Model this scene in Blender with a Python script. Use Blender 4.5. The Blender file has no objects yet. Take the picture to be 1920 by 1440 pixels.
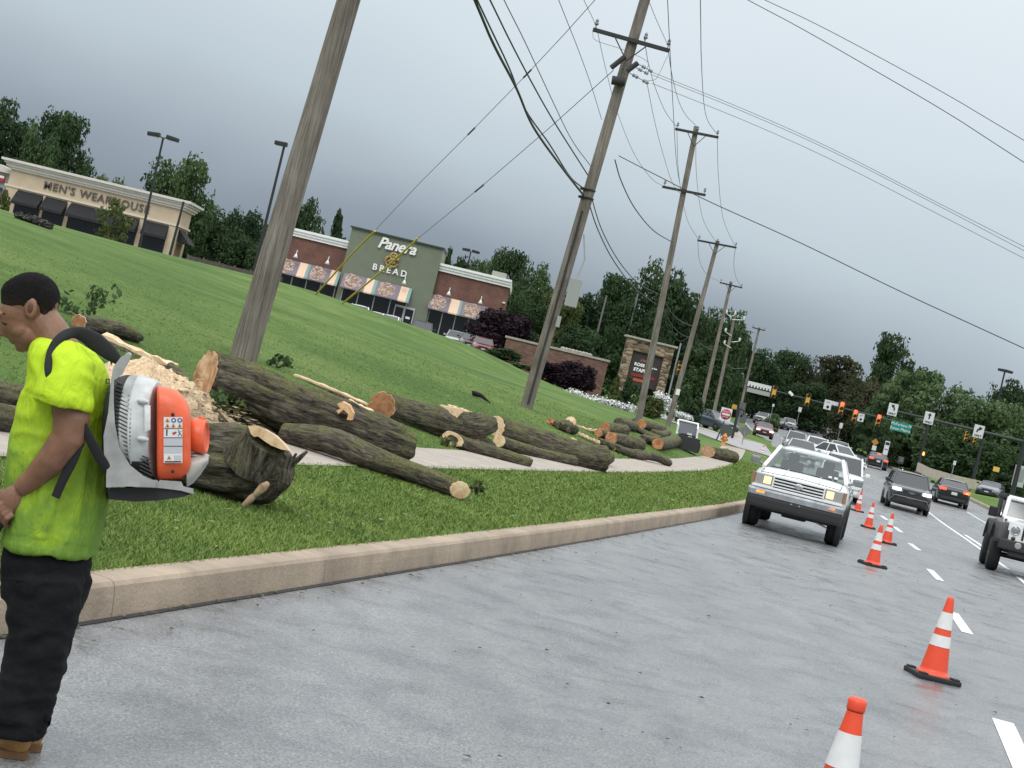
import bpy, bmesh, math, random
import numpy as np
from mathutils import Vector, Matrix, noise
R = math.radians
sc = bpy.context.scene
COL = sc.collection
# ------------------------------------------------------------------ camera
EYE = 1.72
FPX = 3000.0                      # focal length in photograph pixels (1920 wide)
ROLL = math.atan(0.24)
PITCH = 6.4 / FPX
F_ = Vector((0, math.cos(PITCH), -math.sin(PITCH)))
U0 = Vector((0, math.sin(PITCH), math.cos(PITCH)))
X0 = Vector((1, 0, 0))
CR = X0 * math.cos(ROLL) + U0 * math.sin(ROLL)
CU = -X0 * math.sin(ROLL) + U0 * math.cos(ROLL)
cam = bpy.data.objects.new('camera', bpy.data.cameras.new('camera'))
COL.objects.link(cam)
cm = Matrix((CR, CU, -F_)).transposed().to_4x4()
cm.translation = (0, 0, EYE)
cam.matrix_world = cm
cam.data.sensor_width = 36
cam.data.lens = 36 * FPX / 1920
cam.data.clip_start = 0.1
cam.data.clip_end = 5000
sc.camera = cam
# ------------------------------------------------------------------ sky, sun, exposure
SUN_EL, SUN_ROT = R(48), R(200)
w = bpy.data.worlds.new('World'); sc.world = w; w.use_nodes = True
nt = w.node_tree; nt.nodes.clear()
def wn(t, **k):
    n = nt.nodes.new(t)
    for a, b in k.items(): setattr(n, a, b)
    return n
out = wn('ShaderNodeOutputWorld')
sky = wn('ShaderNodeTexSky', sky_type='NISHITA', sun_disc=False, sun_elevation=SUN_EL, sun_rotation=SUN_ROT)
b1 = wn('ShaderNodeBackground'); b1.inputs[1].default_value = 0.06
nt.links.new(sky.outputs[0], b1.inputs[0])
tc = wn('ShaderNodeTexCoord'); sx = wn('ShaderNodeSeparateXYZ')
nt.links.new(tc.outputs['Generated'], sx.inputs[0])
mp = wn('ShaderNodeMapping'); mp.inputs['Scale'].default_value = (1, 1, 2.2)
nt.links.new(tc.outputs['Generated'], mp.inputs[0])
nz = wn('ShaderNodeTexNoise'); nz.inputs['Scale'].default_value = 3.4; nz.inputs['Detail'].default_value = 4; nz.inputs['Roughness'].default_value = .42
nt.links.new(mp.outputs[0], nz.inputs['Vector'])
m1 = wn('ShaderNodeMath', operation='MULTIPLY_ADD'); m1.inputs[1].default_value = 0.08; m1.inputs[2].default_value = -0.037
nt.links.new(nz.outputs[0], m1.inputs[0])
m2 = wn('ShaderNodeMath', operation='ADD'); nt.links.new(sx.outputs['Z'], m2.inputs[0]); nt.links.new(m1.outputs[0], m2.inputs[1])
m3 = wn('ShaderNodeMath', operation='MULTIPLY_ADD'); m3.inputs[1].default_value = .07
nt.links.new(sx.outputs['X'], m3.inputs[0]); nt.links.new(m2.outputs[0], m3.inputs[2])
rp = wn('ShaderNodeValToRGB'); nt.links.new(m3.outputs[0], rp.inputs[0])
stops = [(0, (.165, .20, .245)), (.045, (.205, .25, .30)), (.07, (.268, .32, .378)), (.095, (.375, .435, .495)), (.13, (.52, .60, .655)),
         (.2, (.655, .735, .79)), (.3, (.77, .84, .89)), (.5, (1.44, 1.5, 1.55)), (1, (1.84, 1.9, 1.95))]
el = rp.color_ramp.elements
for i, (p, c) in enumerate(stops):
    e = el[i] if i < 2 else el.new(p)
    e.position = p; e.color = (*c, 1)
b2 = wn('ShaderNodeBackground'); nt.links.new(rp.outputs[0], b2.inputs[0]); b2.inputs[1].default_value = 1.0
mx = wn('ShaderNodeMixShader'); mx.inputs[0].default_value = .9
nt.links.new(b1.outputs[0], mx.inputs[1]); nt.links.new(b2.outputs[0], mx.inputs[2]); nt.links.new(mx.outputs[0], out.inputs[0])
sl = bpy.data.lights.new('sun', 'SUN'); sl.energy = 1.0; sl.angle = R(25); sl.color = (1, .97, .93)
so = bpy.data.objects.new('sun', sl); COL.objects.link(so)
so.rotation_euler = (R(90) - SUN_EL, 0, R(180) - SUN_ROT)
sc.view_settings.view_transform = 'Standard'; sc.view_settings.look = 'None'
sc.view_settings.exposure = 0.12; sc.view_settings.gamma = 1
# ------------------------------------------------------------------ pixel -> world
def ray(px, py): return F_ + CR * ((px - 960) / FPX) - CU * ((py - 720) / FPX)
def at(px, py, Y):
    d = ray(px, py)
    return Vector((0, 0, EYE)) + d * (Y / d.y)
# ------------------------------------------------------------------ materials
_M = {}
def mat(name, col, rough=.6, metal=0., var=0., scale=6., col2=None, bump=0., bscale=60., spec=.5, coat=0., emis=0., ecol=None, detail=4, stretch=None, coords='Object', sss=0):
    if name in _M: return _M[name]
    m = bpy.data.materials.new(name); m.use_nodes = True; _M[name] = m
    t = m.node_tree; N = t.nodes; L = t.links; b = N['Principled BSDF']
    b.inputs['Roughness'].default_value = rough; b.inputs['Metallic'].default_value = metal
    b.inputs['Specular IOR Level'].default_value = spec
    b.inputs['Coat Weight'].default_value = coat; b.inputs['Coat Roughness'].default_value = .06
    b.inputs['Base Color'].default_value = (*col, 1)
    if emis:
        b.inputs['Emission Color'].default_value = (*(ecol or col), 1); b.inputs['Emission Strength'].default_value = emis
    if sss: b.inputs['Subsurface Weight'].default_value = sss; b.inputs['Subsurface Radius'].default_value = (.02, .008, .004)
    if var or col2 or bump:
        c = N.new('ShaderNodeTexCoord'); src = c.outputs[coords]
        if stretch:
            mp = N.new('ShaderNodeMapping'); mp.inputs['Scale'].default_value = stretch; L.new(src, mp.inputs[0]); src = mp.outputs[0]
    if var or col2:
        n = N.new('ShaderNodeTexNoise'); n.inputs['Scale'].default_value = scale; n.inputs['Detail'].default_value = detail; n.inputs['Roughness'].default_value = .62
        L.new(src, n.inputs['Vector'])
        r = N.new('ShaderNodeValToRGB'); L.new(n.outputs[0], r.inputs[0])
        a = col if col2 else tuple(x * (1 - var) for x in col)
        z = col2 if col2 else tuple(min(1, x * (1 + var)) for x in col)
        r.color_ramp.elements[0].position = .32; r.color_ramp.elements[1].position = .68
        r.color_ramp.elements[0].color = (*a, 1); r.color_ramp.elements[1].color = (*z, 1)
        L.new(r.outputs[0], b.inputs['Base Color'])
    if bump:
        n2 = N.new('ShaderNodeTexNoise'); n2.inputs['Scale'].default_value = bscale; n2.inputs['Detail'].default_value = 5
        L.new(src, n2.inputs['Vector'])
        bp = N.new('ShaderNodeBump'); bp.inputs['Strength'].default_value = min(1, bump); bp.inputs['Distance'].default_value = .02
        L.new(n2.outputs[0], bp.inputs['Height']); L.new(bp.outputs[0], b.inputs['Normal'])
    return m
def nodes(m):
    t = m.node_tree
    def mk(ty, ins=None, **k):
        n = t.nodes.new(ty)
        for a, v in k.items(): setattr(n, a, v)
        for i, v in (ins or {}).items():
            if hasattr(v, 'links') or isinstance(v, bpy.types.NodeSocket): t.links.new(v, n.inputs[i])
            else: n.inputs[i].default_value = v
        return n
    return mk, t.nodes['Principled BSDF'], t.links
def ramp(mk, src, *st):
    n = mk('ShaderNodeValToRGB', {0: src}); e = n.color_ramp.elements
    for i, (p, c) in enumerate(st):
        q = e[i] if i < 2 else e.new(p)
        q.position = p; q.color = (*c, 1) if len(c) == 3 else c
    return n.outputs[0]
def mixc(mk, f, a, b, mode='MIX'):
    n = mk('ShaderNodeMix', data_type='RGBA', blend_type=mode)
    L = n.id_data.links
    for i, v in ((0, f), (6, a), (7, b)):
        if isinstance(v, bpy.types.NodeSocket): L.new(v, n.inputs[i])
        else: n.inputs[i].default_value = v if i == 0 else (*v, 1)
    return n.outputs[2]
# ------------------------------------------------------------------ mesh builder
def frame(d):
    d = d.normalized(); a = Vector((0, 0, 1)) if abs(d.z) < .9 else Vector((1, 0, 0))
    x = a.cross(d).normalized(); return x, d.cross(x)
ORG = {}
class MB:
    def __init__(s, M=None): s.v = []; s.f = []; s.m = []; s.s = []; s.M = M
    def add(s, vs, fs, mi=0, sm=False):
        o = len(s.v)
        s.v += [tuple(s.M @ Vector(q)) if s.M else tuple(q) for q in vs]
        s.f += [tuple(i + o for i in f) for f in fs]; s.m += [mi] * len(fs); s.s += [sm] * len(fs)
        return s
    def box(s, c, d, mi=0, rot=None, bev=0.):
        bm = bmesh.new(); bmesh.ops.create_cube(bm, size=1)
        for v in bm.verts: v.co = Vector((v.co.x * d[0], v.co.y * d[1], v.co.z * d[2]))
        if bev: bmesh.ops.bevel(bm, geom=bm.edges[:], offset=bev, segments=2, affect='EDGES', profile=.7)
        vs = [v.co.copy() for v in bm.verts]
        if rot is not None: vs = [rot @ v for v in vs]
        c = Vector(c); bm.verts.index_update()
        s.add([v + c for v in vs], [[v.index for v in f.verts] for f in bm.faces], mi, False); bm.free(); return s
    def loft(s, rings, mi=0, sm=True, close=True, caps=True, cmi=None):
        n = len(rings[0]); vs = [p for r in rings for p in r]; fs = []
        for i in range(len(rings) - 1):
            for j in range(n if close else n - 1):
                k = (j + 1) % n
                fs.append((i * n + j, i * n + k, (i + 1) * n + k, (i + 1) * n + j))
        o = len(s.f); s.add(vs, fs, mi, sm)
        if caps:
            s.add(rings[0], [tuple(range(n))[::-1]], mi if cmi is None else cmi); s.add(rings[-1], [tuple(range(n))], mi if cmi is None else cmi)
        return s
    def tube(s, pts, r, n=8, mi=0, sm=True, caps=True, cmi=None, fn=None, ell=1.):
        pts = [Vector(p) for p in pts]; r = r if isinstance(r, (list, tuple)) else [r] * len(pts)
        rings = []; x = None
        for i, p in enumerate(pts):
            d = (pts[min(i + 1, len(pts) - 1)] - pts[max(i - 1, 0)]).normalized()
            if x is None: x, y = frame(d)
            else:
                x = (x - d * x.dot(d)).normalized(); y = d.cross(x)
            ring = []
            for j in range(n):
                a = 2 * math.pi * j / n; rr = r[i] * (fn(i, a, p) if fn else 1)
                ring.append(p + (x * math.cos(a) + y * math.sin(a) * ell) * rr)
            rings.append(ring)
        s.loft(rings, mi, sm, True, caps, cmi); return rings
    def lathe(s, prof, o, d, n=16, mi=0, sm=True, caps=True, sy=1.):
        o = Vector(o); d = Vector(d).normalized(); x, y = frame(d)
        s.loft([[o + d * h + (x * math.cos(2 * math.pi * j / n) + y * math.sin(2 * math.pi * j / n) * sy) * max(rr, 1e-4) for j in range(n)] for rr, h in prof], mi, sm, True, caps); return s
    def prism(s, poly, off, mi=0, smi=None):
        a = [Vector(p) for p in poly]; b = [p + Vector(off) for p in a]; n = len(a)
        s.add(a + b, [tuple(range(n)), tuple(range(2 * n - 1, n - 1, -1))], mi)
        s.add(a + b, [((j + 1) % n, j, n + j, n + (j + 1) % n) for j in range(n)], mi if smi is None else smi); return s
    def quad(s, a, b, c, d, mi=0): s.add([a, b, c, d], [(0, 1, 2, 3)], mi); return s
    def ell(s, c, ax, n=16, mi=0):
        c = Vector(c); ax = [Vector(a) for a in ax]; rings = []
        for i in range(1, n // 2):
            t = math.pi * i / (n // 2)
            rings.append([c - ax[2] * math.cos(t) + (ax[0] * math.cos(2 * math.pi * j / n) + ax[1] * math.sin(2 * math.pi * j / n)) * math.sin(t) for j in range(n)])
        s.loft(rings, mi, True, True, False); k = len(s.v)
        for ring, tip, fl in ((rings[0], c - ax[2], True), (rings[-1], c + ax[2], False)):
            s.add(ring + [tip], [((j + 1) % n, j, n) if fl else (j, (j + 1) % n, n) for j in range(n)], mi, True)
        return s
    def build(s, name, mats, parent=None, loc=None):
        o = Vector(ORG.get(parent.name, (0, 0, 0))) if parent is not None else Vector((0, 0, 0))
        if parent is None and loc is not None: o = Vector(loc)
        me = bpy.data.meshes.new(name)
        me.from_pydata([tuple(Vector(v) - o) for v in s.v], [], s.f)
        for m in (mats if isinstance(mats, (list, tuple)) else [mats]): me.materials.append(m)
        me.polygons.foreach_set('material_index', s.m); me.polygons.foreach_set('use_smooth', s.s); me.update()
        if me.materials and me.materials[0] and me.materials[0].name == 'mossy_bark':
            gr = getattr(s, 'grain', None); gr = gr if gr and len(gr) <= len(s.v) else []
            gr = list(gr) + [(v[0] * 1., v[1], v[2] * .4) for v in s.v[len(gr):]]
            at_ = me.attributes.new('grain', 'FLOAT_VECTOR', 'POINT'); at_.data.foreach_set('vector', [c for q in gr for c in q])
        ob = bpy.data.objects.new(name, me); COL.objects.link(ob)
        if parent is not None:
            ob.parent = parent; ORG[ob.name] = tuple(o)
        elif loc is not None: ob.location = loc
        return ob
def npmesh(name, V, Fc, mats, parent=None, loc=(0, 0, 0), mi=None):
    """fast mesh from numpy arrays; Fc is (n,k) faces"""
    me = bpy.data.meshes.new(name); n, k = Fc.shape
    me.vertices.add(len(V)); me.vertices.foreach_set('co', np.asarray(V, dtype=np.float32).ravel())
    me.loops.add(n * k); me.loops.foreach_set('vertex_index', Fc.astype(np.int32).ravel())
    me.polygons.add(n); me.polygons.foreach_set('loop_start', np.arange(0, n * k, k, dtype=np.int32))
    try: me.polygons.foreach_set('loop_total', np.full(n, k, dtype=np.int32))
    except Exception: pass
    for m in (mats if isinstance(mats, (list, tuple)) else [mats]): me.materials.append(m)
    if mi is not None: me.polygons.foreach_set('material_index', mi.astype(np.int32))
    me.update(calc_edges=True); me.validate()
    ob = bpy.data.objects.new(name, me); COL.objects.link(ob); ob.location = loc
    if parent is not None: ob.parent = parent
    return ob
def tag(o, label=None, cat=None, group=None, kind=None):
    if label: o['label'] = label
    if cat: o['category'] = cat
    if group: o['group'] = group
    if kind: o['kind'] = kind
    return o
def thing(name, label, cat, loc=(0, 0, 0), rz=0, group=None, world=True):
    """Empty at the thing's base; with world=True parts are given in world coordinates"""
    o = bpy.data.objects.new(name, None); COL.objects.link(o); o.location = loc; o.rotation_euler = (0, 0, rz)
    o.empty_display_size = .2
    ORG[o.name] = tuple(loc) if world else (0, 0, 0)
    return tag(o, label, cat, group)
def dup(root, loc, rz=0, label=None, group=None, scale=None):
    r = root.copy(); COL.objects.link(r); r.location = loc; r.rotation_euler = (0, 0, rz)
    if scale: r.scale = scale
    if label: r['label'] = label
    if group: r['group'] = group
    for ch in list(root.children):
        c = ch.copy(); COL.objects.link(c); c.parent = r
        for g in ch.children:
            d = g.copy(); COL.objects.link(d); d.parent = c
    return r
def text_into(mb, body, M, size=1., ext=.01, mi=0, shear=0., space=1., bold=0.):
    cu = bpy.data.curves.new('t', 'FONT'); cu.body = body; cu.size = size; cu.extrude = ext; cu.shear = shear
    cu.align_x = 'CENTER'; cu.align_y = 'CENTER'; cu.space_character = space; cu.offset = bold; cu.resolution_u = 3
    ob = bpy.data.objects.new('t', cu); COL.objects.link(ob)
    bpy.context.view_layer.update()
    me = bpy.data.meshes.new_from_object(ob.evaluated_get(bpy.context.evaluated_depsgraph_get()))
    mb.add([M @ v.co for v in me.vertices], [tuple(p.vertices) for p in me.polygons], mi)
    bpy.data.objects.remove(ob); bpy.data.curves.remove(cu); bpy.data.meshes.remove(me)
def facing(c, rz=0, tilt=0):  # text lying in XZ plane, readable from -Y
    return Matrix.Translation(Vector(c)) @ Matrix.Rotation(rz, 4, 'Z') @ Matrix.Rotation(R(90), 4, 'X') @ Matrix.Rotation(tilt, 4, 'Z')
def smoothmods(ob, voxel, it=4, fac=.5):
    m = ob.modifiers.new('r', 'REMESH'); m.mode = 'VOXEL'; m.voxel_size = voxel
    m2 = ob.modifiers.new('s', 'SMOOTH'); m2.iterations = it; m2.factor = fac
    bpy.context.view_layer.update()
    me = bpy.data.meshes.new_from_object(ob.evaluated_get(bpy.context.evaluated_depsgraph_get()))
    mats = list(ob.data.materials); ob.modifiers.clear(); ob.data = me
    me.materials.clear()
    for q in mats: me.materials.append(q)
    me.polygons.foreach_set('use_smooth', [True] * len(me.polygons))
    me.polygons.foreach_set('material_index', [0] * len(me.polygons)); me.update()
    return ob
# ------------------------------------------------------------------ terrain functions
YG = np.arange(-40, 960, 1.0)
def _curve(pts, it=30):
    a = np.array(pts, float); y = np.interp(YG, a[:, 0], a[:, 1])
    y[YG < a[0, 0]] = a[0, 1] + (YG[YG < a[0, 0]] - a[0, 0]) * (a[1, 1] - a[0, 1]) / (a[1, 0] - a[0, 0])
    for _ in range(it): y[1:-1] = .25 * y[:-2] + .5 * y[1:-1] + .25 * y[2:]
    return y
_K = _curve([(-15, -8.4), (0, -4.15), (8.2, -1.89), (11.7, -.91), (17.3, .63), (36.6, 5.77), (55, 10.0), (75, 13.9), (90, 16.3), (100, 17.7), (142, 23.5), (190, 28.6), (215, 31.3), (300, 40), (450, 52), (960, 84)])
_R = _curve([(-15, 2.5), (0, 7.5), (20, 12.6), (40, 17.6), (75, 25.6), (88, 28.2), (130, 36.2), (180, 42), (230, 47.2), (300, 54.5), (450, 68), (960, 104)])
_g = _curve([(-40, 0), (55, 0), (70, .15), (90, .7), (135, 1.5), (170, 2.1), (200, 3.0), (230, 4.2), (260, 5.4), (300, 7.2), (400, 10), (960, 14)])
def K(Y): return np.interp(Y, YG, _K)
def RE(Y): return np.interp(Y, YG, _R)
def g(Y): return np.interp(Y, YG, _g)
CT = .968
_tc = [3.85, 5.5, 7.5, 11, 16, 20, 28, 40, 60, 120]
_tr = {-40: (.32, .7, 1.05, 1.6, 2.4, 2.9, 3.7, 4.4, 4.8, 5), 0: (.32, .7, 1.05, 1.6, 2.4, 2.9, 3.7, 4.4, 4.8, 5), 27: (.32, .68, 1.03, 1.6, 2.3, 2.8, 3.5, 4.1, 4.4, 4.6),
       45: (.32, .75, 1.15, 1.6, 2.2, 2.7, 3.4, 3.95, 4.2, 4.3), 75: (.5, .8, 1.12, 1.45, 2.0, 2.5, 3.35, 4.05, 4.1, 4.1), 90: (.95, 1.0, 1.2, 1.5, 1.95, 2.95, 4.2, 4.02, 4.0, 4.0),
       100: (1.1, 1.1, 1.3, 1.55, 2.05, 3.4, 4.1, 4.0, 3.8, 3.8), 125: (1.5, 1.55, 1.6, 1.7, 2.0, 2.6, 2.8, 3.0, 3.2, 3.4), 160: (2.1, 2.15, 2.2, 2.3, 2.4, 2.5, 2.7, 3.0, 3.1, 3.4),
       250: (5.2, 5.2, 5.2, 5.0, 4.8, 4.5, 4.2, 4, 4, 4), 400: (10, 10, 10, 9, 8, 7, 6, 6, 6, 6), 960: (14, 14, 14, 13, 12, 11, 10, 10, 10, 10)}
TG = np.arange(3.85, 120, .5)
_T = np.array([np.interp(TG, _tc, _tr[y]) for y in _tr])
_T = np.stack([np.interp(YG, list(_tr), _T[:, i]) for i in range(len(TG))], 1)
for _ in range(50): _T[1:-1] = .25 * _T[:-2] + .5 * _T[1:-1] + .25 * _T[2:]
for _ in range(6): _T[:, 1:-1] = .25 * _T[:, :-2] + .5 * _T[:, 1:-1] + .25 * _T[:, 2:]
def H(X, Y):
    X = np.asarray(X, float); Y = np.asarray(Y, float)
    t = (K(Y) - X) * CT; gy = g(Y)
    fy = np.clip(Y - YG[0], 0, len(YG) - 1.001); ft = np.clip((t - TG[0]) / .5, 0, len(TG) - 1.001)
    iy = fy.astype(int); it = ft.astype(int); ay = fy - iy; ag = ft - it
    tab = (_T[iy, it] * (1 - ay) + _T[iy + 1, it] * ay) * (1 - ag) + (_T[iy, it + 1] * (1 - ay) + _T[iy + 1, it + 1] * ay) * ag
    near = gy + np.interp(t, [0, .17, 2.55, 3.85], [.18, .19, .28, .32])
    left = np.where(t < 3.85, near, np.maximum(tab, gy * 0 + .3))
    left = np.where((t >= 2.55) & (t < 3.85), near + (np.maximum(_T[iy, 0], .3) - (gy + .32)) * np.clip((t - 2.55) / 1.3, 0, 1), left)
    tr = (X - RE(Y)) * .97
    right = gy + .16 + .055 * np.clip(tr - 1, 0, 40)
    return np.where(t >= 0, left, np.where(tr >= 0, right, gy))
def h1(X, Y): return float(H(X, Y))
_YM = np.concatenate([np.arange(4, 60, .05), np.arange(60, 420, .15)])
def G(px, py, lift=0.):
    d = ray(px, py); Xs = d.x / d.y * _YM; Zs = EYE + d.z / d.y * _YM
    hit = np.nonzero(Zs <= H(Xs, _YM) + lift)[0]
    i = hit[0] if len(hit) else len(_YM) - 1
    return Vector((Xs[i], _YM[i], Zs[i] - lift))
def tang(Y): return math.atan((float(K(Y + 3)) - float(K(Y - 3))) / 6)
def ground(X, Y, lift=0.): return Vector((X, Y, h1(X, Y) + lift))
# ================================================================== SETTING
rng = np.random.default_rng(7); random.seed(7)
def sheet(name, tcols, Ys, fn, m, kind='structure'):
    V = []; 
    for Y in Ys:
        for t in tcols: V.append(fn(t, Y))
    n = len(tcols); Fc = []
    for i in range(len(Ys) - 1):
        for j in range(n - 1): Fc.append((i * n + j, i * n + j + 1, (i + 1) * n + j + 1, (i + 1) * n + j))
    ob = npmesh(name, np.array(V), np.array(Fc), m)
    ob.data.polygons.foreach_set('use_smooth', [True] * len(Fc)); return tag(ob, kind=kind)
YS = list(np.arange(-15, 60, .75)) + list(np.arange(60, 150, 1.5)) + list(np.arange(150, 320, 5)) + list(np.arange(320, 960, 40))
# lawn / terrain --------------------------------------------------------
m = mat('lawn', (.035, .10, .02), rough=.9, spec=.2)
mk, bs, L = nodes(m)
tcn = mk('ShaderNodeTexCoord').outputs['Object']
n1 = mk('ShaderNodeTexNoise', {'Vector': tcn, 'Scale': .22, 'Detail': 3, 'Roughness': .6}).outputs[0]
n2 = mk('ShaderNodeTexNoise', {'Vector': tcn, 'Scale': 2.3, 'Detail': 5, 'Roughness': .7}).outputs[0]
n3 = mk('ShaderNodeTexNoise', {'Vector': tcn, 'Scale': 38., 'Detail': 4, 'Roughness': .7}).outputs[0]
c1 = ramp(mk, n1, (.34, (.074, .140, .031)), (.52, (.112, .190, .045)), (.68, (.162, .232, .066)))
c2 = ramp(mk, n2, (.28, (.72, .76, .68)), (.5, (1, 1, 1)), (.72, (1.2, 1.12, 1.02)))
c3 = ramp(mk, n3, (.3, (.72, .74, .72)), (.7, (1.22, 1.2, 1.14)))
L.new(mixc(mk, 1., mixc(mk, 1., c1, c2, 'MULTIPLY'), c3, 'MULTIPLY'), bs.inputs['Base Color'])
bp = mk('ShaderNodeBump', {'Strength': .9, 'Distance': .05, 'Height': n3}); L.new(bp.outputs[0], bs.inputs['Normal'])
TL = [400, 300, 220, 160, 130] + list(range(112, 70, -8)) + list(range(70, 40, -3)) + list(np.arange(40, 12, -1)) + list(np.arange(12, 3.9, -.5)) + [3.85, 3.2, 2.55, 1.8, 1, .5, .17, .02]
cols = [('l', t) for t in TL] + [('l', -.01)] + [('m', f) for f in (.1, .3, .5, .7, .9)] + [('r', -.01), ('r', .02)] + [('r', t) for t in (.3, 1, 2, 4, 6, 9, 12, 16, 20, 26, 34, 45, 70, 110, 200, 400)]
def gpt(c, Y):
    k, t = c
    if k == 'l':
        X = float(K(Y)) - t / CT
        return (X, Y, h1(X, Y) if t > 0 else float(g(Y)) - .06)
    if k == 'r':
        X = float(RE(Y)) + t / .97
        return (X, Y, h1(X, Y) if t > 0 else float(g(Y)) - .06)
    a, b = float(K(Y)), float(RE(Y)); return (a + (b - a) * t, Y, float(g(Y)) - .06)
sheet('lawn_ground', cols, YS, gpt, m)
# road ------------------------------------------------------------------
m = mat('asphalt', (.15, .15, .155), rough=.5, spec=.5)
mk, bs, L = nodes(m)
tcn = mk('ShaderNodeTexCoord').outputs['Object']
mpn = mk('ShaderNodeMapping', {'Vector': tcn, 'Rotation': (0, 0, R(14.5)), 'Scale': (1., .28, 1)}).outputs[0]
ag = mk('ShaderNodeTexNoise', {'Vector': tcn, 'Scale': 75., 'Detail': 3, 'Roughness': .75}).outputs[0]
vo = mk('ShaderNodeTexVoronoi', {'Vector': tcn, 'Scale': 95.}).outputs['Color']
st = mk('ShaderNodeTexNoise', {'Vector': mpn, 'Scale': 1.3, 'Detail': 6, 'Roughness': .65}).outputs[0]
st2 = mk('ShaderNodeTexNoise', {'Vector': tcn, 'Scale': 2.1, 'Detail': 6, 'Roughness': .62, 'Distortion': .5}).outputs[0]
st3 = mk('ShaderNodeTexNoise', {'Vector': tcn, 'Scale': .35, 'Detail': 4, 'Roughness': .6}).outputs[0]
bw = mk('ShaderNodeRGBToBW', {0: vo}).outputs[0]
ca = ramp(mk, ag, (.28, (.090, .094, .095)), (.5, (.168, .172, .174)), (.75, (.33, .335, .335)))
cb = ramp(mk, bw, (.2, (.72, .72, .72)), (.8, (1.25, 1.25, 1.25)))
cs = mixc(mk, 1., ramp(mk, st, (.3, (.80, .80, .81)), (.7, (1.18, 1.18, 1.17))), ramp(mk, st2, (.36, (.80, .81, .83)), (.56, (1.08, 1.08, 1.08))), 'MULTIPLY')
L.new(mixc(mk, 1., mixc(mk, 1., ca, cb, 'MULTIPLY'), cs, 'MULTIPLY'), bs.inputs['Base Color'])
rr = mk('ShaderNodeMath', {0: st2, 1: .7, 2: mk('ShaderNodeMath', {0: st3, 1: .3}, operation='MULTIPLY').outputs[0]}, operation='MULTIPLY_ADD').outputs[0]
L.new(ramp(mk, rr, (.36, (.17, .17, .17)), (.60, (.5, .5, .5))), bs.inputs['Roughness'])
bp = mk('ShaderNodeBump', {'Strength': .35, 'Distance': .006, 'Height': ag}); L.new(bp.outputs[0], bs.inputs['Normal'])
def rpt(f, Y):
    a, b = float(K(Y)), float(RE(Y)); return (a + (b - a) * f, Y, float(g(Y)))
sheet('road', [0, .08, .2, .35, .5, .65, .8, .92, 1], YS, rpt, m)
# driveway (flared) draped on the terrain
conc = mat('path_concrete', (.37, .325, .275), rough=.85, var=.14, scale=3, bump=.3, bscale=50)
def dpt(f, t):
    fl = 4.5 * max(0, 1 - max(t, 0) / 5) ** 2
    Y = (93 - fl) + (24 + 2 * fl) * f + max(0, t - 3) * 4.5
    X = float(K(Y)) - t / CT
    z = float(g(Y)) + .012 if t < 0 else max(h1(X, Y) + .035 - .15 * max(0, 1 - t / 1.2), float(g(Y)) + .012)
    return (X, Y, z)
sheet('driveway', list(np.linspace(0, 1, 15)), [-.5, .05, .4, .8, 1.2, 2, 3, 4, 5, 6, 7, 8, 9.5, 11], dpt, mat('driveway_asphalt', (.30, .29, .29), rough=.5, var=.15, scale=1.5))
# sidewalk slabs
wk = MB(); Y = 1.
while Y < 150:
    st_ = 1.5; y0, y1 = Y + .006, Y + st_ - .006
    nn = 1
    for a, b in ((2.55, 3.2), (3.2, 3.85)):
        q = []
        for yy, tt in ((y0, a), (y0, b), (y1, b), (y1, a)):
            X = float(K(yy)) - tt / CT; q.append((X, yy, h1(X, yy) + .022 - .04 * (91 < yy < 119)))
        wk.quad(q[3], q[2], q[1], q[0])
    Y += st_
tag(wk.build('sidewalk', conc), kind='structure')
# parking lot on the plateau
def ppt(X, Y): return (X, Y, h1(X, Y) + .05)
sheet('parking_lot', list(np.arange(-75, -3, 4)), list(np.arange(126, 150, 3)), ppt, mat('driveway_asphalt', (.3, .29, .29)))
# kerbs -----------------------------------------------------------------
kc = mat('kerb_concrete', (.34, .27, .20), rough=.85, var=.22, scale=2.2, bump=.35, bscale=45)
gutter_shade = mat('gutter_shade_damp', (.02, .021, .023), rough=.5)  # gutter shadow and damp along the kerb foot, painted as a dark strip
def kerb(path, side, name, zf):
    mb = MB()
    prof = [(-.03, -.05), (-.012, .10), (.0, .165), (.018, .187), (.045, .195), (.175, .20), (.175, -.05)]
    seg = []
    L_ = 0
    for i in range(len(path) - 1):
        a, b = Vector(path[i]), Vector(path[i + 1]); d = (b - a); ln = d.length; d.normalize()
        n = Vector((-d.y, d.x, 0)) * side
        a2 = a + d * .004; b2 = b - d * .004
        rings = []
        for p in (a2, b2):
            z = zf(p.x, p.y); rings.append([Vector((p.x, p.y, z)) + n * u + Vector((0, 0, v)) for u, v in prof])
        mb.loft(rings, 0, False, False, True)
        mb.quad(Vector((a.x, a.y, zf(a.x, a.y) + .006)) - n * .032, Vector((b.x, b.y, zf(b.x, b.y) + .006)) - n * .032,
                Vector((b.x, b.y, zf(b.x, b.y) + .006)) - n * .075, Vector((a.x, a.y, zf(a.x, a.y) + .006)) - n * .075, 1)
    return tag(mb.build(name, [kc, gutter_shade]), kind='structure')
gz = lambda x, y: float(g(y))
def kp(t, Y): return (float(K(Y)) - t / CT, Y, 0)
kerb([kp(0, y) for y in np.arange(-6, 86, 2.9)] + [kp(.3, 86.5), kp(1.0, 88), kp(2.2, 89.8), kp(3.6, 91.6)], 1, 'kerb', lambda x, y: min(float(g(y)) + .0, 9) if (float(K(y)) - x) < 2 else h1(x, y) - .12)
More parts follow.
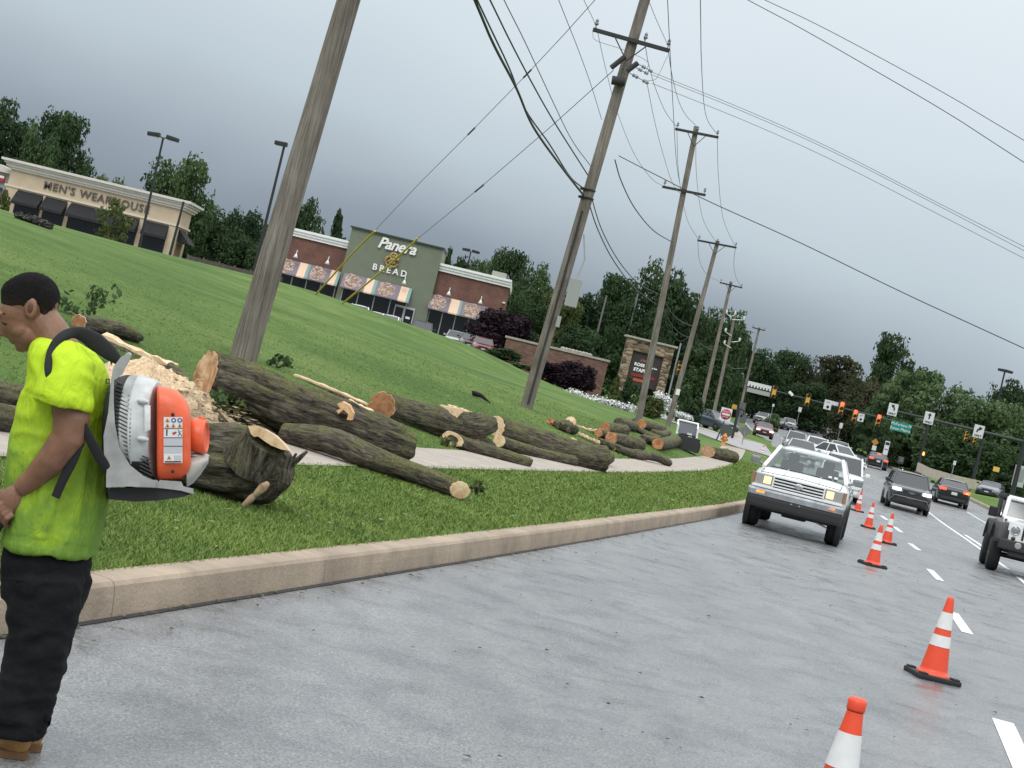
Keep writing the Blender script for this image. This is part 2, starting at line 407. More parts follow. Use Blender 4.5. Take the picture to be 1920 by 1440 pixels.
kerb([kp(8, 117.5), kp(4, 118.5), kp(2, 119.8), kp(.8, 121.5), kp(.2, 123.5)] + [kp(0, y) for y in np.arange(126, 136, 3)] + [kp(1.5, 137.5), kp(6, 138.5)], 1, 'kerb', lambda x, y: float(g(y)) if (float(K(y)) - x) < 2 else h1(x, y) - .12)
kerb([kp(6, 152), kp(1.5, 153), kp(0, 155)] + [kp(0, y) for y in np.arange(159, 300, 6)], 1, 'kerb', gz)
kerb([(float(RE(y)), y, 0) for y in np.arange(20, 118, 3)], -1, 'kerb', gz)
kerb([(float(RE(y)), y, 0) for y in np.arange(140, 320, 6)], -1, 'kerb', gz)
# road markings ----------------------------------------------------------
mw = MB()
def strip(pts, w_, z=.005):
    P = [Vector(p) for p in pts]
    for i in range(len(P) - 1):
        d = (P[i + 1] - P[i]).normalized(); n = Vector((d.y, -d.x, 0)) * (w_ / 2)
        q = [P[i] - n, P[i] + n, P[i + 1] + n, P[i + 1] - n]
        mw.quad(*[(v.x, v.y, float(g(v.y)) + z) for v in q])
def RP(px, py): p = G(px, py); return Vector((p.x, p.y, 0))
D = [((1880, 1352), (1960, 1530)), ((1787, 1149), (1814, 1188)), ((1743, 1068), (1763, 1089)), ((1706, 1019), (1723, 1032)), ((1677, 988), (1690, 998)), ((1652, 967), (1663, 975))]
for i, (a, b) in enumerate(D):
    strip([RP(*a), RP(*b)], .15 if i else .17)
def lane(off, y0, y1, n=12, w_=.11):
    strip([(float(K(y)) + off(y) / CT, y, 0) for y in np.linspace(y0, y1, n)], w_)
lane(lambda y: 6.6 - .004 * y, 22, 88, 30, .12)          # solid line right of the oncoming lanes
lane(lambda y: 6.9 - .004 * y, 52, 60, 4, .14)
for y in (92, 96.5, 101): lane(lambda q: 6.7, y, y + 2.0, 3)
lane(lambda y: 9.3, 30, 85, 20, .10)
lane(lambda y: .32, 150, 260, 20, .10)
for y in range(120, 260, 9): lane(lambda q: 3.6, y, y + 3, 3, .1); lane(lambda q: 10.0, y, y + 3, 3, .1)
for k in range(3): strip([(float(K(108)) + 4.2 + k * .5, 106 - k * .6, 0), (float(K(108)) + 9.2 + k * .5, 104.5 - k * .6, 0)], .16)
tag(mw.build('road_markings', mat('road_paint', (.72, .73, .74), rough=.5, var=.14, scale=9)), kind='structure')
# ------------------------------------------------------------------ grass blades
def blades(name, n, yr, tr, right=False, hmul=1.):
    u = rng.random(n); Y = 1 / (1 / yr[0] + u * (1 / yr[1] - 1 / yr[0]))
    t = tr[0] + (rng.random(n) ** (1 if tr[1] < 3 else 1.7)) * (tr[1] - tr[0]); hmul = hmul * np.clip((tr[1] + 1 - t) / (tr[1] * .6), .15, 1) if tr[1] > 3 else hmul; X = K(Y) - t / CT if not right else RE(Y) + t
    Z = H(X, Y); h = (.018 + .024 * rng.random(n) ** 1.5) * (1 + Y / 70) * hmul; wd = (.0028 + .0026 * rng.random(n)) * (Y / 9) ** .9
    a = rng.random(n) * 6.283; le = rng.normal(0, .8, n) * h; lb = rng.normal(0, .8, n) * h
    dx, dy = np.cos(a) * wd, np.sin(a) * wd
    V = np.empty((n, 3, 3)); V[:, 0] = np.stack([X - dx, Y - dy, Z - .004], 1); V[:, 1] = np.stack([X + dx, Y + dy, Z - .004], 1); V[:, 2] = np.stack([X + le, Y + lb, Z + h], 1)
    return tag(npmesh(name, V.reshape(-1, 3), np.arange(n * 3).reshape(n, 3), GM), 'short mown green grass on the verge beside the kerb' if False else None, None, None, 'stuff')
GM = mat('grass_blade', (.05, .13, .025), rough=.65, spec=.25)
mk, bs, L = nodes(GM)
tcn = mk('ShaderNodeTexCoord').outputs['Object']
q1 = mk('ShaderNodeTexNoise', {'Vector': tcn, 'Scale': 25., 'Detail': 2}).outputs[0]
q2 = mk('ShaderNodeTexNoise', {'Vector': tcn, 'Scale': .9, 'Detail': 4, 'Roughness': .65}).outputs[0]
L.new(mixc(mk, 1., ramp(mk, q1, (.3, (.098, .160, .034)), (.5, (.155, .240, .054)), (.74, (.25, .31, .11))), ramp(mk, q2, (.3, (.72, .78, .7)), (.7, (1.25, 1.15, 1.05))), 'MULTIPLY'), bs.inputs['Base Color'])
gb = blades('verge_grass', 260000, (6.5, 75), (.16, 2.62)); tag(gb, 'mown green grass covering the verge between kerb and sidewalk', 'grass')
gb = blades('slope_grass', 150000, (9, 60), (3.8, 20), hmul=.5); tag(gb, 'mown green grass on the bank behind the sidewalk', 'grass')
# leaf litter and road grit
def litter(name, n, fn, size, m, lab, cat):
    V = []; Fc = []
    for i in range(n):
        p = fn(); a = random.random() * 6.28; s_ = size * (.5 + random.random()); e = .35 + .4 * random.random()
        k = len(V); dz = random.random() * s_ * .5
        for c, s2 in ((1, 0), (0, e), (-1, 0), (0, -e)):
            V.append((p.x + s_ * (c * math.cos(a) - s2 * math.sin(a)), p.y + s_ * (c * math.sin(a) + s2 * math.cos(a)), p.z + .012 + (dz if c else .01)))
        Fc.append((k, k + 1, k + 2, k + 3))
    return tag(npmesh(name, np.array(V), np.array(Fc), m), lab, cat, None, 'stuff')
def lp():
    Y = random.uniform(9, 40); X = float(K(Y)) - random.uniform(.25, 2.5); return ground(X, Y, .03)
def lp2():
    Y = random.uniform(14, 50); X = float(K(Y)) - random.uniform(4, 8.5); return ground(X, Y, .03)
litter('leaf_litter', 120, lp, .03, mat('pale_leaf', (.24, .27, .15), rough=.6, col2=(.10, .18, .05), scale=4), 'pale torn leaves and chips scattered over the verge grass', 'leaf litter')
litter('wood_chip_litter', 110, lp2, .04, mat('chip', (.42, .30, .17), rough=.8, col2=(.15, .2, .08), scale=4), 'wood chips and leaves scattered around the felled logs', 'wood chips')
def rpnt():
    Y = 6 + 40 * random.random() ** 1.6; x0 = float(K(Y)); X = x0 + .3 + (6.5 if random.random() < .6 else 11) * random.random() ** .8; return Vector((X, Y, 0))
def gut():
    y = 7 + 38 * random.random() ** 1.4; return Vector((float(K(y)) + .06 + .35 * random.random() ** 2, y, 0))
litter('gutter_debris', 260, gut, .02, mat('gutter_bits', (.05, .04, .028), rough=.9, col2=(.16, .15, .07), scale=5), 'bark bits and leaf scraps collected along the gutter of the kerb', 'debris')
litter('road_debris', 300, rpnt, .017, mat('grit', (.035, .03, .028), rough=.8), 'small dark bark chips scattered over the wet asphalt', 'debris')
# ------------------------------------------------------------------ foliage
def leafmat(name, a, b, c):
    m = mat(name, a, rough=.75, spec=.15); mk, bs, L = nodes(m)
    oi = mk('ShaderNodeObjectInfo'); tcn = mk('ShaderNodeTexCoord').outputs['Object']
    ve = mk('ShaderNodeVectorMath', {0: tcn, 1: oi.outputs['Location']}, operation='ADD').outputs[0]
    n1 = mk('ShaderNodeTexNoise', {'Vector': ve, 'Scale': .9, 'Detail': 5, 'Roughness': .7}).outputs[0]
    col = ramp(mk, n1, (.3, a), (.5, b), (.72, c))
    L.new(col, bs.inputs['Base Color'])
    tr = mk('ShaderNodeBsdfTranslucent', {'Color': col}); ms = mk('ShaderNodeMixShader', {0: .22, 1: bs.outputs[0], 2: tr.outputs[0]})
    L.new(ms.outputs[0], m.node_tree.nodes['Material Output'].inputs[0]); return m
LM = {'dark': leafmat('leaf_dark', (.020, .040, .018), (.038, .068, .028), (.068, .108, .042)),
      'mid': leafmat('leaf_mid', (.034, .064, .026), (.062, .105, .042), (.10, .15, .06)),
      'light': leafmat('leaf_light', (.060, .100, .042), (.10, .155, .066), (.15, .21, .10)),
      'purple': leafmat('leaf_purple', (.012, .007, .011), (.022, .012, .019), (.04, .022, .03)),
      'brown': leafmat('leaf_brown', (.03, .035, .018), (.055, .06, .03), (.09, .085, .045)),
      'olive': leafmat('leaf_olive', (.05, .065, .022), (.085, .11, .038), (.14, .16, .06)),
      'white': mat('petal', (.80, .80, .80), rough=.7)}
BK = mat('trunk_bark', (.05, .042, .034), rough=.9, var=.3, scale=6)
def foliage(blobs, n, size, seed, jit=.28):
    """leaf quads through a set of ellipsoid clumps"""
    r = np.random.default_rng(seed); B = np.array(blobs, float)
    wgt = (B[:, 3] * B[:, 4]) ** 1.0; k = r.choice(len(B), n, p=wgt / wgt.sum())
    d = r.normal(size=(n, 3)); d /= np.linalg.norm(d, axis=1)[:, None]
    lump = 1 + .25 * np.sin(d[:, 0] * 5 + k) * np.sin(d[:, 1] * 6 + 2 * k) + .2 * np.sin(d[:, 2] * 7 + k)
    rad = (1 - jit * r.random(n) ** 1.3) * lump
    rad = np.where(r.random(n) < .03, rad * 1.06, rad)
    P = B[k, :3] + d * rad[:, None] * np.stack([B[k, 3], B[k, 3], B[k, 4]], 1)
    nrm = d + r.normal(size=(n, 3)) * .55; nrm /= np.linalg.norm(nrm, axis=1)[:, None]
    a = np.cross(nrm, r.normal(size=(n, 3))); a /= np.linalg.norm(a, axis=1)[:, None]; b = np.cross(nrm, a)
    s1 = (size * (.55 + .9 * r.random(n)))[:, None]; s2 = s1 * (.45 + .35 * r.random(n))[:, None]
    V = np.stack([P - a * s1, P - b * s2 + nrm * s1 * .15, P + a * s1, P + b * s2 - nrm * s1 * .1], 1)
    return V.reshape(-1, 3), np.arange(n * 4).reshape(n, 4)
def crown_blobs(seed, kind):
    r = random.Random(seed); bl = []
    if kind == 'round':        # unit crown: height 1, half width .5
        for i in range(40):
            z = .12 + .78 * r.random(); rm = .37 * max(.05, 1 - ((z - .52) / .46) ** 2) ** .5
            a = r.random() * 6.28; q = rm * r.random() ** .3; s = .10 + .07 * r.random()
            bl.append((q * math.cos(a), q * math.sin(a), z, s, s * .8))
        bl.append((0, 0, .5, .30, .34))
    elif kind == 'wide':
        for i in range(40):
            z = .08 + .80 * r.random(); rm = .40 * max(.05, 1 - ((z - .40) / .56) ** 2) ** .5
            a = r.random() * 6.28; q = rm * r.random() ** .3; s = .09 + .07 * r.random()
            bl.append((q * math.cos(a), q * math.sin(a), z, s, s))
        bl.append((0, 0, .4, .34, .36))
    elif kind == 'cone':
        for i in range(26):
            z = .06 + .88 * i / 25; rm = .42 * (1 - z) ** .75
            for _ in range(2):
                a = r.random() * 6.28; s = .05 + .09 * (1 - z)
                bl.append((rm * .8 * math.cos(a), rm * .8 * math.sin(a), z, s, s * .8))
    elif kind == 'airy':
        for i in range(46):
            z = .14 + .80 * r.random(); rm = .44 * math.sin(math.pi * (z - .1) / .98) ** .6
            a = r.random() * 6.28; q = rm * (.25 + .75 * r.random()); s = .07 + .06 * r.random()
            bl.append((q * math.cos(a), q * math.sin(a), z, s, s * .7))
    return bl
PROTO = {}
def proto(kind, leaf, seed, n, size):
    k = (kind, leaf, seed)
    if k in PROTO: return PROTO[k]
    bl = crown_blobs(seed, kind); V, Fc = foliage(bl, n, size, seed)
    cr_me = npmesh('crown', V, Fc, LM[leaf])
    tb = MB(); r = random.Random(seed)
    tb.tube([(0, 0, -.12), (.005, .01, .1), (.01, 0, .3), (0, .01, .55), (.0, 0, .8)], [.028, .022, .017, .011, .004], 8)
    for i in range(7):
        z = .14 + .07 * i; a = i * 2.4; q = .3 * (1 - i * .06)
        tb.tube([(0, 0, z), (q * .5 * math.cos(a), q * .5 * math.sin(a), z + .10), (q * math.cos(a), q * math.sin(a), z + .22)], [.010, .007, .002], 5)
    tr = tb.build('trunk', BK)
    PROTO[k] = [cr_me, tr, False]; return PROTO[k]
def plant(name, label, cat, px, pytop, hw, Y, kind='round', leaf='dark', seed=1, n=13000, size=.019, group=None, base=None, hdrop=None, trunk=True):
    """a tree or bush whose crown tops out at pixel (px,pytop) and is hw pixels wide each side, at distance Y"""
    T = at(px, pytop, Y); zb = h1(T.x, T.y) if base is None else base
    h = T.z - zb + .0
    if hdrop: h = hdrop; zb = T.z - h
    wx = 2 * hw * Y / FPX
    o = thing(name, label, cat, (T.x, T.y, zb), random.random() * 6.28, group, world=False)
    o.scale = (wx, wx, h)
    c, t, used = proto(kind, leaf, seed, n, size)
    for q in ([c, t] if trunk else [c]):
        if not used: ob = q
        else: ob = q.copy(); COL.objects.link(ob)
        ob.parent = o
    if not used and not trunk: bpy.data.objects.remove(t); PROTO[(kind, leaf, seed)][1] = None
    PROTO[(kind, leaf, seed)][2] = True
    return o
# ------------------------------------------------------------------ trees (px, top, half width, depth)
TG_ = 'trees behind the shops and the road'
TR = [
 ('tall dark broadleaf tree behind the left end of the clothing store', 40, 186, 78, 205, 'round', 'dark', 1),
 ('large dark broadleaf tree behind the middle of the clothing store roof', 130, 205, 72, 200, 'round', 'dark', 2),
 ('smaller grey green tree just above the left of the clothing store cornice', 85, 232, 46, 185, 'wide', 'mid', 3),
 ('dark tree at the left edge of the photo beyond the clothing store', -50, 215, 70, 200, 'round', 'dark', 2),
 ('low yellowish tree showing over the middle of the clothing store cornice', 215, 326, 40, 190, 'wide', 'olive', 4),
 ('mid green tree with lumpy crown behind the double lamp post', 352, 284, 80, 180, 'wide', 'mid', 5),
 ('dark round tree filling in below the lumpy tree beside the clothing store', 330, 372, 66, 186, 'wide', 'dark', 1),
 ('dark tree right of the clothing store end wall', 408, 392, 60, 190, 'round', 'dark', 6),
 ('dark bushy tree left of the thick near utility pole', 468, 388, 58, 195, 'wide', 'dark', 3),
 ('round dark tree just right of the thick near utility pole', 590, 368, 46, 200, 'round', 'dark', 1),
 ('pointed dark conifer behind the left brick wing of the bakery', 640, 390, 36, 205, 'cone', 'dark', 7),
 ('dark tree between the near pole and the pointed conifer', 545, 392, 50, 205, 'wide', 'dark', 6),
 ('narrow dark tree just right of the green bakery front', 846, 460, 26, 190, 'cone', 'dark', 8),
 ('low dark tree over the right brick wing of the bakery', 880, 478, 42, 195, 'wide', 'dark', 3),
 ('round mid green tree above the rooftop box of the bakery', 918, 468, 46, 190, 'wide', 'mid', 9),
 ('dark tree crown behind the right end of the bakery roof', 962, 462, 46, 195, 'round', 'dark', 2),
 ('mid green tree left of the split utility pole', 1008, 492, 50, 180, 'round', 'mid', 10),
 ('tree with yellow green leaves behind the split utility pole', 1062, 548, 52, 165, 'wide', 'olive', 4),
 ('dark green tree left of the meter box on the split pole', 1010, 560, 56, 165, 'round', 'dark', 6),
 ('dark tree just right of the meter box', 1110, 548, 62, 170, 'round', 'dark', 1),
 ('broad dark tree between the split pole and the second pole', 1165, 512, 62, 172, 'round', 'dark', 2),
 ('tallest dark tree behind the second utility pole', 1255, 498, 70, 174, 'round', 'dark', 6),
 ('dark tree behind the stone sign pier', 1210, 560, 70, 150, 'wide', 'dark', 3),
 ('dark tree behind the brick sign wall', 1095, 612, 60, 140, 'wide', 'dark', 11),
 ('dark tree behind the third utility pole', 1320, 548, 60, 178, 'round', 'dark', 1),
 ('leafy tree with rounded top around the fourth and fifth poles', 1378, 556, 62, 182, 'wide', 'mid', 9),
 ('dark low tree behind the blue car', 1330, 650, 70, 170, 'wide', 'dark', 11),
 ('dark tree right of the farthest utility pole', 1440, 656, 50, 240, 'round', 'dark', 6),
 ('round dark tree beyond the far end of the signal arm', 1492, 656, 46, 265, 'round', 'dark', 2),
 ('brownish tree with bare twigs above the red lights', 1590, 668, 58, 250, 'airy', 'brown', 12),
 ('brown green tree left of the tall lone tree', 1545, 676, 50, 262, 'wide', 'brown', 13),
 ('dark low tree above the road far behind the red lights', 1520, 716, 62, 240, 'wide', 'dark', 11),
 ('dark tree filling the gap left of the near pole above the board fence', 440, 420, 60, 186, 'wide', 'dark', 1),
 ('dark green tree close left of the near pole above the fence', 505, 440, 50, 184, 'wide', 'mid', 9),
 ('tall lone dark tree with broad crown right of the red lights', 1690, 632, 64, 225, 'round', 'dark', 14),
 ('brownish tree under the tall lone tree', 1632, 706, 56, 215, 'wide', 'brown', 13),
 ('light green spreading tree above the left arrow sign', 1720, 690, 72, 170, 'airy', 'light', 15),
 ('light green tree over the straight arrow sign', 1775, 702, 84, 166, 'wide', 'light', 16),
 ('light green tree over the right arrow sign', 1850, 742, 80, 162, 'wide', 'light', 17),
 ('dark green tree at the right edge of the photo', 1890, 704, 56, 195, 'round', 'dark', 1),
 ('light green tree at the right edge below the dark one', 1930, 762, 62, 163, 'wide', 'light', 16),
 ('mid green low tree behind the green street name sign', 1690, 768, 56, 178, 'wide', 'mid', 9),
 ('dark low tree above the white panel sign on the right bank', 1700, 800, 50, 168, 'wide', 'dark', 11),
 ('mid green low tree right of the far signal pole', 1790, 800, 66, 160, 'wide', 'mid', 18),
 ('mid green low tree right of the yellow side signals', 1872, 826, 62, 158, 'wide', 'mid', 18),
]
for lab, px, py, hw, Y, kind, leaf, sd in TR:
    plant('pine_tree' if kind == 'cone' else 'tree', lab, 'tree', px, py, hw, Y, kind, leaf, sd, group=TG_)
# far wood that reads as one mass
bl = []; r_ = random.Random(3)
def woodband(pts, Y, dens, thick):
    for (xa, ya), (xb, yb) in zip(pts[:-1], pts[1:]):
        n = max(1, int(abs(xb - xa) / dens))
        for i in range(n):
            f = (i + .5) / n; px = xa + (xb - xa) * f; py = ya + (yb - ya) * f
            T = at(px, py, Y + r_.uniform(-6, 6)); zb = h1(T.x, T.y)
            z = zb
            while z < T.z:
                s = r_.uniform(1.6, 3.0); bl.append((T.x + r_.uniform(-1, 1), T.y + r_.uniform(-thick, thick), min(z + 1, T.z - s * .6), s, s)); z += 2.6
woodband([(-60, 300), (200, 372), (330, 400), (480, 455), (640, 470), (860, 512), (960, 540), (1120, 595), (1300, 610), (1400, 640)], 215, 16, 3)
woodband([(1400, 690), (1500, 712), (1600, 724), (1680, 735)], 285, 16, 4)
woodband([(1640, 760), (1700, 772), (1800, 800), (1960, 838)], 190, 18, 3)
V, Fc = foliage(bl, 60000, .62, 5)
tag(npmesh('distant_wood', V, Fc, LM['dark']), 'dark continuous wood behind the shops and beyond the junction', 'wood', None, 'stuff')
# shrubs
plant('purple_tree', 'dark purple leaved tree at the right end of the bakery', 'tree', 950, 572, 70, 132, 'wide', 'purple', 21, 6000, .03)
plant('purple_bush', 'dark purple bush in front of the middle of the brick sign wall', 'bush', 1085, 678, 44, 112, 'wide', 'purple', 22, 4000, .04, trunk=False)
plant('purple_bush', 'low dark purple bush beside the split pole in front of the brick wall', 'bush', 1038, 676, 40, 113, 'wide', 'purple', 23, 4000, .04, trunk=False)
plant('hedge_bush', 'rounded dark green bush at the left foot of the brick wall', 'bush', 948, 650, 34, 116, 'wide', 'dark', 24, 3000, .04, trunk=False)
plant('hedge_bush', 'bright green low bush on the crest left of the split pole', 'bush', 978, 680, 26, 112, 'wide', 'mid', 25, 2500, .05, trunk=False)
plant('evergreen_shrub', 'upright olive evergreen shrub in front of the left sign pier', 'bush', 1160, 702, 15, 107, 'cone', 'olive', 26, 2500, .05, trunk=False)
plant('evergreen_shrub', 'upright dark evergreen shrub under the sign panel', 'bush', 1182, 706, 20, 106, 'cone', 'dark', 27, 2500, .05, trunk=False)
plant('round_shrub', 'rounded olive grass shrub right of the second pole base', 'bush', 1228, 742, 27, 104, 'wide', 'olive', 28, 3000, .045, trunk=False)
plant('hedge_bush', 'grey green low bush left of the third pole', 'bush', 1287, 722, 24, 122, 'wide', 'mid', 29, 2500, .05, trunk=False)
plant('hedge_bush', 'low dark hedge at the foot of the third pole', 'bush', 1305, 746, 24, 120, 'wide', 'dark', 30, 2500, .05, trunk=False)
plant('young_tree', 'young thin tree in front of the clothing store sign', 'tree', 222, 372, 44, 118, 'airy', 'olive', 31, 2200, .028)
plant('hedge_bush', 'small bush at the left edge in front of the stone shop', 'bush', 8, 354, 20, 118, 'wide', 'olive', 32, 2000, .05, trunk=False)
plant('hedge_bush', 'pale green bush beside the white car at the far left kerb', 'bush', 1452, 775, 16, 205, 'wide', 'light', 33, 1500, .06, trunk=False)
plant('hedge_bush', 'dark low hedge at the right end of the pale path', 'bush', 1893, 890, 36, 133, 'wide', 'dark', 34, 2500, .05, trunk=False)
plant('hedge_bush', 'dark shrubbery above the middle of the pale path', 'bush', 1800, 850, 46, 153, 'wide', 'dark', 35, 2500, .05, trunk=False)
plant('hedge_bush', 'dark shrubbery above the left end of the pale path', 'bush', 1750, 842, 36, 154, 'wide', 'dark', 36, 2500, .05, trunk=False)
# white flowers: rows of planted bedding
def flowerbed(pts, Y, n, lab, rad):
    b_ = []; r = random.Random(len(pts) + n)
    for i in range(n):
        f = i / (n - 1) * (len(pts) - 1); k = min(int(f), len(pts) - 2); f -= k
        T = at(pts[k][0] + (pts[k + 1][0] - pts[k][0]) * f, pts[k][1] + (pts[k + 1][1] - pts[k][1]) * f, Y)
        for q in range(2): b_.append((T.x + r.uniform(-.2, .2), T.y + r.uniform(-.5, .5), T.z + r.uniform(-.1, .08), rad * r.uniform(.7, 1.1), rad * .8))
    V, Fc = foliage(b_, n * 90, .07, n)
    ml = (np.arange(len(Fc)) % 5 == 0).astype(int)
    ob = npmesh('white_flowers', V, Fc, [LM['white'], LM['dark']], mi=ml); tag(ob, lab, 'flower bed', 'white flower beds', 'stuff')
flowerbed([(1068, 735), (1100, 748), (1140, 756), (1186, 766)], 103, 36, 'long row of white flowers below the purple bushes and brick wall', .34)
flowerbed([(1238, 742), (1256, 758)], 112, 12, 'clump of white flowers at the foot of the stone sign pier', .38)
flowerbed([(1248, 764), (1268, 774), (1292, 782)], 112, 16, 'low thin row of white flowers between the third pole and the blue car', .2)
# ================================================================== BUILDINGS (front faces look towards -Y)
black = mat('black_plastic', (.012, .012, .013), rough=.5)
dkglass = mat('dark_window_glass', (.012, .014, .017), rough=.06, spec=.6)
whitep = mat('white_paint', (.78, .78, .77), rough=.5, var=.04, scale=2)
BY = 150.0; S_ = BY / FPX
def BX(u): return u * S_
def BZ(v): return EYE + v * S_ + 0.0
def UV(px, py):
    a = ROLL; return ((px - 960) * math.cos(a) + (py - 720) * math.sin(a), -(-(px - 960) * math.sin(a) + (py - 720) * math.cos(a) + 6.4))
def brickmat(name, c1, c2, mortar, sc_=4., ratio=3.):
    m = mat(name, c1, rough=.85); mk, bs, L = nodes(m)
    t = mk('ShaderNodeTexCoord').outputs['Object']; mp = mk('ShaderNodeMapping', {'Vector': t, 'Rotation': (R(90), 0, 0)}).outputs[0]
    b = mk('ShaderNodeTexBrick', {'Vector': mp, 'Color1': (*c1, 1), 'Color2': (*c2, 1), 'Mortar': (*mortar, 1), 'Scale': sc_, 'Mortar Size': .015, 'Brick Width': .9, 'Row Height': .28})
    n = mk('ShaderNodeTexNoise', {'Vector': t, 'Scale': .9, 'Detail': 5}).outputs[0]
    L.new(mixc(mk, 1., b.outputs[0], ramp(mk, n, (.3, (.75, .75, .75)), (.7, (1.2, 1.2, 1.2))), 'MULTIPLY'), bs.inputs['Base Color']); return m
brick = brickmat('red_brick', (.125, .052, .040), (.165, .072, .055), (.2, .15, .12))
oldbrick = brickmat('sign_wall_brick', (.13, .065, .05), (.20, .11, .085), (.16, .12, .1), 3.)
beige = mat('beige_stucco', (.52, .42, .30), rough=.9, var=.07, scale=1.3)
cream = mat('cream_trim', (.62, .55, .44), rough=.8, var=.05, scale=1.5)
def bpx(mb, u0, u1, v0, v1, y0, y1, mi=0, bev=0):
    x0, x1 = BX(u0), BX(u1); z0, z1 = BZ(v0), BZ(v1)
    mb.box(((x0 + x1) / 2, BY + (y0 + y1) / 2, (z0 + z1) / 2), (x1 - x0, abs(y1 - y0), z1 - z0), mi, None, bev)
# ---- clothing store -----------------------------------------------------
gz0 = h1(BX(-840), BY) - .3
o = thing('clothing_store', 'beige clothing store with white stepped cornice and dark raised name letters on its front', 'shop', (BX(-840), BY, gz0))
vb = (gz0 - EYE) / S_
mb = MB(); bpx(mb, -1007, -678, vb, 168, 0, 4.6, 0); bpx(mb, -1007, -760, vb, 160, 4.6, 14, 0)
for ua, ub in ((-1007, -985), (-936, -931), (-889, -882), (-750, -739), (-694, -678)):
    bpx(mb, ua, ub, vb, 136, -.12, 0, 0)
mb.build('wall', beige, o)
mb = MB()
for i, (v0, v1, dy) in enumerate(((167, 171, .25), (171, 176, .42), (176, 180, .6), (180, 184.5, .85))):
    x = dy / S_; bpx(mb, -1007 - x, -678 + x, v0, v1, -dy, 4.6 + dy, 0)
mb.build('cornice', mat('cornice_white', (.60, .57, .52), rough=.7, var=.06, scale=2), o)
mb = MB(); bpx(mb, -1011, -674, 134, 138, -.22, 4.7, 0); mb.build('belt_course', cream, o)
for ua, ub in ((-984, -937), (-930, -890), (-881, -751), (-737, -695)):
    w_ = MB(); bpx(w_, ua, ub, vb + 6, 112, -.06, .02, 0)
    n = max(1, int((ub - ua) / 28))
    fw = w_.build('window', dkglass, o)
    fr = MB()
    for k in range(n + 1):
        uu = ua + (ub - ua) * k / n; bpx(fr, uu - .8, uu + .8, vb, 112, -.1, -.03, 0)
    fr.build('window_frame', black, fw)
    a = MB(); x0, x1 = BX(ua - 1.5), BX(ub + 1.5); z0, z1 = BZ(104), BZ(131)
    a.prism([(x0, BY - .06, z1), (x0, BY - 1.3, z0 + .25), (x0, BY - 1.3, z0), (x0, BY - .06, z0)], (x1 - x0, 0, 0)); a.build('awning', mat('black_canvas', (.015, .015, .017), rough=.85, var=.3, scale=4), o)
a = MB(); xs = BX(-678)
a.prism([(xs + .01, BY + .8, BZ(131)), (xs + 1.2, BY + .8, BZ(107)), (xs + .01, BY + .8, BZ(107))], (0, 3, 0)); a.build('awning', _M['black_canvas'], o)
mb = MB(); bpx(mb, -678, -677.2, vb, 104, 1, 3.4, 0); mb.build('side_window', mat('brown_blind', (.22, .12, .09), rough=.7), o)
mb = MB(); text_into(mb, "MEN'S WEARHOUSE", facing((BX(-838.5), BY - .08, BZ(151.5))), 1.02, .06, 0, 0, 1.14, .012)
mb.build('lettering', mat('letter_bronze', (.10, .085, .075), rough=.5), o)
# ---- neighbour shop at the left edge -------------------------------------
o = thing('stone_shop', 'grey stone shop front at the left edge with a red and blue sign', 'shop', (BX(-1060), BY, gz0))
mb = MB(); bpx(mb, -1130, -1008.5, vb, 158, 1.2, 12, 0); mb.build('wall', mat('grey_stone', (.36, .35, .32), rough=.9, var=.25, scale=3), o)
mb = MB(); bpx(mb, -1133, -1008.5, 158, 163, .8, 3, 0); mb.build('cornice', _M['cornice_white'], o)
mb = MB(); mb.prism([(BX(-1060), BY + 1.0, BZ(162)), (BX(-1010), BY + 1.0, BZ(162)), (BX(-1035), BY + 1.0, BZ(172))], (0, 6, 0)); mb.build('roof', _M['cornice_white'], o)
mb = MB(); bpx(mb, -1042, -1022, 140, 151, .9, 1.2, 0, .05); bpx(mb, -1042, -1022, 146.5, 151, .86, .9, 1, 0)
mb.build('shop_sign', [mat('sign_red', (.45, .03, .04), rough=.4), whitep], o)
mb = MB(); bpx(mb, -1045, -1022, 122, 129, .6, 1.2, 0, .05); mb.build('awning', mat('sign_blue', (.04, .08, .25), rough=.6), o)
# ---- bakery ---------------------------------------------------------------
gz1 = h1(BX(-260), BY) - .3; vb = (gz1 - EYE) / S_
o = thing('bakery', 'bakery cafe with tall sage green front between two low red brick wings and patterned awnings', 'shop', (BX(-270), BY, gz1))
for ua, ub in ((-480, -357), (-184, -48)): mb = MB(); bpx(mb, ua, ub, vb, 168, 0, 14, 0); mb.build('brick_wing', brick, o)
green = mat('sage_stucco', (.165, .185, .135), rough=.9, var=.06, scale=1.2)
mb = MB(); bpx(mb, -358, -183.5, vb, 208, -.7, 6, 0); mb.build('centre_front', green, o)
mb = MB(); bpx(mb, -361, -180.5, 208, 211, -.9, 6.2, 0); mb.build('parapet_cap', mat('dark_green_metal', (.03, .04, .035), rough=.5), o)
for ua, ub in ((-483, -358.2), (-183.3, -45)):
    mb = MB()
    for v0, v1, dy in ((168, 173, .2), (173, 178, .32), (178, 182.5, .45)): bpx(mb, ua, ub, v0, v1, -dy, 14.2, 0)
    mb.build('cornice', whitep, o)
lav = mat('awning_lavender', (.20, .17, .20), rough=.85); peach = mat('awning_peach', (.72, .52, .38), rough=.85); aqua = mat('awning_teal', (.20, .33, .30), rough=.8); wheat = mat('awning_wheat', (.58, .43, .34), rough=.85, var=.25, scale=12)
lampm = mat('white_enamel', (.8, .79, .76), rough=.35)
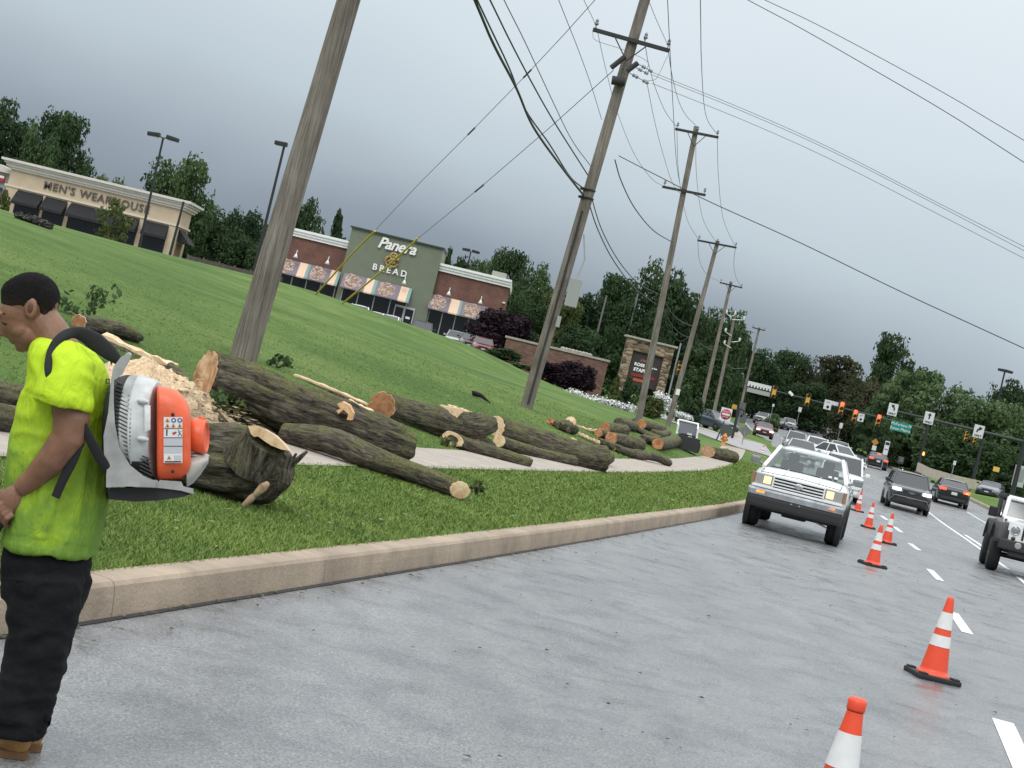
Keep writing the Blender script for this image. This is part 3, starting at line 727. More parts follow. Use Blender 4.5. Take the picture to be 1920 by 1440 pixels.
for k, (ua, ub, dy) in enumerate(((-478, -360, 0), (-352, -222, -.7), (-186, -78, 0))):
    y = BY + dy; w_ = MB(); bpx(w_, ua + 4, ub - 4, vb + 8, 100, dy - .05, dy + .02, 0); wd = w_.build('window', dkglass, o)
    fr = MB(); n = 4
    for q in range(n + 1):
        uu = ua + 4 + (ub - ua - 8) * q / n; bpx(fr, uu - .9, uu + .9, vb, 100, dy - .12, dy - .02, 0)
    fr.build('window_frame', mat('aluminium', (.42, .42, .41), rough=.4, metal=.5), wd)
    a = MB(); z0, z1 = BZ(94), BZ(123)
    def aw(u0, u1, mi, e=0.):   # slanted stripe
        a.prism([(BX(u0), y - .1, z1), (BX(u0), y - 1.25, z0 + .12), (BX(u0), y - 1.25, z0), (BX(u0), y - .1, z0)], (BX(u1) - BX(u0), 0, 0), mi)
    L_ = ub - ua; u = ua
    if k == 0: pat = ((.34, 0), (.17, 1), (.34, 0), (.15, 1))
    elif k == 1: pat = ((.34, 0), (.155, 1), (.345, 0), (.16, 1))
    else: pat = ((.36, 0), (.20, 1), (.44, 0))
    for fr_, mi in pat:
        e = u + fr_ * L_
        if mi == 1: aw(u, e - .045 * L_, 1); aw(e - .045 * L_, e, 2)
        else:
            aw(u, e, 0)
            # wheat ear drawn on the cloth: a fan of pointed grains
            r = random.Random(k * 7 + int(u)); c0 = u + (e - u) * .04
            for i in range(150):
                tt = r.random() ** .5; ang = r.uniform(-1.5, 1.5); uu = c0 + (e - u) * .66 * tt * math.cos(ang * .9) * (.8 + .25 * abs(math.sin(ang * 4))); vv = .5 + .5 * math.sin(ang) * (.2 + .75 * tt)
                vv = min(.95, max(.05, vv))
                def q(u_, f): return (BX(u_), y - 1.25 + 1.15 * f - .02, z0 + .12 + (z1 - z0 - .12) * f + .012)
                ln = (e - u) * .16; hh = .06
                a.add([q(uu, vv), q(uu + ln * .5, vv - hh), q(uu + ln, vv + .10 * math.sin(ang)), q(uu + ln * .5, vv + hh)], [(0, 1, 2, 3)], 3)
        u = e
    a.build('awning', [lav, peach, aqua, wheat], o)
for px, py, dy in ((557, 482, 0), (616, 494, 0), (760, 532, -.7), (842, 552, 0), (901, 568, 0)):
    u, v = UV(px, py); l = MB(); c = Vector((BX(u), BY + dy - .9, BZ(v)))
    l.lathe([(.02, .32), (.05, .25), (.12, .12), (.24, -.12), (.22, -.12)], c, (0, 0, 1), 12); l.tube([c + Vector((0, 0, .3)), c + Vector((0, .1, .55)), c + Vector((0, .5, .62)), c + Vector((0, .9, .45))], .03, 6)
    l.build('gooseneck_lamp', lampm, o)
d = MB(); u0, v0 = UV(741, 570); u1, v1 = UV(777, 596)
bpx(d, -246, -208, vb, 88, -.86, -.78, 0); bpx(d, -244, -229, vb + 2, 84, -.9, -.86, 1); bpx(d, -225, -210, vb + 2, 84, -.9, -.86, 1); bpx(d, -222, -214, 66, 70, -.93, -.9, 2)
d.build('door', [mat('door_frame', (.45, .45, .44), rough=.4), dkglass, whitep], o)
mb = MB(); text_into(mb, "Panera", facing((BX(-268), BY - .84, BZ(193)), 0, R(1)), 1.42, .07, 0, .28, .92, .035); mb.build('lettering', lampm, o)
mb = MB(); text_into(mb, "B R E A D", facing((BX(-271), BY - .82, BZ(146))), .80, .06, 0, 0, .98, .02); mb.build('lettering', lampm, o)
gold = mat('emblem_gold', (.36, .25, .09), rough=.5, var=.35, scale=5)
mb = MB(); c = Vector((BX(-271), BY - .78, BZ(166)))
P = lambda x, z, y=0: c + Vector((x, y, z))
mb.tube([P(.62 * math.cos(a), .5 * math.sin(a) - .12, -.1) for a in np.linspace(.4, 6.0, 20)], [.10 + .03 * math.sin(i) for i in range(20)], 8)
mb.tube([P(.3 * math.cos(a) + .05, .3 * math.sin(a) + .36, -.12) for a in np.linspace(-.6, 4.6, 14)], .10, 8)
mb.ell(P(.0, -.18, -.06), ((.38, 0, 0), (0, .12, 0), (0, 0, .24)), 12); mb.ell(P(.08, .36, -.06), ((.2, 0, 0), (0, .1, 0), (0, 0, .22)), 12)
mb.tube([P(-.5, -.3, -.12), P(-.1, .05, -.18), P(.35, .1, -.14), P(.62, .3, -.1)], [.05, .1, .1, .05], 8)
mb.build('emblem', gold, o)
mb = MB(); bpx(mb, -88, -60, 176, 200, 6, 10, 0); mb.build('rooftop_unit', mat('unit_beige', (.30, .32, .27), rough=.7), o)
mb = MB()
for v in (138, 122): bpx(mb, -53, -47.9, v - 1.2, v + 1.2, -.3, 0, 0)
mb.build('wall_light', lampm, o)
# ---- brick sign wall -------------------------------------------------------
S2 = 120 / FPX
c = at(1140, 690, 120); x1 = 166 * S2; x0 = -30 * S2; zt = EYE + 76 * S2; zg = h1(2, 120) - .4
o = thing('brick_wall', 'long low weathered brick wall with pale stone coping behind the split pole', 'wall', (3, 120, zg))
mb = MB(); mb.box(((x0 + x1) / 2, 120.2, (zt + zg) / 2), (x1 - x0, .4, zt - zg)); mb.build('wall', oldbrick, o)
mb = MB(); mb.box(((x0 + x1) / 2, 120.2, zt + .06), (x1 - x0 + .25, .6, .16), 0, None, .02); mb.build('coping', mat('pale_stone', (.36, .33, .29), rough=.85, var=.15), o)
mb = MB()
for i in range(9):
    px = x0 + (x1 - x0) * (.55 + .3 * i / 9); mb.ell((px, 120.5 + .2 * (i % 3), zt + .2), ((.22, 0, 0), (0, .2, 0), (0, 0, .14)), 8)
tag(mb.build('rubble', _M['pale_stone'], None, (4, 120.5, zt + .1)), 'pale stones heaped behind the coping of the brick wall', 'stones')
# ---- stone monument sign ---------------------------------------------------
S3 = 115 / FPX
u0, u1 = 190 * S3, 281 * S3; zt = EYE + 130 * S3; zg = h1(9, 115) - .4; cx = (u0 + u1) / 2
o = thing('monument_sign', 'tall stacked stone sign with two piers and a dark tenant panel', 'sign', (cx, 115, zg))
stone = mat('stacked_stone', (.16, .11, .07), rough=.9); mk, bs, L = nodes(stone)
t = mk('ShaderNodeTexCoord').outputs['Object']; mp_ = mk('ShaderNodeMapping', {'Vector': t, 'Scale': (2.6, 2.6, 5.5)}).outputs[0]
v = mk('ShaderNodeTexVoronoi', {'Vector': mp_, 'Scale': 1.}); bwn = mk('ShaderNodeRGBToBW', {0: v.outputs['Color']}).outputs[0]
L.new(ramp(mk, bwn, (.2, (.07, .05, .035)), (.5, (.20, .14, .09)), (.8, (.34, .27, .19))), bs.inputs['Base Color'])
bp = mk('ShaderNodeBump', {'Strength': 1., 'Distance': .08, 'Height': v.outputs['Distance']}, invert=True); L.new(bp.outputs[0], bs.inputs['Normal'])
pw = .62
for sx_ in (u0 + pw / 2, u1 - pw / 2):
    mb = MB(); mb.box((sx_, 115.3, (zt + zg) / 2), (pw, .9, zt - zg), 0, None, .03); mb.build('pier', stone, o)
mb = MB(); mb.box((cx, 115.3, zt - .42), (u1 - u0 - 2 * pw - .01, .8, .84), 0, None, .02); mb.build('beam', stone, o)
mb = MB(); mb.box((cx, 115.3, zt + .07), (u1 - u0 + .4, 1.2, .14), 0, None, .03); mb.build('coping', _M['pale_stone'], o)
mb = MB(); mb.box((cx, 115.25, zt - 2.05), (u1 - u0 - 2 * pw - .02, .3, 2.4)); pn = mb.build('sign_panel', mat('panel_brown', (.035, .026, .026), rough=.6), o)
mb = MB(); xl = cx - .15
text_into(mb, "ROSS", facing((xl - .28, 115.08, zt - 1.75)), .30, .01, 0, 0, 1.1, .018); text_into(mb, "dress for less", facing((xl + .62, 115.08, zt - 1.78)), .15, .01, 0, 0, 1, .012)
text_into(mb, "STAPLES", facing((xl, 115.08, zt - 2.13)), .33, .01, 0, 0, 1.05, .018)
mb.build('lettering', lampm, pn)
mb = MB(); mb.box((cx, 115.07, zt - 2.52), (1.75, .03, .20), 0); mb.build('tenant_strip', mat('strip_red', (.24, .02, .02), rough=.5), pn)
mb = MB(); mb.box((cx - .05, 115.07, zt - 2.85), (1.2, .03, .2), 1); mb.build('tenant_strip', [_M['strip_red'], mat('strip_orange', (.42, .10, .03), rough=.5)], pn)
mb = MB(); text_into(mb, "plaza", facing((xl, 115.08, zt - 1.38)), .28, .01, 2) 
mb.build('lettering', [_M['strip_red'], _M['strip_red'], mat('strip_salmon', (.5, .2, .16), rough=.5)], pn)
# dark timber fence behind the crest
o = thing('board_fence', 'dark weathered board fence behind the crest between clothing store and near pole', 'fence', (at(420, 500, 112).x, 112, h1(at(420, 500, 112).x, 112)))
fa, fb = at(352, 478, 112), at(528, 522, 112); n = 60
mb = MB(); r = random.Random(1)
for i in range(n):
    p = fa.lerp(fb, (i + .5) / n); mb.box((p.x, 112, p.z - 1.0 + r.uniform(-.03, .03)), ((fb.x - fa.x) / n * .92, .03, 2.0))
mb.build('board', mat('grey_board', (.085, .075, .068), rough=.9, var=.3, scale=3), o)
mb = MB()
for i in range(0, n + 1, 10): p = fa.lerp(fb, i / n); mb.box((p.x, 112.08, p.z - .95), (.12, .1, 2.1))
mb.build('post', _M['grey_board'], o)
# ================================================================== LAMP POSTS, UTILITY POLES, WIRES
dkmetal = mat('dark_metal', (.02, .022, .024), rough=.45)
def lamp_post(pt, pb, Y, lab, heads, dia=.11):
    a, b = at(*pt, Y), at(*pb, Y); b = Vector((b.x, Y, h1(b.x, Y) - .1)) if b.z < h1(b.x, Y) + 1 else b
    b = Vector((b.x, b.y, min(b.z, h1(b.x, b.y) - .05)))
    o = thing('lamp_post', lab, 'lamp post', b, 0, 'tall parking lot lamp posts')
    mb = MB(); mb.tube([b, a], [dia, dia * .7], 10); mb.build('pole', dkmetal, o)
    for s in heads:
        c = a + Vector((s * .72, -.05, .12)); mb = MB(); mb.box(c, (.95, .5, .30), 0, Matrix.Rotation(s * .1, 3, 'Y'), .06); mb.box(c - Vector((0, 0, .16)), (.8, .4, .03), 1)
        mb.tube([a, a + Vector((s * .4, 0, .1))], .05, 6); mb.build('lamp_head', [dkmetal, mat('lamp_lens', (.3, .3, .3), rough=.3)], o)
lamp_post((306, 259), (262, 462), 120, 'black twin head lamp post rising in front of the clothing store', (-1, 1))
lamp_post((533, 274), (478, 500), 118, 'black single head lamp post just left of the thick near pole', (-.35,), .13)
lamp_post((883, 472), (868, 540), 190, 'far small lamp post above the right bakery wing', (-.8, .8))
lamp_post((1884, 697), (1870, 760), 190, 'far lamp post with boxy heads at the right edge of the photo', (-.5, .6), .14)
for pt, pb, Y, lab in (((344, 380), (318, 476), 116, 'plain black post in front of the right end of the clothing store'), ((1137, 556), (1118, 628), 150, 'grey post among the trees right of the meter box'), ((1196, 552), (1178, 622), 150, 'grey post among the trees just left of the second pole'), ((1639, 752), (1631, 795), 200, 'pale grey pole standing just left of the third red light')):
    a, b = at(*pt, Y), at(*pb, Y); b.z = min(b.z, h1(b.x, b.y) - .05); mb = MB(); mb.tube([b, a], [.11, .08], 8); mb.lathe([(.085, 0), (.1, .02), (.1, .06), (.02, .09)], a, (0, 0, 1), 8)
    tag(mb.build('post', dkmetal if 'black' in lab else mat('pole_grey', (.16, .15, .14), rough=.7), None, b), lab, 'post')
wood = mat('pole_wood', (.17, .15, .13), rough=.9); mk, bs, L = nodes(wood)
t = mk('ShaderNodeTexCoord').outputs['Object']; mp_ = mk('ShaderNodeMapping', {'Vector': t, 'Scale': (26, 26, .9)}).outputs[0]
n1 = mk('ShaderNodeTexNoise', {'Vector': mp_, 'Scale': 1., 'Detail': 7, 'Roughness': .7}).outputs[0]; n2 = mk('ShaderNodeTexNoise', {'Vector': t, 'Scale': 1.1, 'Detail': 3}).outputs[0]
L.new(mixc(mk, 1., ramp(mk, n1, (.3, (.05, .042, .036)), (.46, (.17, .152, .132)), (.7, (.31, .285, .255))), ramp(mk, n2, (.35, (.8, .76, .74)), (.65, (1.15, 1.12, 1.1))), 'MULTIPLY'), bs.inputs['Base Color'])
bp = mk('ShaderNodeBump', {'Strength': .9, 'Distance': .02, 'Height': n1}); L.new(bp.outputs[0], bs.inputs['Normal'])
armw = mat('arm_wood', (.035, .034, .034), rough=.8); insul = mat('insulator_grey', (.22, .23, .25), rough=.35); steel = mat('galvanised', (.30, .31, .32), rough=.5, metal=.4)
PG = 'wooden utility poles along the slope'
def pole(base, top, Y, r0, r1, lab, Yt=None):
    b = at(*base, Y); b.z = h1(b.x, b.y) ; t_ = at(*top, Yt or Y)
    o = thing('utility_pole', lab, 'utility pole', b, 0, PG)
    n = 26; pts = [b.lerp(t_, i / n) + Vector((0, 0, -.25 if i == 0 else 0)) for i in range(n + 1)]
    mb = MB(); mb.tube(pts, [r0 + (r1 - r0) * i / n for i in range(n + 1)], 22, fn=lambda i, a, p: 1 + .05 * noise.noise(Vector((math.cos(a) * 2.2, math.sin(a) * 2.2, p.z * .35))))
    mb.build('shaft', wood, o); return o, b, t_
def crossarm(o, pa, pb, Y, pins=(0.02, .98), dz=0, th=.11, brace=True, mid=None):
    a, b = at(*pa, Y), at(*pb, Y); d = (b - a); c = (a + b) / 2; rot = Vector((1, 0, 0)).rotation_difference(d.normalized()).to_matrix()
    off = Vector((0, -.2, 0)); mb = MB(); mb.box(c + off, (d.length, .1, th), 0, rot, .008); ca = mb.build('crossarm', armw, o)
    for f in pins:
        p = a + d * f + off + Vector((0, 0, th / 2)); mb = MB(); mb.lathe([(.015, 0), (.015, .1), (.06, .1), (.065, .15), (.03, .17), (.05, .19), (.05, .23), (.02, .27)], p, (0, 0, 1), 10); mb.build('insulator', insul, ca)
    if brace:
        mb = MB()
        for s in (-.22, .22): mb.tube([c + d * s + off + Vector((0, -.06, -.02)), c + off + Vector((0, -.06, -.62))], .018, 5)
        mb.build('brace', armw, o)
    return a + off, b + off
o, pb1, pt1 = pole((455, 672), (672, -60), 27, .235, .19, 'thick grey utility pole nearest the camera, rising past the top of the photo')
o2, pb2, pt2 = pole((988, 757), (1222, -45), 46, .185, .15, 'split grey utility pole with a meter box, crossarm and guy wires')
# second strand of the split pole (dark riser moulding up its face)
mb = MB(); c0 = at(990, 757, 45.78); c1 = at(1092, 395, 45.8); mb.tube([c0, c1], [.035, .03], 6); mb.build('riser', mat('riser_dark', (.03, .028, .027), rough=.7), o2)
A2 = crossarm(o2, (1111, 58), (1254, 98), 46, (.03, .67, .97))
mb = MB()
for p0, p1 in (((1146, 127), (1172, 106)), ((1176, 133), (1196, 118))): mb.tube([at(*p0, 45.6), at(*p1, 45.6)], .075, 8)
mb.tube([at(1147, 150, 45.7), at(1172, 154, 45.7)], .13, 8); mb.build('dead_end_arm', armw, o2)
mb = MB()
for q in (((1199, 121), (1224, 135)), ((1193, 127), (1216, 139)), ((1179, 136), (1217, 157))):
    a, b = at(*q[0], 45.6), at(*q[1], 45.6)
    mb = MB(); mb.tube([a, b], .014, 5)
    for f in (.25, .4, .75, .9): mb.tube([a.lerp(b, f - .06), a.lerp(b, f + .06)], .05, 8)
    mb.build('strain_insulator', insul, o2)
mb = MB(); c = at(1075, 549, 45.7); mb.box(c, (.36, .24, .82), 0, None, .02); mb.tube([c + Vector((.0, .0, .4)), c + Vector((.1, .05, 1.0)), at(1095, 440, 45.8)], .025, 6); mb.build('meter_box', mat('box_grey', (.33, .34, .33), rough=.5), o2)
mb = MB(); c = at(1047, 603, 45.75); mb.box(c, (.12, .15, .32), 0, None, .01); mb.build('meter_box', _M['box_grey'], o2)
mb = MB(); c = at(1101, 362, 45.8)
for dz in (-.12, .12): mb.lathe([(.22, -.03), (.24, 0), (.22, .03)], c + Vector((0, .2, dz)), (0, 0, 1), 12)
mb.build('band', dkmetal, o2)
o3, pb3, pt3 = pole((1197, 790), (1306, 237), 72, .16, .12, 'second utility pole with two crossarms, right of the stone sign')
A3 = crossarm(o3, (1265, 243), (1346, 259), 72, (.04, .5, .96)); A3b = crossarm(o3, (1241, 351), (1322, 367), 72, (.04, .96), brace=False)
o4, pb4, pt4 = pole((1255, 785), (1346, 452), 95, .16, .12, 'utility pole with one crossarm and a small white notice')
A4 = crossarm(o4, (1307, 451), (1380, 465), 95, (.03, .5, .97))
mb = MB(); mb.box(at(1271, 735, 94.8), (.24, .02, .36)); mb.build('notice', whitep, o4)
o5, pb5, pt5 = pole((1312, 782), (1371, 528), 130, .17, .12, 'third utility pole in the far row, standing at the blue car')
A5 = crossarm(o5, (1349, 530), (1391, 540), 130, (.04, .5, .96))
o6, pb6, pt6 = pole((1338, 778), (1378, 592), 140, .17, .12, 'far utility pole with white insulators and no crossarm')
mb = MB()
for p in ((1362, 588), (1378, 590), (1394, 600), (1360, 622), (1386, 640), (1358, 645)):
    mb = MB(); a = at(*p, 139.7); mb.lathe([(.03, 0), (.11, .05), (.05, .1), (.12, .16), (.05, .22), (.1, .28), (.03, .32)], a, (0, 0, 1), 8); mb.tube([a, Vector((at(1372, p[1], 140).x, 139.8, a.z - .2))], .03, 5); mb.build('insulator', lampm, o6)
o7, pb7, pt7 = pole((1382, 790), (1424, 614), 165, .15, .11, 'farthest small utility pole at the left end of the signal arm')
A7 = crossarm(o7, (1410, 614), (1434, 620), 165, (.05, .95), brace=False)
cab = mat('black_cable', (.016, .017, .019), rough=.5); wire_m = mat('grey_wire', (.10, .105, .11), rough=.5)
def cr(pts, n=7):
    P = [pts[0] * 2 - pts[1]] + pts + [pts[-1] * 2 - pts[-2]]; o = []
    for i in range(1, len(P) - 2):
        for k in range(n):
            t = k / n; a, b, c, d = P[i - 1:i + 3]
            o.append(.5 * ((2 * b) + (c - a) * t + (2 * a - 5 * b + 4 * c - d) * t * t + (3 * b - a - 3 * c + d) * t ** 3))
    return o + [pts[-1]]
def wire(lab, pts, Y0, Y1, r, m=None, cat='power line', grp='overhead lines', name='power_line', Z0=None):
    n = len(pts)
    s = [0]
    for i in range(1, n): s.append(s[-1] + math.dist(pts[i], pts[i - 1]))
    P = []
    for (x, y), d in zip(pts, s):
        f = d / s[-1]; iz = 1 / Y0 + (1 / Y1 - 1 / Y0) * f; P.append(at(x, y, 1 / iz))
    if pts[-1][0] > 1920: P.append(P[-1] + (P[-1] - P[-2]) * 5)
    if pts[0][1] < 0: P.insert(0, P[0] + (P[0] - P[1]) * 4)
    mb = MB(); mb.tube(cr(P), r, 6); return tag(mb.build(name, m or cab, None, P[0]), lab, cat, grp)
wire('thickest black cable sagging from the top of the photo to the split pole', [(884, -14), (925, 82), (968, 165), (1000, 238), (1052, 312), (1094, 366)], 30, 45.7, .030)
wire('black cable just right of the thickest one running to the split pole', [(912, -14), (958, 80), (1000, 160), (1040, 230), (1102, 328)], 30, 45.7, .018)
wire('twin black cable hugging the thickest one, ending just above the pole band', [(888, -14), (955, 128), (985, 205), (1030, 270), (1068, 330), (1092, 352)], 30, 45.7, .019)
wire('thin grey line fourth from the left at the top edge, running to the split pole', [(938, -14), (985, 80), (1034, 185), (1072, 262), (1108, 312)], 30, 45.8, .011, wire_m)
wire('thin grey line left of the crossarm, passing behind the split pole shaft', [(1042, -14), (1085, 95), (1110, 165), (1128, 224)], 32, 46.3, .009, wire_m)
wire('thin line reaching the left end of the split pole crossarm', [(1088, -14), (1112, 36), (1119, 54)], 36, 45.8, .008, wire_m)
wire('thin line reaching the right end of the split pole crossarm', [(1210, -14), (1232, 40), (1252, 84)], 36, 45.8, .008, wire_m)
wire("line dropping from the top edge past the crossarm tip to the second pole", [(1251, -14), (1256, 90), (1262, 200), (1268, 300), (1276, 352)], 40, 71.8, .011, wire_m)
wire('rightmost hanging line from the top edge to the right pin of the second pole', [(1313, -14), (1315, 110), (1320, 195), (1328, 228), (1345, 252)], 40, 71.8, .012, wire_m)
wire("sagging line from the split pole's right crossarm end to the second pole top", [(1252, 88), (1260, 140), (1272, 188), (1286, 216), (1304, 234)], 45.8, 71.8, .011, wire_m)
wire("sagging line from the split pole's middle pin to the second pole's left pin", [(1208, 72), (1216, 120), (1230, 168), (1248, 210), (1268, 237)], 45.8, 71.8, .011, wire_m)
wire("line from the split pole's left crossarm end to the second pole's lower arm", [(1120, 58), (1136, 130), (1158, 212), (1190, 290), (1222, 335), (1244, 349)], 45.8, 71.8, .009, wire_m)
wire('thin line dropping from the crossarm to the second pole below its top', [(1212, 150), (1228, 230), (1245, 295), (1262, 345), (1284, 372)], 45.8, 71.8, .009, wire_m)
wire('jumper wire hanging from the left end of the split pole crossarm to its strain arm', [(1111, 60), (1118, 76), (1168, 93), (1212, 114), (1214, 130)], 45.7, 45.6, .007, wire_m)
wire('jumper wire hanging from the right end of the split pole crossarm', [(1252, 104), (1236, 138), (1228, 149), (1212, 152)], 45.7, 45.6, .007, wire_m)
wire('uppermost communication cable from the split pole band to the second pole', [(1104, 352), (1128, 430), (1162, 492), (1198, 532), (1236, 552)], 46, 71.8, .018)
wire('lower communication cable from the split pole band to the second pole', [(1100, 366), (1120, 428), (1150, 488), (1190, 540), (1232, 572)], 46, 71.8, .020)
wire('communication cable from the second pole to the third pole', [(1240, 552), (1258, 585), (1276, 602), (1300, 612)], 72, 94.8, .020)
wire('lower communication loop from the second pole to the third pole', [(1240, 575), (1262, 612), (1280, 628), (1296, 634)], 72, 94.8, .016)
wire('communication cable from the third pole to the fourth pole', [(1300, 614), (1312, 642), (1326, 652), (1340, 656)], 95, 129.8, .020)
wire('upper right line from the second pole to the third pole', [(1345, 256), (1347, 330), (1356, 410), (1378, 462)], 72, 94.8, .011, wire_m)
wire('upper left line from the second pole to the third pole', [(1269, 240), (1273, 330), (1288, 410), (1309, 448)], 72, 94.8, .011, wire_m)
wire('middle line from the second pole to the third pole', [(1305, 240), (1306, 330), (1318, 410), (1343, 455)], 72, 94.8, .011, wire_m)
wire('right line from the third pole to the fourth pole', [(1379, 462), (1376, 495), (1380, 520), (1390, 538)], 95, 129.8, .013, wire_m)
wire('left line from the third pole to the fourth pole', [(1308, 448), (1312, 490), (1326, 515), (1349, 528)], 95, 129.8, .013, wire_m)
wire('line looping from the fourth pole to the far pole without a crossarm', [(1345, 575), (1350, 640), (1358, 672), (1372, 690), (1402, 690)], 130, 164, .02, wire_m)
wire('low loop of cable between the second pole and the split pole front', [(1255, 530), (1262, 590), (1262, 622), (1275, 640), (1297, 628)], 73, 94.8, .012)
wire('thick black cable crossing the right sky from the split pole down to the right edge', [(1160, 292), (1230, 328), (1330, 378), (1500, 455), (1700, 552), (1935, 660)], 45.8, 40, .0135)
wire('short black cable drooping from the clamp right of the split pole to the second pole', [(1153, 300), (1165, 340), (1190, 390), (1225, 432), (1262, 455)], 45.8, 71.8, .02)
for i, (yy, ye, nm) in enumerate(((135, 462, 'top'), (140, 470, 'middle'), (156, 484, 'bottom'))):
    wire('%s one of three parallel thin grey lines crossing the right sky' % nm, [(1222, yy), (1400, yy + 72), (1560, yy + 144), (1760, yy + 246), (1935, ye + 8)], 45.6, 42, .0075, wire_m)
wire('lower of the two dark lines crossing the upper right corner', [(1376, -14), (1500, 52), (1640, 132), (1780, 214), (1935, 314)], 30, 26, .0085, wire_m)
wire('upper of the two dark lines crossing the upper right corner', [(1404, -14), (1520, 40), (1650, 108), (1780, 180), (1935, 272)], 30, 26, .0075, wire_m)
# guy wires with yellow guards
yel = mat('guard_yellow', (.62, .42, .05), rough=.5)
for lab, pts, gu in (('left guy wire with yellow guard slanting from the top of the photo to the crest', [(1128, -14), (1060, 62), (990, 137), (885, 245), (790, 340), (705, 430)], [(703, 433), (664, 472), (592, 552)]),
                     ("right guy wire with yellow guard slanting from the split pole's strain arm to the crest", [(1150, 132), (1030, 240), (900, 352), (785, 446)], [(784, 447), (724, 502), (646, 566)])):
    Ye = 88; e = at(gu[-1][0], gu[-1][1], Ye)
    o = thing('guy_wire', lab, 'guy wire', (e.x, e.y, e.z), 0, 'guy wires of the split pole')
    n = len(pts) + len(gu); al = pts + gu; s = [0]
    for i in range(1, n): s.append(s[-1] + math.dist(al[i], al[i - 1]))
    P = [at(x, y, 1 / (1 / 45.8 + (1 / Ye - 1 / 45.8) * d / s[-1])) for (x, y), d in zip(al, s)]
    mb = MB(); mb.tube(P[:len(pts)], .012, 6)
    for k in (2, 3): mb.tube([P[k].lerp(P[k + 1], -.05), P[k].lerp(P[k + 1], .07)], .035, 6)
    mb.build('strand', wire_m, o); mb = MB(); mb.tube(P[len(pts):], .05, 8); mb.build('guard', yel, o)
    mb = MB(); mb.tube([P[-1], P[-1] + (P[-1] - P[-2]).normalized() * 1.2], .025, 6); mb.build('anchor_rod', mat('rust', (.16, .07, .03), rough=.9), o)
# ================================================================== TRAFFIC SIGNALS AND SIGNS
sig_y = mat('signal_yellow', (.62, .36, .05), rough=.5)
red_on = mat('red_lamp_lit', (.8, .02, .02), emis=6, ecol=(1, .05, .03)); off_l = mat('lamp_off', (.05, .02, .01), rough=.3)
def mast(lab, base, top, Y, armr, arml):
    b = at(*base, Y); b.z = h1(b.x, b.y); t_ = at(*top, Y); t_.x = b.x; a = at(*armr, Y); a.x = b.x; e = at(*arml, Y)
    o = thing('signal_mast', lab, 'traffic mast', b); mb = MB(); mb.tube([b - Vector((0, 0, .2)), t_], [.17, .12], 12); mb.lathe([(.3, -.05), (.3, .25), (.2, .4)], b, (0, 0, 1), 12); mb.build('pole', dkmetal, o)
    mb = MB(); mb.tube([a, a.lerp(e, .5), e], [.11, .09, .06], 10); mb.build('mast_arm', mat('arm_green', (.02, .03, .026), rough=.5), o)
mast('far dark signal mast whose arm carries the red lights and the green street sign', (1719, 886), (1742, 770), 150, (1738, 806), (1398, 719))
mast('near dark signal mast at the right edge whose arm carries the three arrow signs', (1897, 930), (1930, 790), 100, (1922, 829), (1668, 768))
def signal(px, py, Y, lab, lit=None, hpx=24, n=3, yellow=True, post=None):
    c = at(px, py, Y); s = hpx * Y / FPX; o = thing('traffic_signal', lab, 'traffic light', c - Vector((0, 0, s / 2)), 0, 'traffic lights at the junction')
    mb = MB(); mb.box(c, (s * .42, .2, s), 0, None, .02); mb.build('housing', dkmetal if not yellow else mat('housing_dark', (.03, .03, .02), rough=.5), o)
    if yellow:
        mb = MB(); mb.box(c + Vector((0, -.11, 0)), (s * .3, .03, s * .86)); mb.build('face_plate', sig_y, o)
    for i in range(n):
        z = c.z + s * (.34 - .34 * i * (2 / (n - 1)) if n > 1 else 0); q = Vector((c.x, c.y - .13, z)); on = lit == i
        mb = MB(); mb.lathe([(s * .135, 0), (s * .135, .02), (s * .1, .05), (.001, .06)], q, (0, -1, 0), 14); ln = mb.build('lens', red_on if on else (off_l if yellow else dkmetal), o)
        mb = MB(); mb.loft([[q + Vector((s * .15 * math.cos(a), -d, s * .15 * math.sin(a))) for a in np.linspace(-.5, math.pi + .5, 12)] for d in (0, .22)], 0, True, False, False); mb.build('visor', dkmetal if not yellow else sig_y, o)
signal(1577, 766, 149.5, 'leftmost of the three lit red traffic lights on the far arm', 0, 26)
signal(1602, 780, 149.5, 'middle of the three lit red traffic lights on the far arm', 0, 24)
signal(1646, 789, 149.5, 'lit red traffic light just left of the green street name sign', 0, 24)
signal(1451, 735, 149.5, 'unlit yellow faced traffic light at the end of the two white boards', None, 24, 2)
signal(1514, 750, 149.5, 'unlit yellow faced traffic light between the white boards and the red lights', None, 24, 2)
signal(1274, 689, 128, 'yellow traffic light on a thin grey post beside the stone sign', None, 25)
p1 = at(1272, 700, 128); p0 = at(1262, 760, 128); mb = MB(); mb.tube([Vector((p1.x - .35, 128.2, h1(p1.x, 128) - .1)), Vector((p1.x - .35, 128.2, p1.z + 2.4))], .07, 8); mb.tube([Vector((p1.x - .35, 128.2, p1.z + .4)), p1 + Vector((0, .1, .4))], .03, 6)
tag(mb.build('signal_post', steel, None, (p1.x - .35, 128.2, h1(p1.x, 128))), 'thin grey post holding the yellow traffic light beside the stone sign', 'post')
signal(1811, 818, 138, 'left one of the two yellow side traffic lights under the right arrow sign', None, 20)
signal(1827, 824, 138, 'right one of the two yellow side traffic lights under the right arrow sign', None, 18)
b = at(1822, 920, 138); t_ = at(1842, 826, 138); b = Vector((t_.x, 138, h1(t_.x, 138))); mb = MB(); mb.tube([b - Vector((0, 0, .1)), t_], [.16, .12], 10); mb.tube([at(1808, 822, 138), at(1872, 834, 138)], .04, 6)
tag(mb.build('signal_post', dkmetal, None, b), 'dark post behind the black sedan carrying the two yellow side signals', 'post')
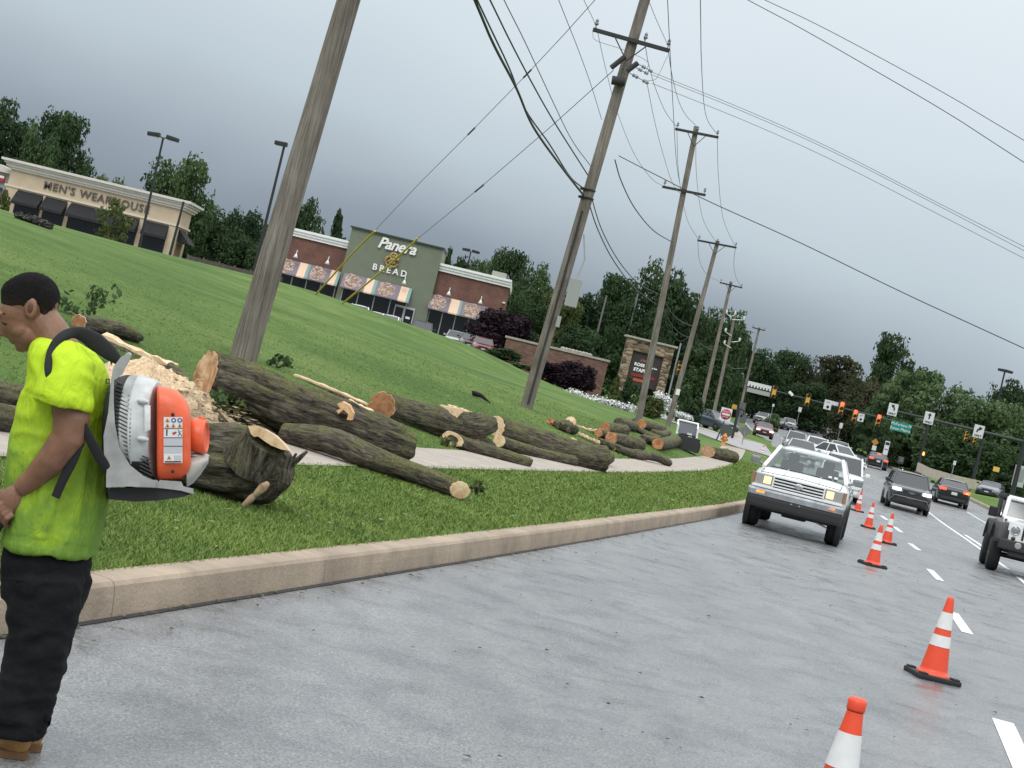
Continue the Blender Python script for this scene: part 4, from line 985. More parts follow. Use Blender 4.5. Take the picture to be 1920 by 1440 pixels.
c = at(1731, 851, 148); mb = MB(); mb.box(c, (.45, .2, .5), 0, None, .03); mb.box(c + Vector((0, -.12, .02)), (.12, .03, .34), 1); mb.box(c + Vector((0, -.12, 0)), (.22, .03, .12), 1)
tag(mb.build('crossing_signal', [dkmetal, mat('hand_orange', (.9, .25, .05), emis=4, ecol=(1, .25, .05))], None, c), 'small lit orange pedestrian crossing signal on the far mast', 'crossing signal')
c = at(1355 + 27, 764 , 160); mb = MB(); mb.box(at(1377, 763, 163), (.5, .2, .45), 0, None, .03); tag(mb.build('crossing_signal', mat('ped_yellow', (.55, .30, .06), rough=.5), None, at(1377, 763, 163)), 'orange pedestrian signal box above the red no entry sign', 'crossing signal')
mb = MB(); c = at(1483, 738, 149.6); mb.box(c, (.5, .25, .25), 0, Matrix.Rotation(.6, 3, 'Y'), .05); tag(mb.build('camera', lampm, None, c), 'small white camera on the far signal arm', 'camera')
sgw = mat('sign_white', (.62, .63, .64), rough=.45); sgk = mat('sign_black', (.01, .01, .01), rough=.5); sgr = mat('sign_red_face', (.42, .02, .03), rough=.45); sgb = mat('sign_back', (.12, .125, .125), rough=.5, metal=.3)
def board(name, lab, px, py, Y, wpx, hpx, m=None, draw=None, mats=(), post=None, cat='sign', group=None, rot=0, postm=None):
    k = Y / FPX; c = at(px, py, Y); w_, h_ = wpx * k, hpx * k
    o = thing(name, lab, cat, c if post is None else Vector((c.x, c.y, h1(c.x, c.y))), 0, group)
    mb = MB(); mb.box(c, (w_, .04, h_), 0, Matrix.Rotation(rot, 3, 'Y'), .01)
    if draw: draw(mb, c + Vector((0, -.03, 0)), w_, h_)
    mb.build('panel', [m or sgw] + list(mats), o)
    if post is not None:
        q = MB(); q.tube([Vector((c.x, c.y + .05, h1(c.x, c.y) - .1)), Vector((c.x, c.y + .05, c.z + h_ * .45))], .035, 6); q.build('post', postm or steel, o)
def arrow(kind):
    def d(mb, c, w_, h_):
        if kind == 'up': pts = [(0, -.12), (0, .2)]; tip = (0, .40); dr = (0, 1)
        elif kind == 'left': pts = [(.12, -.12), (.10, .1), (-.02, .24)]; tip = (-.22, .36); dr = (-.8, .5)
        else: pts = [(-.16, -.14), (-.12, .06), (.04, .2)]; tip = (.30, .26); dr = (1, .25)
        P = lambda p: c + Vector((p[0] * w_ * 1.1, 0, p[1] * h_ * .9 + h_ * .06))
        for a, b in zip(pts[:-1], pts[1:]):
            u = (P(b) - P(a)); n = Vector((-u.z, 0, u.x)).normalized() * w_ * .075; e = u * .08
            mb.add([P(a) - n - e, P(a) + n - e, P(b) + n + e, P(b) - n + e], [(0, 1, 2, 3)], 1)
        u = Vector((dr[0], 0, dr[1])).normalized(); n = Vector((-u.z, 0, u.x)) * w_ * .22; t = P(tip); bb = P(pts[-1]) - u * w_ * .04
        mb.add([t, bb + n, bb - n], [(0, 1, 2)], 1)
        text_into(mb, 'ONLY', facing(c + Vector((0, 0, -h_ * .34))), h_ * .22, .002, 1, 0, 1, h_ * .008)
    return d
AG = 'lane arrow signs on the near signal arm'
board('arrow_sign', 'white left arrow ONLY sign at the end of the near signal arm', 1674, 768, 99.6, 18, 23, None, arrow('left'), [sgk], group=AG)
board('arrow_sign', 'white straight ahead arrow ONLY sign on the middle of the near signal arm', 1742, 784, 99.6, 18, 23, None, arrow('up'), [sgk], group=AG)
board('arrow_sign', 'white right arrow ONLY sign on the near signal arm toward the right edge', 1835, 809, 99.6, 19, 24, None, arrow('right'), [sgk], group=AG)
def dot(mb, c, w_, h_):
    mb.lathe([(w_ * .2, 0), (w_ * .2, .01)], c + Vector((w_ * .05, 0, -h_ * .22)), (0, -1, 0), 10, 1); text_into(mb, 'LEFT', facing(c + Vector((0, 0, h_ * .25))), h_ * .2, .002, 1)
board('signal_sign', 'square white sign left of the leftmost red light', 1552, 759, 149.6, 14, 18, None, dot, [sgk]); board('signal_sign', 'square white sign between the middle and right red lights', 1614, 783, 149.6, 12, 15, None, dot, [sgk])
board('sign_panel', 'small pale panel behind the leftmost red light', 1566, 757, 149.9, 12, 7)
def green_t(mb, c, w_, h_):
    text_into(mb, 'McFarlane Pl', facing(c + Vector((0, 0, h_ * .22))), h_ * .42, .003, 1); text_into(mb, 'Eaton Metro', facing(c + Vector((0, 0, -h_ * .24))), h_ * .42, .003, 1)
board('street_sign', 'green street name sign with two lines of white lettering', 1689, 801, 149.6, 38, 18, mat('sign_green', (.0, .21, .17), rough=.45), green_t, [lampm])
def rag(mb, c, w_, h_):
    r = random.Random(4)
    for i in range(7): x = -w_ * .42 + w_ * .13 * i; mb.add([c + Vector((x, 0, -h_ * .5)), c + Vector((x + w_ * .07, 0, -h_ * .5)), c + Vector((x + w_ * .05, 0, -h_ * .1)), c + Vector((x + .02, 0, -h_ * .15))], [(0, 1, 2, 3)], 1)
board('overhead_board', 'upper long white board at the left end of the far signal arm', 1424, 724, 149.5, 45, 10, None, rag, [dkmetal]); board('overhead_board', 'lower long grey board under the upper white board', 1422, 735, 149.5, 44, 8, mat('board_grey', (.33, .34, .33), rough=.5))
def noentry(mb, c, w_, h_):
    mb.lathe([(w_ * .46, 0), (w_ * .46, .012), (.001, .012)], c, (0, -1, 0), 28, 1); q = c + Vector((0, -.02, 0)); mb.box(q, (w_ * .7, .012, w_ * .17), 0)
    text_into(mb, 'DO NOT', facing(q + Vector((0, 0, w_ * .23))), w_ * .18, .003, 0); text_into(mb, 'ENTER', facing(q - Vector((0, 0, w_ * .24))), w_ * .18, .003, 0)
board('no_entry_sign', 'square white sign with red disc reading DO NOT ENTER', 1361, 777, 112, 21, 24, None, noentry, [sgr], post=1, postm=dkmetal)
mb = MB(); b = at(1380, 790, 114); mb.tube([Vector((b.x, 114, h1(b.x, 114) - .1)), Vector((b.x, 114, b.z + 1.0))], .10, 8); tag(mb.build('post', dkmetal, None, (b.x, 114, h1(b.x, 114))), 'thick dark post just right of the red no entry sign', 'post')
mb = MB(); c = at(1362, 808, 98); k = 98 / FPX; mb.prism([c + Vector((13 * k * math.cos(a), 0, 13 * k * math.sin(a))) for a in np.arange(8) * math.pi / 4 + math.pi / 8], (0, .03, 0)); o = thing('road_sign', 'olive grey back of an octagonal stop sign on a leaning post', 'sign', ground(c.x, 98)); mb.build('panel', mat('octagon_back', (.075, .085, .07), rough=.5, metal=.2), o)
mb = MB(); mb.tube([at(1352, 806, 98.1), at(1337, 838, 98.1)], .045, 6); mb.build('post', dkmetal, o)
k = 104 / FPX; c = at(1397, 808, 104); o = thing('road_sign', 'grey back of a diamond shaped road sign', 'sign', ground(c.x, 104)); mb = MB(); mb.box(c, (17 * k, .03, 17 * k), 0, Matrix.Rotation(R(45), 3, 'Y') ); mb.build('panel', mat('diamond_back', (.16, .165, .165), rough=.5, metal=.2), o)
mb = MB(); mb.tube([Vector((c.x, 104.05, h1(c.x, 104) - .1)), c], .035, 6); mb.build('post', steel, o)
for q, lab in (((1392, 762), 'grey sign back uppermost of the cluster right of the no entry sign'), ((1393, 786), 'grey sign back lowest of the cluster right of the no entry sign'), ((1387, 774), 'grey sign back in the middle of the cluster right of the no entry sign')): board('road_sign', lab, *q, 150, 12, 15, sgb, None, (), post=1)
board('warning_sign', 'orange diamond warning sign on the right bank', 1641, 829, 150, 10, 10, mat('sign_orange', (.42, .20, .03), rough=.5), rot=R(45), post=1); board('plaque', 'small white plaque below the orange diamond sign', 1639, 840, 149.9, 8, 9, None)
board('road_sign', 'white and black road sign panel on the right bank beside the far sedan', 1662, 840, 135, 9, 26, None, lambda mb, c, w_, h_: (mb.box(c + Vector((0, 0, h_ * .32)), (w_ * .8, .01, h_ * .2), 1), mb.box(c + Vector((0, 0, -h_ * .1)), (w_ * .7, .01, h_ * .05), 1)), [sgk], post=1)
board('road_sign', 'small white sign above the road right of the dark far vehicles', 1577, 798, 210, 6, 10, None, None, (), post=1); board('road_sign', 'small white sign at the far left of the distant road', 1500, 768, 210, 6, 9, None, None, (), post=1); board('road_sign', 'small white round sign beside the pale green bush', 1450, 760, 204, 4, 5, None, None, (), post=1)
board('bollard_sign', 'thin white topped marker post in front of the pale path', 1790, 868, 125, 5, 8, None, None, (), post=1); board('yard_sign', 'small yellow sign in front of the dark shrubs on the right', 1868, 880, 132, 12, 9, mat('sign_yellow', (.7, .45, .10), rough=.5), None, (), post=1, postm=dkmetal)
c = at(1689, 862, 140); mb = MB(); mb.box(c - Vector((0, 0, .05)), (.5, .4, .62), 0, None, .12); mb.box(c - Vector((0, .22, .02)), (.32, .03, .36), 1, None, .01); tag(mb.build('yard_box', [mat('box_dark', (.05, .05, .05), rough=.6), sgb], None, c), 'small dark utility box with pale face on the right lawn', 'utility box')
mb = MB(); pts = [(1722, 869, 146), (1745, 880, 143), (1790, 893, 138), (1830, 902, 134), (1876, 914, 130)]
for (a, b) in zip(pts[:-1], pts[1:]):
    A, B = at(*a), at(*b); k = .72; mb.prism([A + Vector((0, 0, .1)), B + Vector((0, 0, .1)), B + Vector((0, 0, -k)), A + Vector((0, 0, -k))], (0, .3, 0))
tag(mb.build('retaining_wall', mat('pale_wall', (.50, .45, .36), rough=.85, var=.1, scale=2), None, at(1790, 893, 138)), 'long curved pale beige retaining wall on the right bank', 'wall')
# hydrant
o = thing('fire_hydrant', 'orange fire hydrant on the corner grass beside the log by the pickup', 'hydrant', ground(*at(1353, 845, 90).xy)); b = Vector(ORG[o.name]); hm = mat('hydrant_orange', (.55, .22, .04), rough=.5)
mb = MB(); mb.lathe([(.17, 0), (.17, .05), (.11, .06), (.11, .46), (.15, .48), (.15, .52), (.12, .6), (.05, .68), (.035, .72)], b, (0, 0, 1), 16); mb.build('barrel', hm, o)
for d in ((1, 0, 0), (-1, 0, 0), (0, -1, 0)): mb = MB(); mb.lathe([(.07, .08), (.07, .16), (.08, .16), (.08, .2), (.02, .22)], b + Vector((0, 0, .38)), d, 12); mb.build('nozzle_cap', hm, o)
# ================================================================== TRAFFIC CONES
co = mat('cone_orange', (.78, .075, .028), rough=.42, var=.06, scale=9); cw = mat('cone_reflective', (.72, .72, .71), rough=.4, var=.05, scale=14); crb = mat('cone_rubber', (.016, .016, .017), rough=.65)
def cone(p, rz, lab, first=[None], cap=False):
    if first[0] and not cap: return dup(first[0], p, rz, lab)
    o = thing('traffic_cone', lab, 'traffic cone', p, rz, 'orange cones marking the closed lane', world=False)
    rad = lambda z: .128 - .10 * (z - .04) / .71
    mb = MB(); pr = [(.15, .04), (.148, .06)] + [(rad(z), z) for z in np.linspace(.06, .735, 20)] + [(.024, .75), (.018, .748), (.016, .70)]
    if cap: pr = pr[:-3] + [(.036, .70), (.040, .71), (.040, .745), (.032, .758), (.012, .76)]
    mb.lathe(pr, (0, 0, 0), (0, 0, 1), 28); mb.build('cone_body', co, o)
    for z0, z1 in ((.30, .40), (.46, .61)):
        mb = MB(); mb.lathe([(rad(z) + .003, z) for z in np.linspace(z0, z1, 6)], (0, 0, 0), (0, 0, 1), 28, 0, True, False); mb.build('reflective_band', cw, o)
    mb = MB(); mb.box((0, 0, .022), (.40, .40, .044), 0, None, .016)
    for sx_ in (-1, 1):
        for sy in (-1, 1): mb.box((sx_ * .15, sy * .15, .05), (.07, .07, .02), 0, None, .008)
    mb.build('rubber_base', crb, o)
    if not cap: first[0] = o
    return o
def gp(px, py): p = G(px, py); return Vector((p.x, p.y, float(g(p.y))))
cone(gp(1747, 1272), .12, 'whole near cone standing alone left of the second white dash')
T = at(1607, 1320, 6.75); cone(Vector((T.x, 6.75, 0)), .5, 'nearest cone with a capped tip, cut off by the bottom of the photo', cap=True)
cone(gp(1635, 1061), .3, 'cone standing in front of and overlapping another in the middle distance'); cone(gp(1661, 1019), .2, 'cone partly hidden behind the overlapping cone in front of it')
cone(gp(1627, 990), -.1, 'second farthest cone of the line right of the white pickup'); cone(gp(1607, 959), .1, 'farthest cone of the line right of the white pickup'); cone(gp(1429, 850), 0, 'distant cone seen past the left mirror of the white pickup')
# ================================================================== VEHICLES
tyre = mat('tyre_rubber', (.014, .014, .015), rough=.85); rimm = mat('alloy', (.36, .37, .38), rough=.35, metal=.7); chrome = mat('chrome', (.62, .63, .65), rough=.14, metal=.9)
carglass = mat('car_glass', (.022, .027, .028), rough=.04, spec=.9); plast = mat('car_trim', (.02, .02, .021), rough=.6)
lit_w = mat('headlamp_lit', (.95, .92, .85), emis=2.2, ecol=(1, .95, .85)); lit_y = mat('headlamp_warm', (.9, .7, .4), emis=.95, ecol=(1, .66, .26)); amber = mat('amber_lit', (.95, .4, .05), emis=1.2, ecol=(1, .40, .02)); red_t = mat('tail_red_lit', (.7, .03, .02), emis=1.6, ecol=(1, .10, .05)); red_d = mat('tail_red', (.20, .012, .012), rough=.2); clearl = mat('lamp_clear', (.34, .33, .31), rough=.12)
plate = mat('plate', (.6, .61, .62), rough=.5)
def paint(nm, c, metal=.25, rough=.28): return mat('paint_' + nm, c, rough=rough, metal=metal, coat=.7)
PW = paint('white', (.80, .81, .81), 0); PK = paint('black', (.014, .015, .017)); PG_ = paint('charcoal', (.045, .047, .053), .5); PS = paint('silver', (.42, .43, .44), .5); PR = paint('maroon', (.16, .015, .018)); PB = paint('slate', (.04, .055, .075), .4); PD = paint('dark', (.03, .03, .034))
def wheel(o, x, y, Rw, wd, side, rim=True, knob=False):
    mb = MB(); p = [(Rw * .62, -wd / 2), (Rw * .9, -wd / 2), (Rw * .985, -wd * .36), (Rw, -wd * .2), (Rw, wd * .2), (Rw * .985, wd * .36), (Rw * .9, wd / 2), (Rw * .62, wd / 2)]
    mb.lathe(p, (x, y, Rw), (1, 0, 0), 26)
    w_ = mb.build('wheel', tyre, o)
    if rim:
        mb = MB(); xs = x + side * wd * .42
        mb.lathe([(Rw * .63, 0), (Rw * .60, .015), (Rw * .5, -.03), (Rw * .18, -.01), (Rw * .15, .02), (.01, .025)] , (xs, y, Rw), (side, 0, 0), 22)
        for k in range(5):
            a = k * 2 * math.pi / 5; c = Vector((xs + side * .006, y + Rw * .38 * math.cos(a), Rw + Rw * .38 * math.sin(a))); mb.lathe([(Rw * .12, -.01), (Rw * .12, .004), (.005, .004)], c, (side, 0, 0), 8, 1)
        mb.build('rim', [rimm, black], w_)
def car(name, lab, pos, yaw, s, group=None, cat='car'):
    """vehicle with its front towards local -Y"""
    o = thing(name, lab, cat, pos, -yaw if not s.get('away') else math.pi - yaw, group, world=False)
    L_, W, Ht = s['L'], s['W'], s['H']; w2 = W / 2; zf, zc, zd, clr = s['zf'], s['zc'], s['zd'], s['clr']; yc, yw, yr, yb = s['yc'], s['yw'], s['yr'], s['yb']; P_ = s['paint']; y0 = -L_ / 2; Rw = s['R']
    mb = MB(); st = [(0, .82, zf - .20, clr + .12), (.05, .90, zf - .08, clr + .04), (.16, .955, zf - .01, clr), (.45, .99, zf + .03, clr), (yc * .6, 1, (zf + zc) / 2 + .05, clr), (yc, 1, zc, clr), ((yc + yb) / 2, 1.0, (zc + zd) / 2 + .02, clr), (yb, .995, zd, clr), (L_ - .35, .98, zd - .01, clr + .02), (L_ - .10, .93, zd - .05, clr + .05), (L_, .86, zd - .22, clr + .14)]
    rings = []
    for y, f, zt, zb in st:
        h = [(0, zt + .035), (.55, zt + .025), (.80, zt), (.93, zt - .045), (.985, zt - .13), (1.0, zt - .27), (1.0, (zt + zb) * .5), (.985, zb + .12), (.93, zb + .02), (.5, zb)]
        r1 = [(f * w2 * a, y0 + y, z) for a, z in h]; rings.append(r1 + [(-x, yy, z) for x, yy, z in r1[::-1][:-1]])
    mb.loft(rings); mb.build('body', P_, o)
    wb, wt = w2 * .88, w2 * s.get('tumble', .70)
    A = {'fl': (wb, y0 + yc, zc), 'tl': (wt, y0 + yw, Ht - .05), 'tr': (wt, y0 + yr, Ht - .07), 'rl': (wb, y0 + yb, zd)}
    V = lambda k, sd=1, ins=0.: Vector((A[k][0] * sd * (1 - ins), A[k][1], A[k][2]))
    gm = s.get('glass', carglass)
    mb = MB(); mb.quad(V('fl', -1), V('fl'), V('tl'), V('tl', -1)); mb.build('windshield', gm, o)
    mb = MB(); mb.quad(V('rl'), V('rl', -1), V('tr', -1), V('tr')); mb.build('rear_window', gm, o)
    for sd in (-1, 1):
        mb = MB(); q = [V('fl', sd), V('rl', sd), V('tr', sd), V('tl', sd)]; mb.quad(*(q if sd > 0 else q[::-1])); mb.build('side_window', gm, o)
    mb = MB(); rr = []
    for y, dz in ((y0 + yw - .04, -.035), (y0 + yw + .12, 0.0), (y0 + (yw + yr) / 2, .02), (y0 + yr - .12, 0), (y0 + yr + .04, -.05)):
        rr.append([(x * wt, y, Ht + dz - .05 * abs(x) ** 2.5) for x in np.linspace(-1.03, 1.03, 9)] + [(x * wt, y, Ht - .085 + dz * .3) for x in (1.0, .5, 0, -.5, -1.0)])
    mb.loft(rr)
    for sd in (-1, 1):
        mb.tube([V('fl', sd), V('tl', sd)], .042, 8); mb.tube([V('rl', sd), V('tr', sd)], .05, 8); mb.tube([V('tl', sd), V('tr', sd)], .04, 8)
        for f in s.get('bp', (.5,)): mb.tube([V('fl', sd).lerp(V('rl', sd), f), V('tl', sd).lerp(V('tr', sd), f)], .035, 6)
    mb.build('roof', P_, o)
    yfa, yra = y0 + s.get('fa', .92), y0 + L_ - s.get('ra', 1.0); wd = s.get('wd', .22)
    for y in (yfa, yra):
        for sd in (-1, 1):
            mb = MB(); mb.lathe([(Rw * 1.13, -.1), (Rw * 1.13, .004), (.01, .004)], (sd * (w2 - .002), y, Rw + .01), (sd, 0, 0), 24); mb.build('wheel_arch', plast, o)
            wheel(o, sd * (w2 - wd / 2 + .018), y, Rw, wd, sd)
    for sd in (-1, 1):
        mb = MB(); c = Vector((sd * (w2 + .10), y0 + yc + .28, zc + .10)); mb.box(c, (.20, .10, .15), 0, None, .04); mb.tube([c, Vector((sd * w2 * .9, y0 + yc + .3, zc + .02))], .03, 6); mb.build('mirror', s.get('mirror', P_), o)
        mb = MB(); x = sd * (w2 + .004)
        for f in (.28, .62): mb.box((x, y0 + yc + (yb - yc) * f, zc - .17), (.02, .16, .03))
        mb.build('door_handle', P_, o)
    if s.get('detail', 1):
        mb = MB(); hz = zf - .10
        for sd in (-1, 1):
            mb = MB(); mb.box((sd * w2 * .70, y0 + .07, hz), (w2 * .40, .14, .13), 0, Matrix.Rotation(sd * .25, 3, 'Z'), .03); mb.build('headlight', s.get('hl', clearl), o)
            mb = MB(); mb.box((sd * w2 * .70, y0 + L_ - .06, zd - .16), (w2 * .42, .13, .15), 0, Matrix.Rotation(-sd * .25, 3, 'Z'), .03); mb.build('taillight', s.get('tl', red_d), o)
        mb = MB(); mb.box((0, y0 + .03, hz - .02), (w2 * .85, .08, .13), 0, None, .02); mb.box((0, y0 + .02, clr + .20), (w2 * 1.25, .1, .16), 0, None, .03); mb.build('grille', plast, o)
        mb = MB(); mb.box((0, y0 - .012, clr + .28), (.31, .012, .155)); mb.box((0, y0 + L_ + .012, zd - .32), (.31, .012, .155)); mb.build('number_plate', plate, o)
        mb = MB(); mb.box((0, y0 + L_ - .03, clr + .18), (w2 * 1.5, .1, .14), 0, None, .03); mb.build('rear_bumper', plast, o)
    return o
SED = dict(L=4.75, W=1.82, H=1.46, zf=.78, zc=.98, zd=1.02, clr=.2, yc=1.35, yw=2.05, yr=3.3, yb=3.95, R=.325, paint=PK)
SUV = dict(L=4.6, W=1.86, H=1.70, zf=.98, zc=1.10, zd=1.10, clr=.24, yc=1.15, yw=1.75, yr=4.2, yb=4.5, R=.355, paint=PG_, bp=(.33, .68), tumble=.74)
PUP = dict(L=5.5, W=1.95, H=1.85, zf=1.05, zc=1.2, zd=1.2, clr=.35, yc=1.5, yw=2.05, yr=3.2, yb=3.45, R=.39, paint=PK, bp=(.55,), tumble=.74)
def D_(b, **k): q = dict(b); q.update(k); return q
def onroad(px, py): p = G(px, py); return Vector((p.x, p.y, float(g(p.y)) if p.x > float(K(p.y)) else p.z))
def offs(p, yaw, dx, dy, away=False):
    a = -yaw if not away else math.pi - yaw
    q = Matrix.Rotation(a, 3, 'Z') @ Vector((dx, dy, 0)); r = p - q; r.z = p.z; return r
# --- white pickup ---------------------------------------------------------
def cabin_glass():
    m = bpy.data.materials.new('cabin_glass'); m.use_nodes = True; mk, bs, L = nodes(m)
    t = mk('ShaderNodeBsdfTransparent', {0: (.62, .68, .66, 1)}); gl = mk('ShaderNodeBsdfGlossy', {0: (.9, .95, .95, 1), 1: .03}); f = mk('ShaderNodeFresnel', {0: 1.7})
    x = mk('ShaderNodeMixShader', {0: f.outputs[0], 1: t.outputs[0], 2: gl.outputs[0]}); L.new(x.outputs[0], m.node_tree.nodes['Material Output'].inputs[0]); return m
CG = cabin_glass()
seatm = mat('seat_cloth', (.06, .065, .065), rough=.9)
yaw = R(13.6); mid = Vector((6.18, 32.4, 0))
s = D_(PUP, L=5.3, W=1.94, H=1.74, zf=1.10, zc=1.22, zd=1.22, clr=.50, yc=1.25, yw=1.98, yr=3.1, yb=3.3, R=.40, paint=PW, detail=0, wd=.30, fa=.85, mirror=mat('mirror_grey', (.28, .29, .30), rough=.25, metal=.5), tumble=.68, glass=CG)
tr_ = car('pickup_truck', 'white pickup truck with lit headlights facing the camera beside the kerb', offs(mid, yaw, 0, -5.3 / 2 + .85), yaw, s, None, 'pickup truck')
y0 = -5.3 / 2
for sd in (-1, 1):
    mb = MB(); mb.box((sd * .70, y0 + .03, .985), (.37, .12, .24), 0, None, .02); mb.box((sd * .70, y0 - .022, .985), (.33, .03, .20), 1, None, .01); mb.box((sd * .625, y0 - .03, .985), (.15, .03, .15), 2, None, .02); h = mb.build('headlight', [chrome, clearl, lit_y], tr_)
    mb = MB(); mb.box((sd * .915, y0 + .06, .985), (.06, .16, .22), 0, None, .012); mb.build('corner_lamp', mat('amber_lens', (.34, .17, .11), rough=.2), h)
    mb = MB(); mb.box((sd * .70, y0 - .085, .735), (.20, .05, .085), 0, None, .02); mb.build('turn_signal', amber, tr_)
mb = MB(); mb.box((0, y0 + .02, .985), (1.02, .08, .23), 0, None, .02)
for z in (.905, .965, 1.025, 1.085): mb.box((0, y0 - .035, z), (1.0, .04, .026), 1, None, .006)
for sd in (-1, 1): mb.box((sd * .505, y0 - .035, .99), (.03, .04, .22), 1, None, .006)
mb.ell((0, y0 - .06, .995), ((.09, 0, 0), (0, .015, 0), (0, 0, .06)), 14, 2); mb.build('grille', [black, PW, chrome], tr_)
mb = MB(); mb.box((0, y0 - .02, .845), (1.80, .10, .05), 0, None, .015); mb.build('valance', PW, tr_)
mb = MB(); mb.box((0, y0 - .03, .735), (1.92, .16, .15), 0, None, .045); mb.build('bumper', mat('chrome_dull', (.55, .57, .59), rough=.22, metal=.85, var=.25, scale=6), tr_)
mb = MB(); mb.box((0, y0 + .0, .55), (1.90, .2, .24), 0, None, .06); mb.box((0, y0 + .3, .47), (1.5, .5, .16), 0, None, .05)
for x in (-.06, .1): mb.box((x, y0 - .105, .63), (.03, .02, .03), 1)
mb.build('lower_bumper', [plast, chrome], tr_)
mb = MB(); mb.tube([(-.8, y0 + .85, .40), (.8, y0 + .85, .40)], .05, 8); mb.box((0, y0 + .9, .42), (.5, .6, .2), 0, None, .05); mb.tube([(-.62, y0 + .5, .42), (-.45, y0 + .5, .40)], .02, 6, 1); mb.tube([(.45, y0 + .5, .38), (.70, y0 + .5, .32)], .02, 6, 1); mb.build('axle', [black, chrome], tr_)
mb = MB(); y1 = y0 + 3.35
for sd in (-1, 1): mb.box((sd * .80, y1 + .95, 1.25), (.28, 1.8, .06), 0, None, .02)
mb.build('bed_rail', PW, tr_)
mb = MB()
for sd in (-1, 1): mb.box((sd * .38, y0 + 2.75, 1.15), (.48, .16, .60), 0, None, .07); mb.box((sd * .38, y0 + 2.78, 1.52), (.24, .1, .18), 0, None, .04)
mb.box((0, y0 + 1.5, 1.13), (1.5, .5, .10), 0, None, .03); mb.build('seats', seatm, tr_)
mb = MB(); mb.box((0, y0 + 2.0, 1.56), (.22, .03, .07), 0, None, .02); mb.lathe([(.05, 0), (.05, .01), (.001, .01)], (-.02, y0 + 1.97, 1.50), (0, -1, 0), 10, 1); mb.box((-.0, y0 + 1.93, 1.40), (.012, .012, .16), 0); mb.build('rear_view_mirror', [black, plate], tr_)
mb = MB()
for sd, x in ((1, -.35), (1, .25)): mb.tube([(x - .35, y0 + 1.20, 1.255), (x + .30, y0 + 1.24, 1.265)], .012, 5)
mb.build('wiper', black, tr_)
mb = MB()
for x in (.50, .62): mb.box((x, y0 + 1.335, 1.315), (.07, .008, .06), 0, Matrix.Rotation(-.95, 3, 'X'))
mb.build('sticker', plate, tr_)
mb = MB(); y0 = -5.3 / 2
for sd in (-1, 1): mb.tube([(sd * .80, y0 + .12, 1.123), (sd * .79, y0 + .7, 1.193), (sd * .78, y0 + 1.22, 1.243)], .007, 5)
mb.tube([(-.80, y0 + .12, 1.123), (0, y0 + .10, 1.155), (.80, y0 + .12, 1.123)], .007, 5)
for sd in (-1, 1): mb.tube([(sd * .965, y0 + 1.55, .62), (sd * .968, y0 + 1.5, 1.1)], .006, 5); mb.tube([(sd * .965, y0 + 2.55, .62), (sd * .966, y0 + 2.6, 1.1)], .006, 5)
mb.build('panel_seam', plast, tr_)
mb = MB()
for x in (-.35, .35): mb.tube([(x, y0 + .2, 1.155), (x * .95, y0 + 1.1, 1.262)], .012, 6)
mb.build('hood_crease', PW, tr_)
# --- grey compact sport utility ------------------------------------------
p = gp(1698, 958); yaw = R(9.3)
s = D_(SUV, hl=lit_w, paint=PG_)
rv = car('sport_utility', 'dark grey compact sport utility with lit headlights coming toward the camera right of the cones', offs(p, yaw, 0, -4.6 / 2 + .9), yaw, s, None, 'car')
mb = MB(); y0 = -2.3
mb.prism([(-.78, y0 - .02, .34), (.78, y0 - .02, .34), (.62, y0 - .03, .56), (-.62, y0 - .03, .56)], (0, .1, 0)); mb.build('lower_grille', plast, rv)
mb = MB(); mb.tube([(-.86, y0 + .05, .36), (-.70, y0 - .03, .60), (.70, y0 - .03, .60), (.86, y0 + .05, .36)], .03, 6); mb.prism([(-.2, y0 - .05, .84), (0, y0 - .06, .77), (.2, y0 - .05, .84), (0, y0 - .05, .87)], (0, .03, 0)); mb.build('bumper_trim', mat('trim_grey', (.16, .16, .17), rough=.3, metal=.5), rv)
mb = MB()
for sd in (-1, 1): mb.tube([(sd * .6, y0 + 1.9, 1.70), (sd * .6, y0 + 2.4, 1.745), (sd * .6, y0 + 3.9, 1.73)], .022, 6)
mb.lathe([(.04, 0), (.06, .02), (.01, .08)], (-.45, y0 + 1.95, 1.68), (0, 0, 1), 8); mb.build('roof_rail', chrome, rv)
# --- sedans driving away ------------------------------------------------------
s = D_(SED, tl=red_t, away=1)
p = gp(1781, 948); y_ = R(10.6); sd1 = car('sedan', 'black sedan driving away near the right kerb with lit tail lights', offs(p, y_, 0, 4.75 / 2 - .9, True), y_, s, 'sedans driving away', 'car')
mb = MB(); mb.box((0, 2.35, .90), (.8, .04, .05), 0); mb.build('boot_trim', chrome, sd1)
mb = MB(); mb.box((-.66, 2.375, .84), (.18, .05, .09), 0, None, .02); mb.build('turn_signal', amber, sd1)
p = gp(1642, 879); y_ = R(8.5); sd2 = car('sedan', 'black sedan driving away farther up the road by the right bank, brake light on', offs(p, y_, 0, 4.75 / 2 - .9, True), y_, s, 'sedans driving away', 'car')
mb = MB(); mb.box((0, 1.66, 1.33), (.3, .05, .05), 0); mb.build('brake_light', red_on, sd2)
